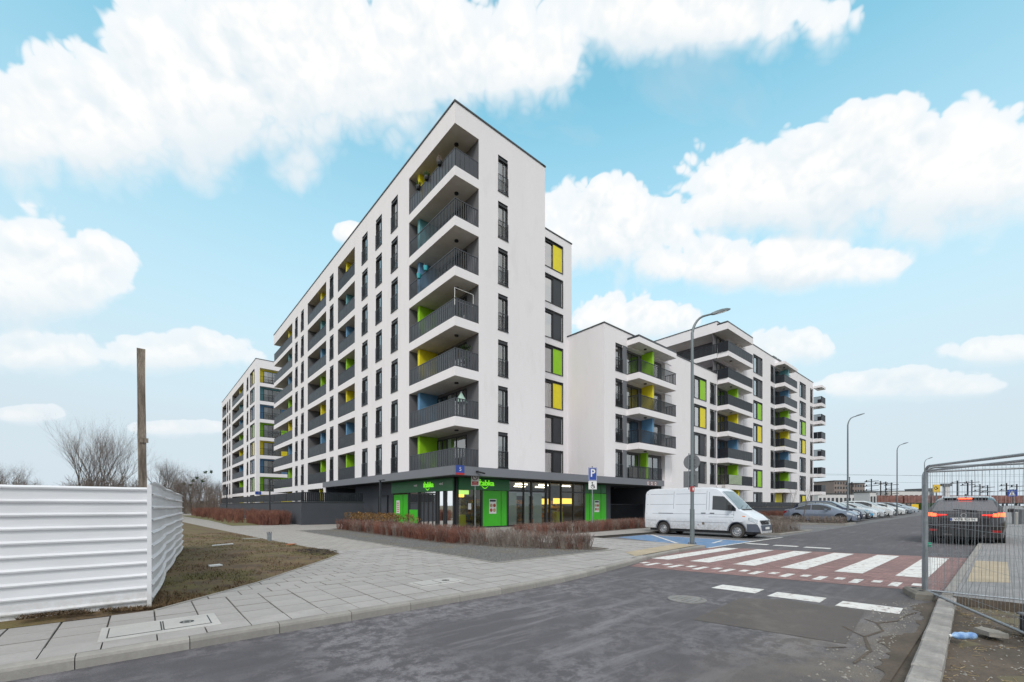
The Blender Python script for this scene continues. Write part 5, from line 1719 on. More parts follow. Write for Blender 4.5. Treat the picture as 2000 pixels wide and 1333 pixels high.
# ================================================================== ribbed site fence and the wooden post
def ribbed(name_, parent, p, q, h0, h1, bow=0.0):
    """sheet of horizontal trapezoid ribs between two points; h0/h1 heights at its ends"""
    p, q = Vector((*p, 0)), Vector((*q, 0))
    d = q - p; nrm = Vector((d.y, -d.x, 0)).normalized()
    n = 14
    prof = []
    ribs = 10
    for i in range(ribs):
        b = i / ribs
        prof += [(b + .000, 0), (b + .040, .003), (b + .072, 0), (b + .0755, .034), (b + .086, .040), (b + .0985, .004)]
    prof.append((1.0, 0))
    mb = MB(); m = len(prof)
    for i in range(n + 1):
        f = i / n
        base = p + d * f + nrm * (bow * math.sin(math.pi * f) + rnd.uniform(-.0012, .0012))
        H = h0 + (h1 - h0) * f + rnd.uniform(-.002, .002)
        for zf, o_ in prof:
            v = base + nrm * o_
            mb.v.append((v.x, v.y, .10 + zf * H))
    for i in range(n):
        for j in range(m - 1):
            mb.f.append((i * m + j, (i + 1) * m + j, (i + 1) * m + j + 1, i * m + j + 1)); mb.m.append(0)
    return mb.build(name_, M['fence_white'], parent)


F1 = thing('site_fence', 'white ribbed sheet-metal site fence along the pavement on the left', 'fence', 0, 0, 0)
for a, b in ((-22.9, -19.93), (-19.92, -16.95), (-16.94, -13.99)):
    ribbed('sheet', F1, (a, -13.33), (b, -13.33), 1.76, 1.76)
for a in (-14.15, -16.9, -19.9): rl_ = MB(); rl_.box(a, a + .08, -13.26, -13.18, 0, 1.75); rl_.build('post', M['galvanised'], F1)
F2 = thing('site_fence', 'white ribbed sheet-metal site fence receding beside the lawn', 'fence', 0, 0, 0)
segs = [((-13.965, -13.30), (-13.72, -10.3)), ((-13.72, -10.29), (-13.42, -7.2)), ((-13.42, -7.19), (-13.05, -3.55))]
hs = (1.88, 1.86, 1.85, 1.84)
for i, (a, b) in enumerate(segs): ribbed('sheet', F2, a, b, hs[i], hs[i + 1], .03)
cp = MB(); cp.box(-14.0, -13.95, -13.385, -13.31, .12, 1.90); cp.build('corner_flashing', M['fence_white'], F2)
for a, b in ((-13.85, -10.3), (-13.56, -7.2), (-13.2, -3.6)): rl_ = MB(); rl_.box(a - .08, a, b - .04, b + .04, 0, 1.8); rl_.build('post', M['galvanised'], F2)
wp = thing('wooden_post', 'tall weathered square wooden post rising behind the fence corner', 'post', -14.03, -12.85, 0)
mb = MB()
prev = None
for i in range(13):
    z = 3.97 * i / 12; w = .054 - .006 * i / 12 + rnd.uniform(-.0025, .0025); dx = -.035 * i / 12 + rnd.uniform(-.003, .003)
    ring_ = [(dx - w, -w * .9, z), (dx + w, -w * .9, z), (dx + w, w * .9, z), (dx - w, w * .9, z)]
    mb.v += ring_
    if i: 
        b = (i - 1) * 4
        for k in range(4): mb.f.append((b + k, b + (k + 1) % 4, b + 4 + (k + 1) % 4, b + 4 + k)); mb.m.append(0)
mb.f.append((48, 49, 50, 51)); mb.m.append(0)
mb.build('beam', M['wood_old'], wp)
mb = MB(); mb.box(-.055, .05, -.064, -.058, 2.55, 2.62); mb.build('batten', M['wood_old'], wp)

# things lying on the lawn
st_ = thing('pipe_stub', 'short cut-off metal pipe sticking out of the lawn', 'pipe', -10.05, -1.35, .12)
mb = MB(); mb.lathe([(.085, 0), (.085, .30), (.10, .31), (.10, .34), (.07, .34), (.065, .20), (.0, .20)], 16); mb.build('tube', M['galvanised'], st_)
mb = MB()
for k in range(4): mb.box(.08 * math.cos(k * 1.57) - .012, .08 * math.cos(k * 1.57) + .012, .08 * math.sin(k * 1.57) - .012, .08 * math.sin(k * 1.57) + .012, .34, .39)
mb.build('bolt', M['sign_back'], st_)
for r, l, w, d, a, m_, lab in ((-11.9, -3.3, .42, .06, .5, 'print_white', 'pale board lying on the lawn near the fence end'), (-10.5, -.2, .40, .05, .2, 'cover_concrete', 'thin grey board lying beside the pipe stub'),
                              (-9.9, -4.1, .22, .12, 1.0, 'brick_bit', 'orange brick fragment on the lawn edge'), (-12.8, -9.6, .14, .1, .3, 'print_white', 'scrap of white litter on the grass by the fence')):
    if m_ not in M: mat('brick_bit', (.42, .16, .07), .9, .3, 6)
    t = thing('litter', lab, 'litter', r, l, lawn_z(r, l) + .01, a)
    mb = MB(); mb.prism([(-w, -d), (w * .8, -d * 1.2), (w, d), (-w * .7, d * .9)], 0, .03); mb.build('piece', M[m_], t)


# ================================================================== lamps and signs
def street_lamp(r, l, label, z0=0.0, H=9.05, grp='tall curved street lamps along the road'):
    """tapered pole with a swept arm reaching over the road"""
    t = thing('street_lamp', label, 'street lamp', r, l, z0, 0, grp)
    mb = MB()
    pts = [(0, 0, 0), (0, 0, 1.35)]
    mb.path(pts, [.085, .085], 14)
    mb.build('pole_base', M['lamp_grey'], t, smooth=40)
    mb = MB()
    up = [(0, 0, 1.3 + (H - 2.2) * i / 8) for i in range(9)]
    arc = [(.0 + .62 * (1 - math.cos(a)) * .9, -.40 * (1 - math.cos(a)) * .9, H - 1.05 + .85 * math.sin(a)) for a in [math.pi / 2 * .9 * i / 7 for i in range(1, 8)]]
    tail = [(arc[-1][0] + .28, arc[-1][1] - .18, arc[-1][2] + .10)]
    P_ = up + arc + tail
    mb.path(P_, [.068 - .033 * i / (len(P_) - 1) for i in range(len(P_))], 12)
    mb.build('pole', M['lamp_grey'], t, smooth=40)
    e = Vector(tail[0]); d = Vector((.81, -.50, .30)).normalized(); s = d.cross(Vector((0, 0, 1))).normalized(); n = s.cross(d)
    mb = MB(); rings = []
    for f, w, h0, h1 in ((-.08, .05, -.03, .045), (.06, .10, -.035, .06), (.30, .14, -.03, .065), (.55, .12, -.028, .05), (.72, .06, -.025, .02)):
        c = e + d * f
        rings += [c - s * w + n * h0, c + s * w + n * h0, c + s * w * .8 + n * h1, c - s * w * .8 + n * h1]
    fs = [(0, 1, 2, 3), (16, 17, 18, 19)]
    for i in range(4):
        for k in range(4): fs.append((i * 4 + k, i * 4 + (k + 1) % 4, i * 4 + 4 + (k + 1) % 4, i * 4 + 4 + k))
    mb.add(rings, fs); hd = mb.build('lamp_head', M['lamp_grey'], t, smooth=50)
    mb = MB(); a, b = e + d * .12 - n * .038, e + d * .58 - n * .032
    mb.quad(a - s * .09, a + s * .09, b + s * .09, b - s * .09); mb.build('lens', M['headlight'], hd)
    mb = MB()
    mb.lathe([(.17, 0), (.17, .02), (.09, .025)], 14)
    for k in range(4): mb.lathe([(.018, .0), (.018, .07), (0, .075)], 6, 'z', (.13 * math.cos(.8 + k * 1.57), .13 * math.sin(.8 + k * 1.57), 0))
    mb.build('base_flange', M['sign_back'], t)
    return t


L1 = street_lamp(1.98, -13.51, 'tall street lamp carrying two sign backs beside the white van', .12)
street_lamp(30.6, -12.75, 'tall street lamp in front of the silver-blue sedan, second from the crossing', .2)
street_lamp(56.5, -12.6, 'tall street lamp among the white parked cars, third from the crossing', .3)
street_lamp(83.5, -12.6, 'farthest of the tall street lamps, behind the mesh fence corner', .45)
# signs hung on the first lamp, seen from behind
sg = thing('road_sign', 'back of a round road sign over a rectangular plate on the near lamp post', 'road sign', 1.98, -13.51, .12)
mb = MB(); mb.lathe([(.30, 0), (.30, .018), (0, .018)], 28, 'y', (-.03, .12, 3.17)); mb.build('round_plate', M['sign_back'], sg, rot=-1.22)
mb = MB(); mb.box(-.33, .19, .12, .14, 2.19, 2.82); mb.build('lower_plate', M['sign_back'], sg, rot=-1.22)
mb = MB()
for z in (2.3, 2.7, 3.05, 3.3): mb.ring((0, 0, z), .085, .095, 'z', 14); mb.box(-.1, .1, .07, .12, z - .015, z + .015)
mb.tube((-.13, .10, 2.1), (-.13, .10, 3.52), .02, .02, 8)
mb.build('bracket', M['galvanised'], sg, rot=-1.22)
stk = thing('sticker_band', 'red and white notice band wrapped round the near lamp post', 'notice', 1.98, -13.51, .12)
mb = MB(); mb.lathe([(.078, 2.02), (.078, 2.22)], 18); mb.build('wrap', M['red_plate'], stk)
mb = MB(); mb.box(.02, .081, -.06, .045, 2.03, 2.21); mb.build('white_side', M['print_white'], stk)
mb = MB(); mb.box(-.05, .0, -.084, -.079, 2.06, 2.17); mb.build('print', M['print_white'], stk, rot=-.4)

# blue disabled-parking sign
ps = thing('parking_sign', 'blue parking sign with white wheelchair plate on a grey pole', 'parking sign', 5.63, -5.77, .12, -.42)
mb = MB(); mb.tube((0, 0, 0), (0, 0, 3.72), .03, .03, 10); mb.build('pole', M['galvanised'], ps, smooth=40)
mb = MB(); mb.bbox(-.27, .27, -.055, -.035, 2.92, 3.68, .002); bp = mb.build('parking_plate', M['blue_plate'], ps)
mb = MB()
for x0, x1, z0_, z1_ in ((-.25, .25, 3.645, 3.665), (-.25, .25, 2.935, 2.955), (-.25, -.23, 2.955, 3.645), (.23, .25, 2.955, 3.645)): mb.box(x0, x1, -.058, -.0555, z0_, z1_)
mb.build('border', M['print_white'], bp)
put('letter_p', text_mesh('letter_p', 'P', .62, M['print_white'], .002, 1, .012), bp, (0.0, -.059, 3.34))
mb = MB(); mb.box(-.26, .26, -.05, -.035, 2.42, 2.90); wpl = mb.build('wheelchair_plate', M['print_white'], ps)
mb = MB()
mb.disc((-.03, -.054, 2.80), .045, 'y', 14); mb.ring((-.005, -.053, 2.58), .085, .115, 'y', 20)
mb.box(-.05, -.01, -.055, -.052, 2.60, 2.75); mb.box(-.05, .11, -.056, -.0525, 2.66, 2.69); mb.box(-.03, .10, -.0565, -.053, 2.585, 2.62); mb.box(.08, .13, -.057, -.0535, 2.49, 2.60)
mb.build('wheelchair_pictogram', M['black_paint'], wpl)
mb = MB(); mb.lathe([(.035, 0), (.035, .03), (0, .05)], 10, 'z', (0, 0, 3.70)); mb.build('cap', M['black_paint'], ps)

# no-stopping style sign before the shop window
ns = thing('prohibition_sign', 'white sign with crossed ring and red text plate in front of the shop', 'sign', 1.77, .41, .12, -.55)
mb = MB(); mb.tube((0, 0, 0), (0, 0, 3.50), .03, .03, 10); mb.build('pole', M['galvanised'], ns, smooth=40)
mb = MB(); mb.bbox(-.25, .25, -.05, -.034, 2.72, 3.55, .002); pl_ = mb.build('plate', M['print_white'], ns)
mb = MB(); mb.ring((0, -.053, 3.27), .155, .20, 'y', 28)
c, s = math.cos(.8), math.sin(.8)
mb.quad((-.16 * c - .014 * s, -.0535, 3.27 + .16 * s - .014 * c), (-.16 * c + .014 * s, -.0535, 3.27 + .16 * s + .014 * c), (.16 * c + .014 * s, -.0535, 3.27 - .16 * s + .014 * c), (.16 * c - .014 * s, -.0535, 3.27 - .16 * s - .014 * c))
mb.build('crossed_ring', mat('sign_maroon', (.10, .02, .03), .5, .1), pl_)
mb = MB(); mb.box(-.20, .20, -.054, -.051, 2.77, 3.0); rpl = mb.build('red_panel', M['red_plate'], pl_)
mb = MB(); mb.box(-.10, .10, -.056, -.0545, 2.92, 2.955); mb.box(-.17, .17, -.056, -.0545, 2.82, 2.85); mb.build('text_line', mat('print_rose', (.7, .45, .42), .6, .05), rpl)

# slim park lamps with a flat head
def park_lamp(r, l, H, label, rot=0.0):
    t = thing('path_lamp', label, 'lamp', r, l, .12, rot, 'slim dark path lamps')
    mb = MB(); mb.box(-.05, .05, -.05, .05, 0, H); mb.build('pole', M['anthracite'], t)
    mb = MB(); mb.box(-.62, .06, -.09, .09, H, H + .06); mb.build('lamp_head', M['anthracite'], t)
    return t


park_lamp(-1.6, 6.9, 3.2, 'slim dark path lamp in front of the dark service door', math.pi / 2)
park_lamp(-6.1, 18.3, 3.6, 'slim dark path lamp in the red hedge by the terrace', math.pi / 2)
park_lamp(-6.6, 38, 3.6, 'slim dark path lamp far along the terrace hedge', math.pi / 2)
park_lamp(79.5, -3.5, 6.4, 'slim lamp beyond the end of the far street block', 0)
# ================================================================== vehicles
opaque = {}
mat('window_dark', (0.030, 0.036, 0.042), 0.07, 0.2, 1.5, spec=0.8)
mat('window_light', (0.20, 0.23, 0.25), 0.08, 0.3, 2.0, spec=0.9)


class Body:
    """car shell lofted from cross-sections; x runs from tail (0) to nose, y to the left"""
    def __init__(self, L_, W_, top, belt, wheels, sill=.2, ra=.37, wz=.33, plan=None, tumble=.28, mid=.55):
        self.L, self.W, self.top, self.beltt, self.wh, self.sill, self.ra, self.wz, self.tum, self.mid = L_, W_ / 2, top, belt, wheels, sill, ra, wz, tumble, mid
        self.plan = plan or [(0, .80), (.12, .90), (.45, .975), (1.2, 1), (L_ - 1.2, 1), (L_ - .55, .955), (L_ - .2, .86), (L_, .66)]

    def zb(self, x):
        z = self.sill
        for w in self.wh:
            d = abs(x - w)
            if d < self.ra: z = max(z, self.wz + math.sqrt(self.ra ** 2 - d * d))
        return z

    def sec(self, x):
        w = self.W * lerp_tab(self.plan, x); t = lerp_tab(self.top, x); b = min(lerp_tab(self.beltt, x), t - .09)
        zb = min(self.zb(x), b - .05)
        zm = max(zb + .02, min(self.mid, b - .04))
        gh = max(0, t - b - .1)
        y3 = .955 * w - gh * self.tum
        z3 = t - .05 - .02 * min(1, gh * 3)
        return [(.94 * w, zb), (w, zm), (.995 * w, (zm + b) / 2), (.965 * w, b), (.965 * w + (y3 - .965 * w) * .5, b + (z3 - b) * .52), (y3, z3), (y3 * .88, t - .018), (y3 * .5, t - .004), (0, t)]

    def yside(self, x, z):
        s = self.sec(x)
        for (y0, z0), (y1, z1) in zip(s[:6], s[1:6]):
            if z0 <= z <= z1 and z1 > z0: return y0 + (y1 - y0) * (z - z0) / (z1 - z0)
        return s[5][0] if z > s[5][1] else s[0][0]

    def ztop(self, x, y):
        s = self.sec(x)[5:]
        y = abs(y)
        for (y0, z0), (y1, z1) in zip(s, s[1:]):
            if y1 <= y <= y0 and y0 > y1: return z0 + (z1 - z0) * (y0 - y) / (y0 - y1)
        return s[0][1]

    def shell(self):
        xs = sorted({round(self.L * i / 56, 3) for i in range(57)} | {round(w + self.ra * c, 3) for w in self.wh for c in (-1, -.99, -.95, -.8, -.55, -.3, 0, .3, .55, .8, .95, .99, 1)} | {p[0] for p in self.top} | {p[0] for p in self.plan})
        xs = [x for x in xs if 0 <= x <= self.L]
        mb = MB(); m = 17
        for x in xs:
            s = self.sec(x)
            mb.v += [(x, -y, z) for y, z in s] + [(x, y, z) for y, z in reversed(s[:-1])]
        for i in range(len(xs) - 1):
            for k in range(m - 1): mb.f.append((i * m + k, (i + 1) * m + k, (i + 1) * m + k + 1, i * m + k + 1)); mb.m.append(0)
        mb.f += [tuple(range(m)), tuple(range((len(xs) - 1) * m, len(xs) * m))]; mb.m += [0, 0]
        return mb

    def side_patch(self, x0, x1, lo, hi, sgn, n=10, off=.005):
        mb = MB()
        for i in range(n + 1):
            x = x0 + (x1 - x0) * i / n
            a, b = (lo(x) if callable(lo) else lo), (hi(x) if callable(hi) else hi)
            for f in (0, .5, 1):
                z = a + (b - a) * f
                mb.v.append((x, sgn * (self.yside(x, z) + off), z))
        for i in range(n):
            for k in range(2): mb.f.append((i * 3 + k, i * 3 + 3 + k, i * 3 + 4 + k, i * 3 + 1 + k)); mb.m.append(0)
        return mb

    def top_patch(self, x0, x1, fy=.9, n=10, off=.006):
        mb = MB(); m = 9
        sg = 1 if lerp_tab(self.top, x1) > lerp_tab(self.top, x0) else -1
        for i in range(n + 1):
            x = x0 + (x1 - x0) * i / n
            y3 = self.sec(x)[5][0] * fy
            for k in range(m):
                y = -y3 + 2 * y3 * k / (m - 1)
                mb.v.append((x - sg * off, y, self.ztop(x, y) + off))
        for i in range(n):
            for k in range(m - 1): mb.f.append((i * m + k, (i + 1) * m + k, (i + 1) * m + k + 1, i * m + k + 1)); mb.m.append(0)
        return mb


def wheel_mesh(R_, w, style):
    key = ('wheel', R_, w, style)
    if key in CACHE: return CACHE[key]
    t = MB()
    t.lathe([(R_ * .66, -w / 2), (R_ * .95, -w / 2), (R_, -w * .36), (R_, w * .36), (R_ * .95, w / 2), (R_ * .66, w / 2), (R_ * .66, -w / 2)], 26, 'y', cap=False)
    r = MB()
    rr = R_ * .67
    r.lathe([(rr, -w * .47), (rr * .93, -w * .44), (rr * .86, -w * .25), (rr * .86, 0)], 26, 'y', cap=False)
    if style == 'steel':
        r.lathe([(rr * .86, -w * .2), (rr * .62, -w * .36), (rr * .4, -w * .30), (rr * .3, -w * .40), (0, -w * .42)], 22, 'y')
        for k in range(10):
            a = k * .628; r.disc((rr * .72 * math.cos(a), -w * .33, rr * .72 * math.sin(a)), rr * .075, 'y', 8, 1)
        for k in range(6): r.lathe([(rr * .05, -w * .44), (0, -w * .46)], 6, 'y', (rr * .24 * math.cos(k * 1.047), 0, rr * .24 * math.sin(k * 1.047)))
    else:
        r.lathe([(rr * .86, -w * .1), (0, -w * .1)], 20, 'y', mi=1)
        for k in range(5):
            a = k * 1.2566 + .3
            for da in (-.14, .14):
                c, s = math.cos(a + da), math.sin(a + da); px_, pz = -s * rr * .055, c * rr * .055
                r.add([(c * rr * .15 - px_, -w * .42, s * rr * .15 - pz), (c * rr * .15 + px_, -w * .42, s * rr * .15 + pz), (c * rr * .92 + px_, -w * .40, s * rr * .92 + pz), (c * rr * .92 - px_, -w * .40, s * rr * .92 - pz)], [(0, 1, 2, 3)])
        r.lathe([(rr * .2, -w * .44), (0, -w * .46)], 12, 'y')
    CACHE[key] = (t.mesh('wheel', M['rubber_dusty' if style == 'steel' else 'rubber'], 40), r.mesh('rim', [M['rim'], M['plastic_black']], 40))
    return CACHE[key]


def add_wheels(t, body, R_=.32, w=.2, style='alloy', inset=.0):
    tm, rm = wheel_mesh(R_, w, style)
    for x in body.wh:
        for sg in (-1, 1):
            y = sg * (body.W * lerp_tab(body.plan, x) - w / 2 - inset)
            o = put('wheel', tm, t, (x, y, R_), 0 if sg < 0 else math.pi)
            put('rim', rm, o)


def car(kind, label, paint_m, r, l_front, z=0.0, scale=1.12, group='cars parked in front of the blocks', light=False, name='parked_car'):
    """perpendicular-parked car, nose towards the road (-l)"""
    if kind == 'sedan':
        b = Body(4.62, 1.82, [(0, .62), (.03, .86), (.12, .98), (.62, 1.05), (1.1, 1.25), (1.55, 1.40), (2.0, 1.44), (2.35, 1.435), (2.75, 1.37), (3.2, 1.17), (3.6, .99), (4.1, .90), (4.4, .80), (4.56, .66), (4.62, .48)], [(0, .95), (2, .93), (3.6, .88), (4.62, .8)], (.95, 3.72))
        wi = ((.86, 3.15), (2.62, 3.52), (.66, 1.5))
    elif kind == 'suv':
        b = Body(4.6, 1.88, [(0, .62), (.04, .98), (.12, 1.16), (.45, 1.52), (.8, 1.63), (1.4, 1.66), (2.3, 1.65), (2.7, 1.58), (3.15, 1.34), (3.5, 1.13), (4.1, 1.04), (4.4, .95), (4.55, .78), (4.6, .5)], [(0, 1.08), (2, 1.04), (3.5, 1.0), (4.6, .9)], (.92, 3.66), .24, .40, .36, tumble=.24, mid=.62)
        wi = ((.45, 3.05), (2.62, 3.42), (.14, .42))
    else:
        b = Body(4.25, 1.78, [(0, .62), (.04, .94), (.14, 1.08), (.45, 1.36), (.8, 1.46), (1.3, 1.50), (2.1, 1.49), (2.5, 1.42), (2.95, 1.19), (3.3, 1.0), (3.8, .91), (4.05, .82), (4.2, .66), (4.25, .48)], [(0, 1.0), (2, .95), (3.3, .90), (4.25, .8)], (.82, 3.42))
        wi = ((.5, 2.9), (2.42, 3.22), (.16, .45))
    t = thing(name, label, 'car', r, l_front, z, -math.pi / 2, group)
    t.scale = (scale,) * 3
    key = ('carmesh', kind)
    if key not in CACHE:
        sh = b.shell()
        (s0, s1), ws, rw = wi
        hi = lambda x: b.sec(x)[5][1] - .03
        lo = lambda x: min(b.sec(x)[3][1] + .025, hi(x) - .004)
        mid_ = (s0 + s1) / 2 - .1
        wins = [b.side_patch(a, c, lo, hi, sg, 8) for sg in (-1, 1) for a, c in ((s0, mid_ - .03), (mid_ + .03, s1))]
        CACHE[key] = (sh, wins, b.top_patch(ws[0], ws[1], .93), b.top_patch(rw[0], rw[1], .88))
    sh, wins, fw_, rw_ = CACHE[key]
    dx = -b.L
    body = sh.build('body', paint_m, t, (dx, 0, 0), smooth=32)
    gm = M['window_light'] if light else M['window_dark']
    for w_ in wins: w_.build('side_window', gm, t, (dx, 0, 0), smooth=True)
    fw_.build('windscreen', M['window_light'], t, (dx, 0, 0), smooth=True); rw_.build('rear_window', gm, t, (dx, 0, 0), smooth=True)
    hub = put('chassis', None, t) if False else t
    tm, rm = wheel_mesh(.33 if kind != 'suv' else .36, .21, 'alloy')
    for x in b.wh:
        for sg in (-1, 1):
            o = put('wheel', tm, t, (x + dx, sg * (b.W - .125), .33 if kind != 'suv' else .36), 0 if sg < 0 else math.pi); put('rim', rm, o)
    mb = MB(); mb.box(.25, b.L - .25, -b.W * .86, b.W * .86, .17, .62); mb.build('underbody', M['plastic_black'], t, (dx, 0, 0))
    for sg in (-1, 1):
        b.side_patch(b.L - .52, b.L - .10, lambda x: b.sec(x)[3][1] - .16, lambda x: b.sec(x)[3][1] - .03, sg, 6, .008).build('headlight', M['headlight'], t, (dx, 0, 0), smooth=True)
        b.side_patch(.03, .26, lambda x: b.sec(x)[3][1] - .18, lambda x: b.sec(x)[3][1] - .02, sg, 5, .008).build('tail_light', M['brake_red'], t, (dx, 0, 0), smooth=True)
        mb = MB(); mb.bbox(2.55 if kind == 'hatch' else 2.8, 2.72 if kind == 'hatch' else 2.97, sg * (b.W + .02), sg * (b.W + .19), b.sec(2.8)[3][1] + .0, b.sec(2.8)[3][1] + .13, .02) if sg > 0 else mb.bbox(2.8, 2.97, -(b.W + .19), -(b.W + .02), b.sec(2.8)[3][1], b.sec(2.8)[3][1] + .13, .02)
        mb.build('mirror', paint_m, t, (dx, 0, 0))
        for x in (1.45, 2.5):
            b.side_patch(x, x + .16, b.sec(x)[3][1] - .10, b.sec(x)[3][1] - .075, sg, 2, .02).build('door_handle', paint_m, t, (dx, 0, 0))
    n = b.sec(b.L)
    mb = MB(); mb.box(-.02, .012, -.42, .42, .40, .60); mb.build('grille', M['plastic_black'], t)
    mb = MB(); mb.box(-.0, .02, -.26, .26, .42, .53); mb.build('number_plate', M['print_white'], t)
    mb = MB(); mb.box(-.22, .004, -b.W * .62, b.W * .62, .22, .36); mb.build('lower_bumper', M['plastic_black'], t)
    return t


gz = lambda r: max(0.0, r - 5.5) * .006
cars = [('sedan', 'silver-blue sedan parked beside the shrub strip, nearest of the row', (.20, .24, .32), 30.95, -13.4, False),
        ('suv', 'dark navy car parked right behind the silver-blue sedan', (.025, .035, .075), 34.1, -13.2, True),
        ('hatch', 'black hatchback between the navy car and the white and light-blue car', (.02, .022, .028), 37.6, -13.0, False),
        ('hatch', 'white hatchback with a bright blue patch on its front wing', (.68, .70, .72), 42.0, -13.0, False),
        ('sedan', 'pale silver car just right of the white and light-blue hatchback', (.50, .53, .56), 45.8, -13.0, False),
        ('suv', 'white car with dark windows left of the third lamp post', (.70, .72, .73), 49.6, -13.2, False),
        ('hatch', 'dark green-grey hatchback by the third lamp post', (.05, .065, .065), 53.4, -12.8, False),
        ('sedan', 'white sedan right of the third lamp post', (.72, .74, .75), 60.0, -13.0, False),
        ('hatch', 'grey hatchback second from the far end of the parked row', (.20, .23, .27), 65.5, -13.0, False),
        ('sedan', 'pale blue car at the far end of the parked row', (.42, .50, .58), 72.0, -13.0, False)]
for i, (k, lab, c, r, lf_, light) in enumerate(cars):
    t = car(k, lab, paint('car_paint_%d' % i, c), r, lf_, gz(r), 1.14, light=light)
    if i == 3:
        bq = Body(4.25, 1.78, [(0, .62), (.04, .94), (.14, 1.08), (.45, 1.36), (.8, 1.46), (1.3, 1.50), (2.1, 1.49), (2.5, 1.42), (2.95, 1.19), (3.3, 1.0), (3.8, .91), (4.05, .82), (4.2, .66), (4.25, .48)], [(0, 1.0), (2, .95), (3.3, .90), (4.25, .8)], (.82, 3.42))
        bq.side_patch(2.2, 4.0, lambda x: max(.3, bq.zb(x) + .02), lambda x: bq.sec(x)[3][1] - .02, -1, 14, .004).build('door_decal', mat('decal_blue', (.03, .36, .66), .3, .05, coat=.5), t, (-4.25, 0, 0), smooth=True)

# ---------------------------------------------------------------- white panel van, nose to the road
V = thing('panel_van', 'white panel van with dusty wheels parked nose-out by the blue bay', 'van', 8.76, -13.86, 0.0, -math.pi / 2)
V.scale = (.965, 1, 1)
vb = Body(6.25, 1.96, [(0, 2.30), (.06, 2.44), (.22, 2.53), (.6, 2.56), (3.4, 2.56), (3.9, 2.545), (4.15, 2.50), (4.34, 2.39), (4.62, 2.12), (5.28, 1.43), (5.42, 1.36), (5.8, 1.16), (6.02, .98), (6.14, .80), (6.22, .60), (6.25, .42)], [(0, 1.30), (4.2, 1.30), (5.3, 1.24), (6.25, .9)], (1.20, 5.22), .36, .43, .36,
          plan=[(0, .965), (.05, .985), (.3, 1), (4.9, 1), (5.5, .985), (5.9, .93), (6.1, .86), (6.25, .74)], tumble=.085, mid=.8)
dx = -6.25
vb.shell().build('body', M['van_paint'], V, (dx, 0, 0), smooth=30)
mb = MB(); mb.box(.3, 5.9, -.84, .84, .22, .80); mb.build('underbody', M['plastic_black'], V, (dx, 0, 0))
add_wheels_b = vb
tm, rm = wheel_mesh(.345, .22, 'steel')
for x in vb.wh:
    for sg in (-1, 1):
        o = put('wheel', tm, V, (x + dx, sg * .85, .345), 0 if sg < 0 else math.pi); put('rim', rm, o)
vb.top_patch(4.40, 5.27, .93, 12).build('windscreen', M['window_light'], V, (dx, 0, 0), smooth=True)
for sg in (-1, 1):
    top_ = lambda x: min(2.10, lerp_tab([(4.0, 2.10), (4.55, 2.06), (4.75, 1.86), (5.22, 1.40)], x))
    vb.side_patch(3.98, 5.16, lambda x: lerp_tab([(3.98, 1.40), (4.8, 1.35), (5.16, 1.33)], x), top_, sg, 16, .006).build('side_window', M['window_dark'], V, (dx, 0, 0), smooth=True)
    vb.side_patch(4.70, 4.73, 1.37, 1.86, sg, 1, .009).build('window_bar', M['plastic_black'], V, (dx, 0, 0))
    # pressed panel lines
    for a, b in ((.10, 1.78), (1.92, 3.62)):
        for z in (1.66, 2.22): vb.side_patch(a, b, z, z + .014, sg, 6, .002).build('panel_line', M['plastic_grey'], V, (dx, 0, 0))
    for x, z0_, z1_ in ((1.80, .55, 2.36), (3.66, .45, 2.36), (3.80, .45, 2.30), (5.06, .9, 1.33)):
        vb.side_patch(x, x + .016, z0_, z1_, sg, 1, .002).build('panel_line', M['plastic_grey'], V, (dx, 0, 0))
    for a, b, z in ((.10, .78, .78), (1.63, 4.78, .74), (.1, 5.06, 1.16), (3.8, 5.06, 1.02)):
        vb.side_patch(a, b, z, z + .014, sg, 10, .002).build('panel_line', M['plastic_grey'], V, (dx, 0, 0))
    vb.side_patch(.9, 1.80, 1.17, 1.20, sg, 4, .012).build('slide_rail', M['plastic_grey'], V, (dx, 0, 0))
    for x in (3.40, 3.86): vb.side_patch(x, x + .24, 1.20, 1.235, sg, 2, .022).build('door_handle', M['plastic_black'], V, (dx, 0, 0))
    # grey bumper corner wrapping round to the wheel arch, headlight above
    vb.side_patch(5.68, 6.24, lambda x: .34, lambda x: min(.72, vb.sec(x)[3][1] - .03), sg, 10, .02).build('bumper_corner', M['plastic_grey'], V, (dx, 0, 0), smooth=True)
    vb.side_patch(5.74, 6.13, lambda x: lerp_tab([(5.74, .90), (6.13, .73)], x), lambda x: lerp_tab([(5.74, 1.02), (5.9, 1.03), (6.13, .90)], x) if True else 0, sg, 8, .012).build('headlight', M['headlight'], V, (dx, 0, 0), smooth=True)
    vb.side_patch(5.47, 5.60, 1.06, 1.10, sg, 2, .01).build('side_marker', M['amber'], V, (dx, 0, 0))
    mb = MB(); y0, y1 = (1.0, 1.22) if sg > 0 else (-1.22, -1.0)
    mb.bbox(4.88, 5.02, y0, y1, 1.36, 1.66, .03); mb.build('mirror', M['plastic_black'], V, (dx, 0, 0))
    # dark plastic lip round each arch
    for xw in vb.wh:
        mb = MB(); pts = []
        for i in range(15):
            a = math.pi * (i / 14); pts.append((xw + .44 * math.cos(a), sg * (vb.W + .002), .36 + .44 * math.sin(a)))
        mb.path(pts, .022, 5); mb.build('arch_lip', M['plastic_grey'], V, (dx, 0, 0))
mb = MB(); mb.box(6.20, 6.27, -.62, .62, .40, .66); mb.box(6.23, 6.285, -.40, .40, .46, .58); mb.build('front_bumper', M['plastic_grey'], V, (dx, 0, 0))
mb = MB()
for i in range(4): mb.box(6.15 - i * .012, 6.22 - i * .012, -.48, .48, .70 + i * .05, .735 + i * .05)
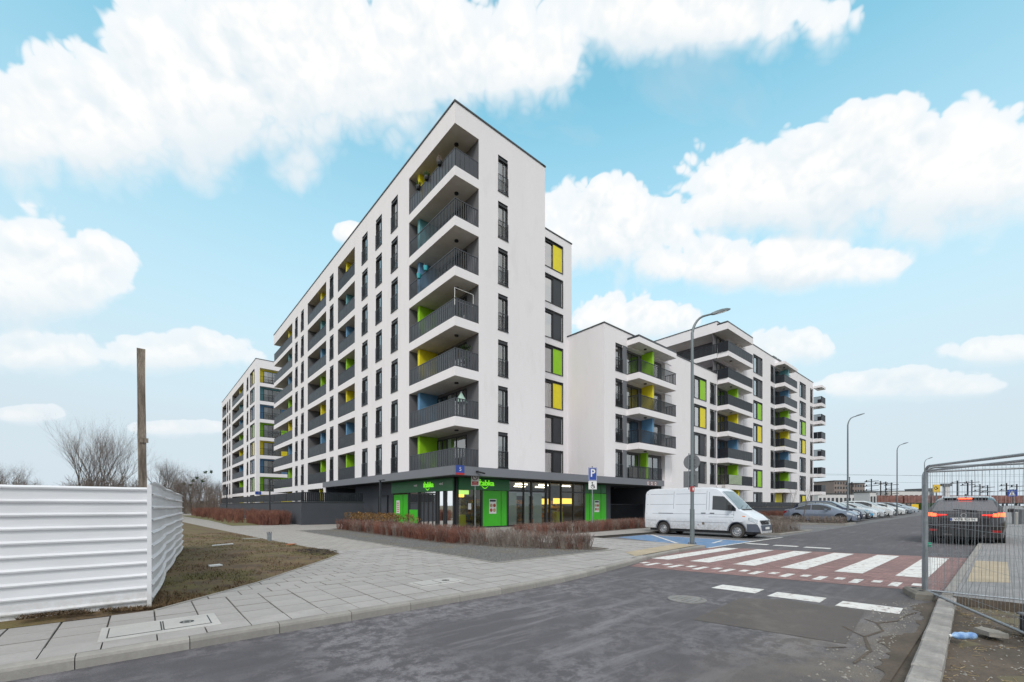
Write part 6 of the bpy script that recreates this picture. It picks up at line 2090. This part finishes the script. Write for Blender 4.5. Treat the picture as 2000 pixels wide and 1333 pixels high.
gr = mb.build('grille', M['plastic_black'], V, (dx, 0, 0))
mb = MB(); mb.ring((6.215, 0, .80), .065, .08, 'x', 20)
for k in range(3): mb.tube((6.215, 0, .80), (6.215, .07 * math.sin(k * 2.094), .80 + .07 * math.cos(k * 2.094)), .006, .003, 5)
mb.build('badge', M['chrome'], gr)
mb = MB(); mb.box(6.27, 6.29, -.26, .26, .46, .57); mb.build('number_plate', M['print_white'], V, (dx, 0, 0))
mb = MB(); mb.box(-.04, .10, -.9, .9, .40, .58); mb.build('rear_bumper', M['plastic_grey'], V, (dx, 0, 0))
mb = MB()
mb.tube((5.26, -.55, 1.47), (5.12, .05, 1.62), .012, .008, 5); mb.tube((5.26, .1, 1.47), (5.12, .65, 1.62), .012, .008, 5); mb.box(5.29, 5.40, -.6, .6, 1.405, 1.43); mb.build('wiper', M['plastic_black'], V, (dx, 0, 0))
mb = MB(); mb.tube((4.05, -.55, 2.53), (4.0, -.55, 2.60), .012, .006, 5); mb.build('aerial', M['plastic_black'], V, (dx, 0, 0))
for x, z, w_, h_ in ((3.45, .62, .13, .12), (3.2, .58, .06, .05)):
    vb.side_patch(x, x + w_, z, z + h_, -1, 3, .003).build('rust_spot', mat('rust', (.22, .16, .12), .9, .5, 20) if 'rust' not in M else M['rust'], V, (dx, 0, 0))

# ---------------------------------------------------------------- dark SUV seen from behind through the mesh fence
U = thing('suv', 'dark grey car with lit brake lights seen from behind through the mesh fence', 'car', 10.6, -20.32, 0.05, .0)
ub = Body(4.6, 1.88, [(0, .74), (.015, .92), (.05, 1.05), (.16, 1.13), (.40, 1.31), (.72, 1.54), (.95, 1.62), (1.4, 1.67), (2.3, 1.65), (2.7, 1.58), (3.15, 1.34), (3.5, 1.13), (4.1, 1.04), (4.4, .95), (4.55, .78), (4.6, .5)], [(0, 1.10), (2, 1.04), (3.5, 1.0), (4.6, .9)], (.88, 3.66), .26, .42, .37,
          plan=[(0, .76), (.05, .87), (.16, .945), (.35, .985), (.8, 1), (3.4, 1), (4.1, .95), (4.4, .86), (4.6, .66)], tumble=.50, mid=.66)
U.scale = (1.16, 1.20, 1.17)
up = paint('suv_paint', (.035, .033, .038), .18, .4)
ub.shell().build('body', up, U, smooth=32)
mb = MB(); mb.box(.25, 4.3, -.8, .8, .2, .66); mb.build('underbody', M['plastic_black'], U)
tm, rm = wheel_mesh(.36, .24, 'alloy')
for x in ub.wh:
    for sg in (-1, 1):
        o = put('wheel', tm, U, (x, sg * .80, .36), 0 if sg < 0 else math.pi); put('rim', rm, o)
ub.top_patch(.17, .70, .86, 10).build('rear_window', mat('window_rear', (.12, .12, .14), .08, .2, 2.0, spec=.9), U, smooth=True)
hi = lambda x: ub.sec(x)[5][1] - .03
lo = lambda x: min(ub.sec(x)[3][1] + .02, hi(x) - .004)
for sg in (-1, 1):
    for a, b in ((.78, 1.55), (1.6, 3.05)): ub.side_patch(a, b, lo, hi, sg, 8).build('side_window', M['window_dark'], U, smooth=True)
    ub.side_patch(.02, .36, lambda x: .96, lambda x: 1.085, sg, 6, .016).build('tail_light', M['brake_lit'], U, smooth=True)
    mb = MB(); y0, y1 = sorted((sg * .40, sg * .66)); mb.box(-.004, .07, y0, y1, .985, 1.03); mb.build('tail_light', M['brake_glow'], U)
    mb = MB(); y0, y1 = sorted((sg * .64, sg * .78)); mb.bbox(-.006, .06, y0, y1, .955, 1.06, .02); mb.build('tail_light', M['brake_lit'], U)
    mb = MB(); y0, y1 = sorted((sg * .52, sg * .70)); mb.box(-.003, .05, y0, y1, .93, .983); mb.build('tail_light', M['brake_red'], U)
    mb = MB(); y0, y1 = sorted((sg * .60, sg * .82)); mb.box(-.03, .05, y0, y1, .44, .51); mb.build('reflector', M['brake_red'], U)
    mb = MB(); y0, y1 = sorted((sg * .26, sg * .48)); mb.box(-.035, .03, y0, y1, .31, .36); mb.build('exhaust_trim', M['chrome'], U)
    mb = MB(); mb.path([(.85, sg * .56, 1.57), (1.2, sg * .57, 1.66), (2.2, sg * .57, 1.66), (2.6, sg * .56, 1.58)], .016, 6); mb.build('roof_rail', M['chrome'], U)
    mb = MB(); y0, y1 = sorted((sg * .95, sg * 1.13)); mb.bbox(2.85, 3.0, y0, y1, 1.08, 1.22, .03); mb.build('mirror', up, U)
mb = MB(); mb.prism([(-.035, -.62), (.0, -.74), (.16, -.85), (.16, .85), (.0, .74), (-.035, .62)], .27, .50); mb.build('rear_bumper', M['plastic_black'], U)
mb = MB(); mb.prism([(-.045, -.60), (-.01, -.74), (.1, -.84), (.1, .84), (-.01, .74), (-.045, .60)], .60, .655); mb.build('bumper_lip', up, U)
mb = MB(); mb.box(-.012, .10, -.60, .60, .70, .90); mb.build('tailgate', up, U)
mb = MB(); mb.box(-.022, 0, -.31, .31, .80, .91); npl = mb.build('number_plate', M['print_white'], U)
put('plate_text', text_mesh('plate_text', 'WPR 92194', .115, M['black_paint'], .001, .95), npl, (.02, -.0, .855), -math.pi / 2) if False else None
tx = put('plate_text', text_mesh('plate_text', 'WPR 92194', .105, M['black_paint'], .001, .92), npl, (-.024, -.02, .855), -math.pi / 2)
mb = MB(); mb.box(-.024, -.021, .26, .305, .81, .90); mb.build('plate_band', M['blue_plate'], npl)
mb = MB(); mb.box(.66, .84, -.52, .52, 1.565, 1.60); mb.build('spoiler', M['plastic_black'], U)
mb = MB(); mb.box(.635, .662, -.17, .17, 1.55, 1.59); mb.build('brake_light', M['brake_lit'], U)
mb = MB(); mb.ring((-.0, 0, .99), .055, .072, 'x', 20); mb.tube((-.0, -.06, 1.0), (-.0, .06, 1.0), .008, .008, 5); mb.build('badge', M['chrome'], U)
mb = MB(); mb.tube((.14, -.30, 1.15), (.22, .25, 1.20), .014, .01, 6); mb.build('wiper', M['plastic_black'], U)
mb = MB(); mb.bbox(1.1, 1.3, -.03, .03, 1.68, 1.74, .02); mb.build('aerial', up, U)
# ================================================================== mesh site fence on the right
def mesh_panel(label, p, q, h0, zdrop=0.0, base=.06, wires=26, seed=1):
    """temporary fence panel: bent tube frame and welded wire"""
    t = thing('mesh_fence', label, 'mesh fence', p[0], p[1], 0, math.atan2(q[1] - p[1], q[0] - p[0]), 'temporary mesh fence panels')
    L_ = math.hypot(q[0] - p[0], q[1] - p[1])
    rg = random.Random(seed)
    zt = lambda x: base + h0 - zdrop * x / L_
    zb = lambda x: base - zdrop * x / L_
    rad = .021
    mb = MB()
    R_ = .16
    pts = [(0, 0, zb(0) - base + .02), (0, 0, zt(0) - R_)] + [(R_ - R_ * math.cos(a), 0, zt(0) - R_ + R_ * math.sin(a)) for a in [math.pi / 2 * i / 6 for i in range(1, 7)]] + [(L_ - R_, 0, zt(L_))] + [(L_ - R_ + R_ * math.sin(a), 0, zt(L_) - R_ + R_ * math.cos(a)) for a in [math.pi / 2 * i / 6 for i in range(1, 7)]] + [(L_, 0, zb(L_) - base)]
    mb.path(pts, rad, 10); mb.build('frame', M['galvanised'], t, smooth=40)
    mb = MB(); mb.tube((0, 0, zb(0) + .06), (L_, 0, zb(L_) + .06), rad * .9, rad * .9, 10); mb.build('bottom_rail', M['galvanised'], t, smooth=40)
    mb = MB(); mb.tube((.045, .0, zb(0) + .06), (.045, .0, zt(0) - .05), rad, rad, 10); mb.tube((.04, 0, zt(0) - .075), (L_, 0, zt(L_) - .075), rad * .8, rad * .8, 8); mb.build('inner_rail', M['galvanised'], t, smooth=40)
    mb = MB()
    for i in range(1, wires):
        x = L_ * i / wires
        pts = [(x + rg.uniform(-.006, .006), rg.uniform(-.008, .008), zb(x) + .06 + (zt(x) - zb(x) - .13) * k / 6) for k in range(7)]
        mb.path(pts, .0019, 4)
    for f in (.10, .32, .55, .80):
        pts = [(L_ * k / 8, rg.uniform(-.006, .006), zb(L_ * k / 8) + (zt(0) - zb(0)) * f + rg.uniform(-.008, .008)) for k in range(9)]
        mb.path(pts, .0021, 4)
    tag(mb.build('wire_mesh', M['galvanised'], t), kind='stuff')
    return t


mesh_panel('mesh fence panel crossing the pavement in front of the dark car', (-3.62, -20.47), (-3.30, -23.6), 2.22, 0, .05, 36, 1)
mesh_panel('mesh fence panel slanting towards the viewer over the dirt verge', (-3.70, -20.50), (-6.75, -21.92), 2.22, .08, .06, 40, 2)
fb = thing('concrete_block', 'concrete foot block carrying the mesh fence corner', 'concrete block', -3.75, -20.42, 0, .35)
mb = MB()
for a, b in (((-.34, .34, -.13, .13), (0, .13)),): mb.bbox(*a, *b, .035)
mb.build('block', mat('foot_concrete', (.23, .215, .19), .95, .25, 3, .7, 50), fb)
mb = MB(); mb.lathe([(.05, .131), (.03, .136), (.03, .132)], 12, 'z', (-.14, 0, 0)); mb.lathe([(.05, .131), (.03, .136), (.03, .132)], 12, 'z', (.16, .02, 0)); mb.build('socket', M['black_paint'], fb)
ck = thing('fence_clamp', 'green padlock with chain joining the two mesh fence panels', 'padlock', -3.64, -20.50, .92)
mb = MB(); mb.bbox(-.03, .035, -.075, .0, -.035, .035, .012); mb.build('lock_body', M['green_clip'], ck)
mb = MB()
for k in range(9):
    a = k * .7; mb.path([(.05 * math.cos(a + d) - .02, -.03 + .045 * math.sin(a + d), .02 * math.sin(k * 2.0) + .012 * math.cos(d * 3)) for d in (-.35, 0, .35)], .007, 5)
mb.build('chain', M['galvanised'], ck)

# litter on the dirt
bg = thing('plastic_bottle', 'crumpled blue plastic bottle lying on the dirt verge', 'bottle', -6.72, -21.10, .03, 2.4)
mb = MB(); mb.lathe([(.0, -.13), (.035, -.125), (.045, -.08), (.036, -.03), (.047, .02), (.040, .06), (.044, .09), (.016, .135), (.016, .15), (0, .15)], 12, 'x', (0, 0, .035)); mb.build('body', M['blue_plastic'], bg, smooth=50)
mb = MB(); mb.lathe([(.018, .15), (.018, .172), (0, .172)], 10, 'x', (0, 0, .035)); mb.build('cap', M['print_white'], bg)
st2 = thing('stone', 'flat grey stone on the dirt beside the blue bottle', 'stone', -6.2, -21.30, .02, .7)
mb = MB(); mb.prism([(-.16, -.06), (.02, -.10), (.17, -.04), (.12, .08), (-.1, .09)], 0, .055); mb.build('body', M['rubble'], st2)
bx = thing('plastic_crate', 'dark plastic block at the right edge of the dirt verge', 'block', -5.85, -21.72, .0, .4)
mb = MB(); mb.bbox(-.16, .16, -.13, .13, 0, .24, .015); mb.build('body', M['plastic_black'], bx)
mb = MB(); mb.bbox(-.18, .18, -.15, .15, .242, .27, .01); mb.build('lid', M['sign_back'], bx)

# ================================================================== far right: railway, masts, distant blocks
def at(u, Y, z=0.0): return ((u - 1000) / 835 * Y, Y, z)


def wz(v, Y): return 1.6 + (988 - v) * Y / 835


def far_box(name, label, cat, u0, u1, v0, Y, depth, m, group=None, rows=0, cols=0, rot=0.0, base=0.0):
    x0, x1 = at(u0, Y)[0], at(u1, Y)[0]
    h = wz(v0, Y)
    t = put(name, None, None, ((x0 + x1) / 2, Y, base), rot); tag(t, label, cat, group)
    w = abs(x1 - x0) / 2
    mb = MB(); mb.box(-w, w, 0, depth, 0, h); mb.build('wall', M[m], t)
    mb = MB(); mb.box(-w - .2, w + .2, -.2, depth + .2, h + .004, h + .35); mb.build('roof', M['coping'], t)
    for i in range(rows):
        for j in range(cols):
            cw, rh = 2 * w / cols, h / rows
            mb = MB(); mb.box(-w + cw * (j + .22), -w + cw * (j + .78), -.08, -.01, rh * (i + .3), rh * (i + .78)); mb.build('window', M['window_dark'], t)
    return t


far_box('apartment_block', 'distant brown block of flats left of the catenary masts', 'apartment building', 1629, 1656, 940, 210, 14, 'far_brown', 'distant brown blocks of flats', 6, 5)
far_box('apartment_block', 'distant brown block of flats right of the second lamp post', 'apartment building', 1664, 1689, 945, 215, 14, 'far_brown', 'distant brown blocks of flats', 5, 5)
far_box('warehouse', 'long low white building behind the parked cars', 'warehouse', 1598, 1712, 966, 150, 18, 'far_white', None, 1, 14)
far_box('warehouse', 'pale distant hall above the red wagons', 'warehouse', 1735, 1815, 960, 260, 20, 'far_white', None, 1, 8)
far_box('tower_block', 'far grey tower block behind the mesh fence corner', 'apartment building', 1812, 1824, 955, 340, 20, 'sign_back', None, 4, 3)
far_box('kiosk', 'white trackside cabin left of the red wagons', 'cabin', 1699, 1711, 962, 128, 6, 'far_white', None, 1, 2)


def wagon(k, u0, u1, Y, lab):
    x0, x1 = at(u0, Y)[0], at(u1, Y)[0]
    w = (x1 - x0) / 2
    t = put('freight_wagon', None, None, ((x0 + x1) / 2, Y, 1.1)); tag(t, lab, 'wagon', 'red freight wagons')
    mb = MB(); mb.box(-w + .3, w - .3, 0, 2.8, 1.6, 4.6); bd = mb.build('body', M['wagon_red'], t)
    n = 8
    for i in range(n + 1):
        x = -w + .3 + (2 * w - .6) * i / n
        mb = MB(); mb.box(x - .09, x + .09, -.12, -.003, 1.6, 4.5); mb.build('rib', M['wagon_red'], bd)
    mb = MB(); mb.box(-w + .2, w - .2, .1, 2.7, 1.2, 1.598); mb.build('frame', M['plastic_black'], t)
    for x in (-w + 1.6, -w + 3.2, w - 3.2, w - 1.6):
        mb = MB(); mb.lathe([(.46, -.06), (.46, .06), (.3, .07), (0, .07)], 14, 'y', (x, .3, .75)); mb.build('wheel', M['plastic_black'], t)


us = [(1712, 1764, 'leftmost red freight wagon, right of the white cabin'), (1765, 1817, 'red freight wagon behind the third and fourth lamp posts'), (1818, 1870, 'red freight wagon behind the left half of the dark car'),
      (1871, 1923, 'red freight wagon behind the roof of the dark car'), (1924, 1976, 'red freight wagon behind the blue crossing sign'), (1977, 2030, 'red freight wagon at the right edge of the picture')]
for k, (a, b, lab) in enumerate(us): wagon(k, a, b, 172, lab)
em = MB(); em.prism([(at(1560, 170)[0], 168), (at(2100, 170)[0], 168), (at(2100, 178)[0], 178), (at(1560, 178)[0], 178)], -.1, 1.3)
o = put('railway_bank', em.mesh('railway_bank', M['far_ground'] if 'far_ground' in M else M['soil'])); tag(o, kind='structure')


def mast(u, v, Y, lab, arms=1):
    H = wz(v, Y)
    t = put('catenary_mast', None, None, at(u, Y)); tag(t, lab, 'mast', 'railway masts on the right horizon')
    mb = MB(); mb.box(-.15, .15, -.15, .15, 0, H); mb.build('pole', M['plastic_black'], t)
    mb = MB()
    for i in range(arms):
        z = H - .8 - i * 2.0
        mb.tube((-3.2, 0, z - .5), (3.2, 0, z), .13, .13, 5); mb.tube((0, 0, z + .6), (-3.0, 0, z - .4), .07, .07, 4); mb.lathe([(.22, -.3), (.22, .3)], 6, 'z', (-2.2, 0, z))
    mb.build('arm', M['plastic_black'], t)


for u, v, Y, a, lab in ((1664, 942, 185, 1, 'thin catenary mast right of the second lamp post'), (1702, 936, 190, 3, 'tall catenary mast with three arms above the white cabin'), (1720, 940, 190, 1, 'catenary mast above the leftmost red wagon'),
                        (1730, 941, 195, 1, 'catenary mast second right of the tall one'), (1741, 943, 190, 3, 'catenary mast with stacked arms left of the third lamp post'), (1870, 939, 180, 1, 'catenary mast above the left part of the dark car'),
                        (1890, 943, 185, 1, 'shorter catenary mast above the middle of the dark car'), (1898, 938, 180, 1, 'catenary mast above the brake light of the dark car'), (1914, 946, 190, 2, 'catenary mast above the right part of the dark car'),
                        (1929, 948, 190, 2, 'catenary mast right of the dark car roof'), (1966, 944, 185, 2, 'catenary mast above the blue crossing sign'), (1986, 946, 185, 2, 'rightmost catenary mast at the picture edge')):
    mast(u, v, Y, lab, a)
wr = MB()
for v0, v1, Y in ((925, 931, 180), (928, 926, 184), (941, 941, 186)):
    a, b = at(1560, Y, wz(v0, Y)), at(2080, Y, wz(v1, Y)); wr.path([a, ((a[0] + b[0]) / 2, Y, (a[2] + b[2]) / 2 - .5), b], .03, 4)
o = put('overhead_line', wr.mesh('overhead_line', M['plastic_black'])); tag(o, 'overhead railway wires on the right horizon', 'wires')

# yellow board, pylon, crossing sign, bins, green hedge beyond the car
t = put('yellow_board', None, None, at(1829, 62), .1); tag(t, 'yellow advertising board above the left tail light of the dark car', 'sign board')
mb = MB(); mb.box(-.55, .55, -.06, .06, wz(962, 62), wz(947, 62)); pb_ = mb.build('panel', M['yellow_sign'], t)
mb = MB(); mb.ring((-.2, -.068, wz(954, 62)), .14, .24, 'y', 16); mb.box(-.02, .2, -.07, -.062, wz(956, 62), wz(953, 62)); mb.build('logo', M['black_paint'], pb_)
mb = MB(); mb.box(-.06, .06, -.05, .05, 0, wz(962, 62) - .005); mb.build('post', M['sign_back'], t)
t = put('price_pylon', None, None, at(1848, 70)); tag(t, 'slim white pylon with dark cap behind the dark car', 'pylon')
mb = MB(); mb.box(-.45, .45, -.15, .15, 0, wz(950, 70)); mb.build('column', M['far_white'], t)
mb = MB(); mb.box(-.7, .7, -.3, .3, wz(950, 70) + .004, wz(945, 70)); mb.build('cap', M['sign_back'], t)
mb = MB(); mb.box(-.47, -.3, -.16, -.151, .2, wz(951, 70)); mb.build('dark_strip', M['black_paint'], t)
t = put('crossing_sign', None, None, at(1976, 48), -.5); tag(t, 'blue pedestrian crossing sign right of the dark car', 'road sign')
mb = MB(); mb.tube((0, 0, 0), (0, 0, wz(958, 48)), .035, .035, 8); mb.build('pole', M['galvanised'], t)
mb = MB(); mb.box(-.38, .38, -.06, -.04, wz(970, 48), wz(957, 48)); bp_ = mb.build('plate', M['blue_plate'], t)
zc = wz(963.5, 48)
mb = MB(); mb.add([(-.26, -.063, zc - .26), (.26, -.063, zc - .26), (0, -.063, zc + .28)], [(0, 1, 2)], 0); mb.box(-.05, .03, -.068, -.064, zc - .16, zc + .06, 1); mb.disc((-.0, -.068, zc + .11), .05, 'y', 10, 1); mb.box(-.14, .12, -.068, -.064, zc - .22, zc - .17, 1)
mb.build('pictogram', [M['print_white'], M['black_paint']], bp_)
t = put('utility_cabinet', None, None, at(1994, 31), .3); tag(t, 'grey utility cabinet at the right edge beyond the dark car', 'cabinet')
mb = MB(); mb.bbox(-.5, .5, -.25, .25, .1, 1.35, .03); mb.build('cabinet', M['sign_back'], t)
mb = MB(); mb.box(-.015, .015, -.256, -.251, .15, 1.3); mb.build('door_seam', M['black_paint'], t)
t = put('post', None, None, at(1985, 30)); tag(t, 'pale marker post beside the utility cabinet', 'post')
mb = MB(); mb.lathe([(.09, 0), (.09, 1.1), (.05, 1.16), (0, 1.16)], 12); mb.build('body', M['concrete'], t)
t = put('direction_board', None, None, at(1787, 90), .2); tag(t, 'small yellow board at the end of the parked row', 'sign board')
mb = MB(); mb.box(-.9, .9, -.05, .05, .3, 1.9); mb.build('panel', M['yellow_sign'], t)
mb = MB(); mb.box(-.8, -.7, .051, .1, 0, 1.8); mb.box(.7, .8, .051, .1, 0, 1.8); mb.build('leg', M['sign_back'], t)
gh = MB(); rg = random.Random(12)
for k in range(2600):
    u = rg.uniform(1790, 1836) if k % 3 else rg.uniform(1700, 1800); Y = rg.uniform(92, 100)
    x, y, _ = at(u, Y); z = rg.uniform(0, 2.1 if u > 1790 else 1.3); s = rg.uniform(.08, .2)
    a = Vector((rg.uniform(-1, 1), rg.uniform(-1, 1), rg.uniform(-1, 1))).normalized() * s; b = a.cross(Vector((.2, .9, .4))).normalized() * s * .6
    c = Vector((x, y, z)); gh.quad(c - a, c - b, c + a, c + b)
o = put('green_hedge', gh.mesh('green_hedge', M['leaf_green'])); tag(o, 'evergreen hedge at the end of the parking strip', 'hedge')
bh = MB()
for k in range(1500):
    u = rg.uniform(1560, 1860); Y = rg.uniform(118, 135)
    x, y, _ = at(u, Y); H = rg.uniform(.8, 2.6)
    bh.tube((x, y, 0), (x + rg.uniform(-.6, .6), y, H), .05, .02, 3, 0, False)
o = put('scrub', bh.mesh('scrub', M['twig'])); tag(o, 'brown scrub below the railway on the right', 'scrub', None, 'stuff')
